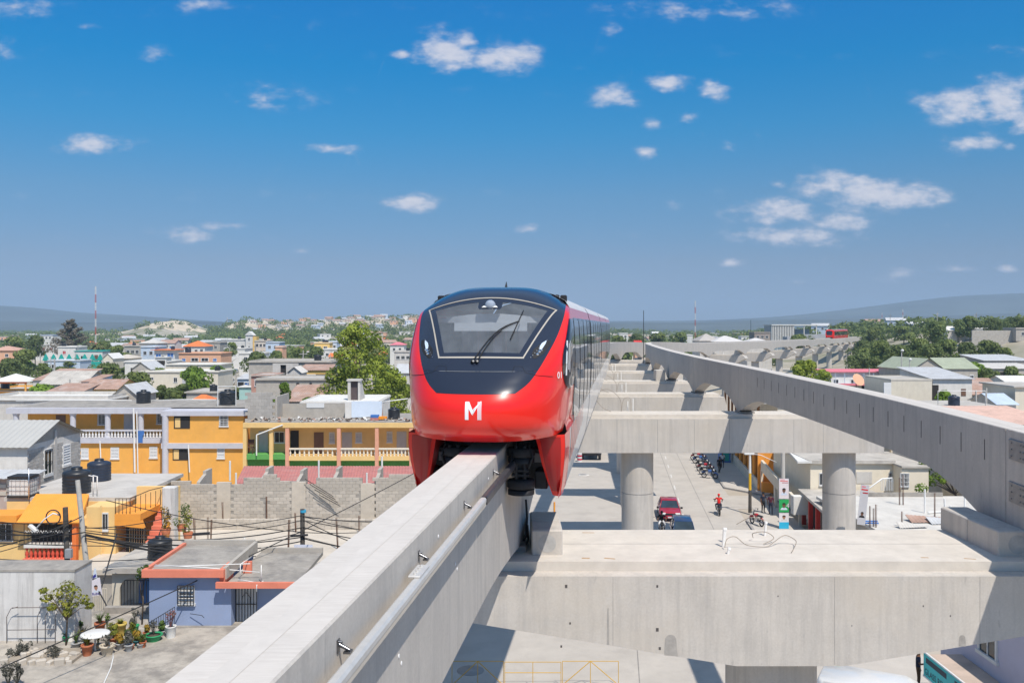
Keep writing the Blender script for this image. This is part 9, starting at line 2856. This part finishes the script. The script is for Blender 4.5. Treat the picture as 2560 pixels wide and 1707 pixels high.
# sloping parapet and red pillared shop
SP = thing('shop', 'small beige corner shop with red pillars below the sloping parapet', 'shop', (21.9, 62.5, 0.15), road_rz)
b = MB(); b.box(0.6, 5.5, 0, 8.5, 0, 2.4); b.build('wall', CREAMW, SP)
b = MB(); b.box(-0.1, 5.6, -0.1, 8.6, 2.4, 2.6); b.build('roof_slab', SLAB, SP)
for k in range(4):
 b = MB(); b.box(0.0, 0.3, 0.2+k*2.4, 0.5+k*2.4, 0, 2.4); b.build('pillar', mat('red_pillar', (0.45, 0.03, 0.02), 0.6, 0.1, 3), SP)
 if k < 3:
  b = MB(); b.box(0.55, 0.59, 0.6+k*2.4, 2.5+k*2.4, 0.1, 2.1); b.build('shop_opening', MATS['dark_opening'], SP)
b = MB(); b.box(0.7, 5.0, -0.04, 0, 0.2, 2.1); b.build('shutter', PALE, SP)
pr = thing('stair_parapet', 'long sloping beige parapet descending behind the poster pole', 'parapet', (0, 0, 0))
A, B_ = Vector(at(1902, 1175, 84)), Vector(at(1985, 1275, 70))
b = MB(); dv = Vector((0.25, 0.1, 0)); hh = Vector((0, 0, 0.95))
b.add([tuple(A), tuple(B_), tuple(B_+hh), tuple(A+hh), tuple(A+dv), tuple(B_+dv), tuple(B_+dv+hh), tuple(A+dv+hh)], [(0, 1, 2, 3), (4, 7, 6, 5), (3, 2, 6, 7), (1, 5, 6, 2), (0, 3, 7, 4), (0, 4, 5, 1)]); b.build('wall', CREAMW, pr)
b = MB(); b.bbox(B_.x-0.3, B_.x+0.95, 69.2, 69.9, B_.z-0.2, B_.z+1.25, 0.03); b.build('sign_box', SLABW, pr)
for k, (ax, ay, az) in enumerate(((A.x+.1, 84, A.z), ((A.x+B_.x)/2, 77, (A.z+B_.z)/2), (B_.x+.3, 69.5, B_.z-0.2))):
 b = MB(); b.box(ax-0.1, ax+0.1, ay-0.1, ay+0.1, 0, az+0.05); b.build('post', CREAMW, pr)
# -- flat roof with starter bars and tin sheets
FR = thing('house', 'low house with a cluttered bare roof right of the beige house', 'house', (22.6, 53.5, 0.1))
b = MB(); b.box(0, 14, 0, 12, -0.2, 2.9); b.build('wall', BLOCK, FR)
b = MB(); b.box(-0.2, 14.2, -0.2, 12.2, 2.9, 3.1); b.build('roof_slab', mat('pale_bare_roof', (0.60, 0.57, 0.52), 0.95, 0.12, 0.8, dirt=0.5, dirtcol=(0.44, 0.40, 0.36)), FR)
b = MB(); b.box(3.0, 9.0, 11.9, 12.1, 3.1, 3.4); b.build('parapet', SLABD, FR)
ZR = 3.2
def onroof(px, py):
 Yv = F*(CAM_Z-ZR)/(py-812.0)
 return (PX(px, Yv), Yv, ZR)
for px, py, s, lab in ((2190, 1318, 0.75, 0), (2184, 1316, 0.6, 0), (2337, 1298, 0.9, 0), (2255, 1316, 0.5, 0), (2249, 1262, 1.0, 0), (2258, 1262, 1.1, 0), (2175, 1318, .7, 0)):
 o = put('starter_bars', rb_me, None, onroof(px, py), 0.5, (1, 1, s)); tag(o, 'rusty starter bars on the cluttered right hand roof', 'steel bars', 'starter bars on the right roof', 'thing')
for px, py, h in ((2312, 1282, 1.6), (2364, 1296, 1.3), (2371, 1300, 0.8), (2376, 1297, 0.85), (2387, 1297, 0.7), (2397, 1299, 0.35), (2411, 1312, 0.9), (2412, 1278, 1.0)):
 p_ = onroof(px, py); b = MB(); b.cyl((0, 0, 0), (-0.08 if px == 2364 else 0, 0, h), 0.06, n=8); o = b.build('vent_pipe', PVC, None, p_); tag(o, 'white pipe standing on the cluttered right hand roof', 'pipe', 'pipes on the right roof', 'thing')
b = MB(); p_ = onroof(2320, 1285); q_ = onroof(2412, 1278); b.cyl((p_[0], p_[1], ZR+0.12), (q_[0], q_[1], ZR+0.12), 0.05, n=8); o = b.build('roof_pipe', PVC); tag(o, 'long white pipe lying across the cluttered right hand roof', 'pipe', kind='thing')
for k, (px, py) in enumerate(((2152, 1308), (2154, 1313))):
 p_ = onroof(px, py); b = MB(); b.cyl((0, 0, 0.15), (1.1, 0.1, 0.12), 0.05, n=8); o = b.build('roof_pipe', BLUEP, None, p_); tag(o, ['upper', 'lower'][k] + ' blue pipe lying on the cluttered right hand roof', 'pipe', kind='thing')
for k, (px, py, w, d, m) in enumerate(((2280, 1308, 2.6, 1.0, RUST), (2330, 1312, 2.2, 0.9, ZINC), (2250, 1322, 1.8, 0.5, PALE))):
 p_ = onroof(px, py); b = MB(); corrug(b, ((0, 0, 0.05), (w, 0.1, 0.12), (w, d, 0.15), (0, d, 0.35)), 10, 0.03); o = b.build('tin_sheet', m, None, p_); tag(o, ['rusty tin sheet propped on the right hand roof', 'pale tin sheet on the right hand roof near the pipes', 'small grey sheet at the edge of the right hand roof'][k], 'tin sheet', kind='thing')
# rough wall and the small bright tree
b = MB(); b.box(PX(2298, 76), PX(2460, 76), 76, 76.4, 0, 5.0); o = b.build('rough_wall', mat('rough_white_wall', (0.46, 0.45, 0.43), 0.95, 0.2, 1.0, dirt=0.7, dirtcol=(0.26, 0.25, 0.23), bump=0.4)); tag(o, 'rough grey white wall behind the small bright tree', 'wall', kind='thing')
bt2 = thing('tree', 'small bright green tree with bare branches under the right beam', 'tree', (PX(2390, 70), 70, 0.8))
b = MB(); lb = MB()
b.tube([(0, 0, 0), (0, 0, 1.6), (-0.2, 0, 2.0)], 0.09, 7, r1=0.06)
for (x, z, r) in ((-2.6, 4.2, 0.32), (-2.4, 3.5, 0.38), (-2.0, 3.9, 0.38), (-1.6, 3.2, 0.40), (-1.9, 2.6, 0.36), (-2.2, 3.0, 0.4), (-0.9, 3.3, 0.36), (-1.2, 2.8, 0.3), (-0.6, 3.0, 0.25), (0.5, 2.2, 0.3), (-2.7, 2.9, 0.3), (0.2, 2.6, 0.25)):
 b.tube([(-0.1, 0, 1.7), (x*0.55, 0, lerp(1.8, z, .6)), (x, 0, z)], 0.04, 5, r1=0.012); leaf_blob(lb, rng, (x, rng.uniform(-.3, .3), z), r, 90, 0.16, 0.75)
b.build('trunk', BARK, bt2); lb.build('crown', LEAF_L, bt2)
tb2 = thing('shrub', 'low bright shrub at the foot of the rough wall', 'shrub', (PX(2303, 67), 67, 3.2))
lb = MB(); leaf_blob(lb, rng, (0, 0, 0.35), 0.5, 160, 0.16, 0.8); lb.build('foliage', LEAF_L, tb2)
water_tank('black ribbed water tank beyond the right beam', (PX(2385, 76), 76, PZ(1013, 76)), 0.62, 'b')
WT = thing('tank_house', 'small house carrying the black tank beyond the right beam', 'house', (PX(2385, 76), 74.8, 0))
b = MB(); b.box(-3.2, 3.4, 0, 6, -0.2, PZ(1013, 76)-0.2); b.build('wall', WHT, WT); b = MB(); b.box(-3.4, 3.6, -0.2, 6.2, PZ(1013, 76)-0.2, PZ(1013, 76)); b.build('roof_slab', SLAB, WT)
b = MB(); b.tube([(-1.8, 0.3, PZ(1013, 76)), (-1.8, 0.3, PZ(975, 76)), (2.2, 0.3, PZ(975, 76)), (2.2, 0.3, PZ(1013, 76))], 0.03, 5); o = b.build('pipe_frame', PVC, WT)
# small poles right of the beam
for px, y0, y1, Yv, lab in ((2254, 880, 945, 120, 'lamp post with a round white head behind the pink trimmed house'), (2274, 902, 935, 130, 'short lamp post left of the green roofed house'), (2466, 970, 1040, 82, 'grey pole in front of the rusty roof'), (2173, 920, 970, 112, 'thin pole before the pink trimmed house'), (2440, 975, 1030, 84, 'thin white pipe pole right of the black tank')):
 t = thing('pole', lab, 'pole', (PX(px, Yv), Yv, 0)); b = MB(); b.cyl((0, 0, 0), (0, 0, PZ(y0, Yv)), 0.09, 0.07, 8); b.build('shaft', POLEC, t)
 if 'lamp' in lab:
  b = MB(); b.lathe([(0.05, 0), (0.2, 0.12), (0.22, 0.25), (0.12, 0.36), (0.02, 0.4)], (0.1, 0, PZ(y0, Yv)), 10); b.build('lamp_head', WHTP, t)
dsh = thing('dish', 'salmon coloured satellite dish before the pink trimmed house', 'satellite dish', (PX(2142, 108), 108, 0)); b = MB(); b.lathe([(0.05, 0), (0.5, 0.12), (0.8, 0.35)], (0, 0, 0), 18); o = b.build('reflector', PEACH, dsh, (0, 0, PZ(952, 108))); o.rotation_euler = (radians(60), 0, radians(20)); b = MB(); b.cyl((0, 0.2, 0), (0, 0.2, PZ(952, 108)), 0.05, n=6); b.build('pole', IRON, dsh)
# -- lilac building with the teal sign at the lower right corner
LL = mat('lilac_wall', (0.52, 0.50, 0.60), 0.85, 0.06, 1.0, dirt=0.1, dirtcol=(0.42, 0.40, 0.46))
GB = thing('shop_building', 'pale lilac shop building at the lower right with a teal sign', 'shop', (17.3, 22, 0))
b = MB(); b.box(0, 14, 0, 14.0, -0.2, 5.4); b.build('wall', LL, GB)
b = MB(); b.box(-1.35, -0.02, 0.5, 12.3, 2.95, 3.15); b.build('canopy', mat('canopy_buff', (0.50, 0.40, 0.33), 0.9, 0.12, 1.2, dirt=0.3), GB)
b = MB(); b.box(-1.45, -1.36, 0.5, 7.9, 2.45, 3.25); b.build('dark_fascia', CONC_DK, GB)
b = MB(); b.box(-0.06, 0.0, 9.2, 11.4, 0.2, 2.4); b.build('shop_opening', MATS['dark_opening'], GB)
for yv in (6.2, 10.4):
 o = opening(GB, 'w', -0.005, yv, 3.75, 1.3, 1.1, radians(-90))
sgn = thing('shop_sign', 'teal shop sign with dark lettering on the lilac building canopy', 'sign', (17.3-1.50, 22, 2.4))
TEALS = mat('sign_teal', (0.02, 0.42, 0.44), 0.5, 0.06, 3)
b = MB(); b.box(-0.02, 0.03, 8.0, 12.2, 0, 0.86); b.build('panel', TEALS, sgn)
b = MB(); b.box(-0.03, 0.035, 7.95, 12.25, -0.06, -0.001); b.box(-0.03, 0.035, 7.95, 12.25, 0.861, 0.91); b.build('border', FRAME, sgn)
INK = mat('sign_ink', (0.02, 0.04, 0.06), 0.6, 0.05, 4)
for y0, txt, sz, z in ((12.1, '', 0.30, 0.50), (12.1, 'GLASS REY', 0.33, 0.10), (9.9, '', 0.30, 0.50), (9.9, 'GLASS REY', 0.33, 0.10)):
 if txt != 'GLASS REY':
  b = MB(); b.box(-0.026, -0.021, y0-1.7, y0-0.1, z+0.04, z+0.24); b.build('printed_band', INK, sgn); continue
 tm = mcol(text_mesh(txt, sz), INK); o = put('lettering', tm, sgn, (-0.026, y0, z)); o.rotation_euler = (0, 0, radians(-90))
# -- yellow folding barriers on the street
YBAR = mat('yellow_barrier_paint', (0.62, 0.36, 0.04), 0.6, 0.1, 4)
def barrier(label, x, Y, w, kind):
 t = thing('barrier', label, 'barrier', (x, Y, 0.014))
 h = 1.1
 b = MB()
 for (p, q) in (((0, 0), (0, h)), ((w, 0), (w, h)), ((0, h), (w, h)), ((0, 0.08), (w, 0.08))):
  b.cyl((p[0], 0, p[1]), (q[0], 0, q[1]), 0.015, n=6)
 b.build('frame', YBAR, t)
 b = MB()
 if kind:
  b.cyl((w/2, 0, h), (0.05, 0, 0.1), 0.018, n=6); b.cyl((w/2, 0, h), (w-0.05, 0, 0.1), 0.018, n=6); b.cyl((w/2, 0, h), (w/2, 0, 0.1), 0.016, n=6)
 else:
  b.cyl((w/2, 0, 0.08), (w/2, 0, h), 0.016, n=6); b.cyl((0, 0, h*0.58), (w, 0, h*0.58), 0.016, n=6)
 b.build('brace', YBAR, t)
 for xx in (0.0, w):
  b = MB(); b.box(xx-0.03, xx+0.03, -0.25, 0.25, 0, 0.03); b.build('foot', YBAR, t)
YQ = 39.0
barrier('left yellow street barrier with crossed braces, partly in shade', PX(1130, YQ), YQ, 2.25, True)
barrier('middle yellow street barrier with a horizontal bar', PX(1262, YQ), YQ-0.1, 2.45, False)
barrier('right yellow street barrier with crossed braces', PX(1406, YQ), YQ, 2.45, True)
bo2 = thing('bollard', 'short orange bollard on the street behind the beam', 'bollard', (PX(1386, 74), 74, 0.014))
b = MB(); b.cyl((0, 0, 0), (0, 0, 1.1), 0.08, n=10); b.build('post', ORA2, bo2); b = MB(); b.cyl((0, 0, 0), (0, 0, 0.06), 0.2, n=12); b.build('base', ORA2, bo2)
# ================================================================ air
hb = MB(); hb.box(-6000, 6000, -400, 5700, -20, 163)
hz = hb.build('haze', None)
hz.data.materials.clear()
hm = bpy.data.materials.new('haze_air'); hm.use_nodes = True
ht = hm.node_tree; ht.nodes.clear()
ho = ht.nodes.new('ShaderNodeOutputMaterial'); hv = ht.nodes.new('ShaderNodeVolumePrincipled')
hv.inputs['Color'].default_value = (0.60, 0.80, 1.0, 1)
hv.inputs['Density'].default_value = 2.2e-4
hv.inputs['Anisotropy'].default_value = 0.0
ht.links.new(hv.outputs[0], ho.inputs['Volume'])
hz.data.materials.append(hm)
tag(hz, 'thin blue air between the town and the mountains', 'haze', kind='stuff')
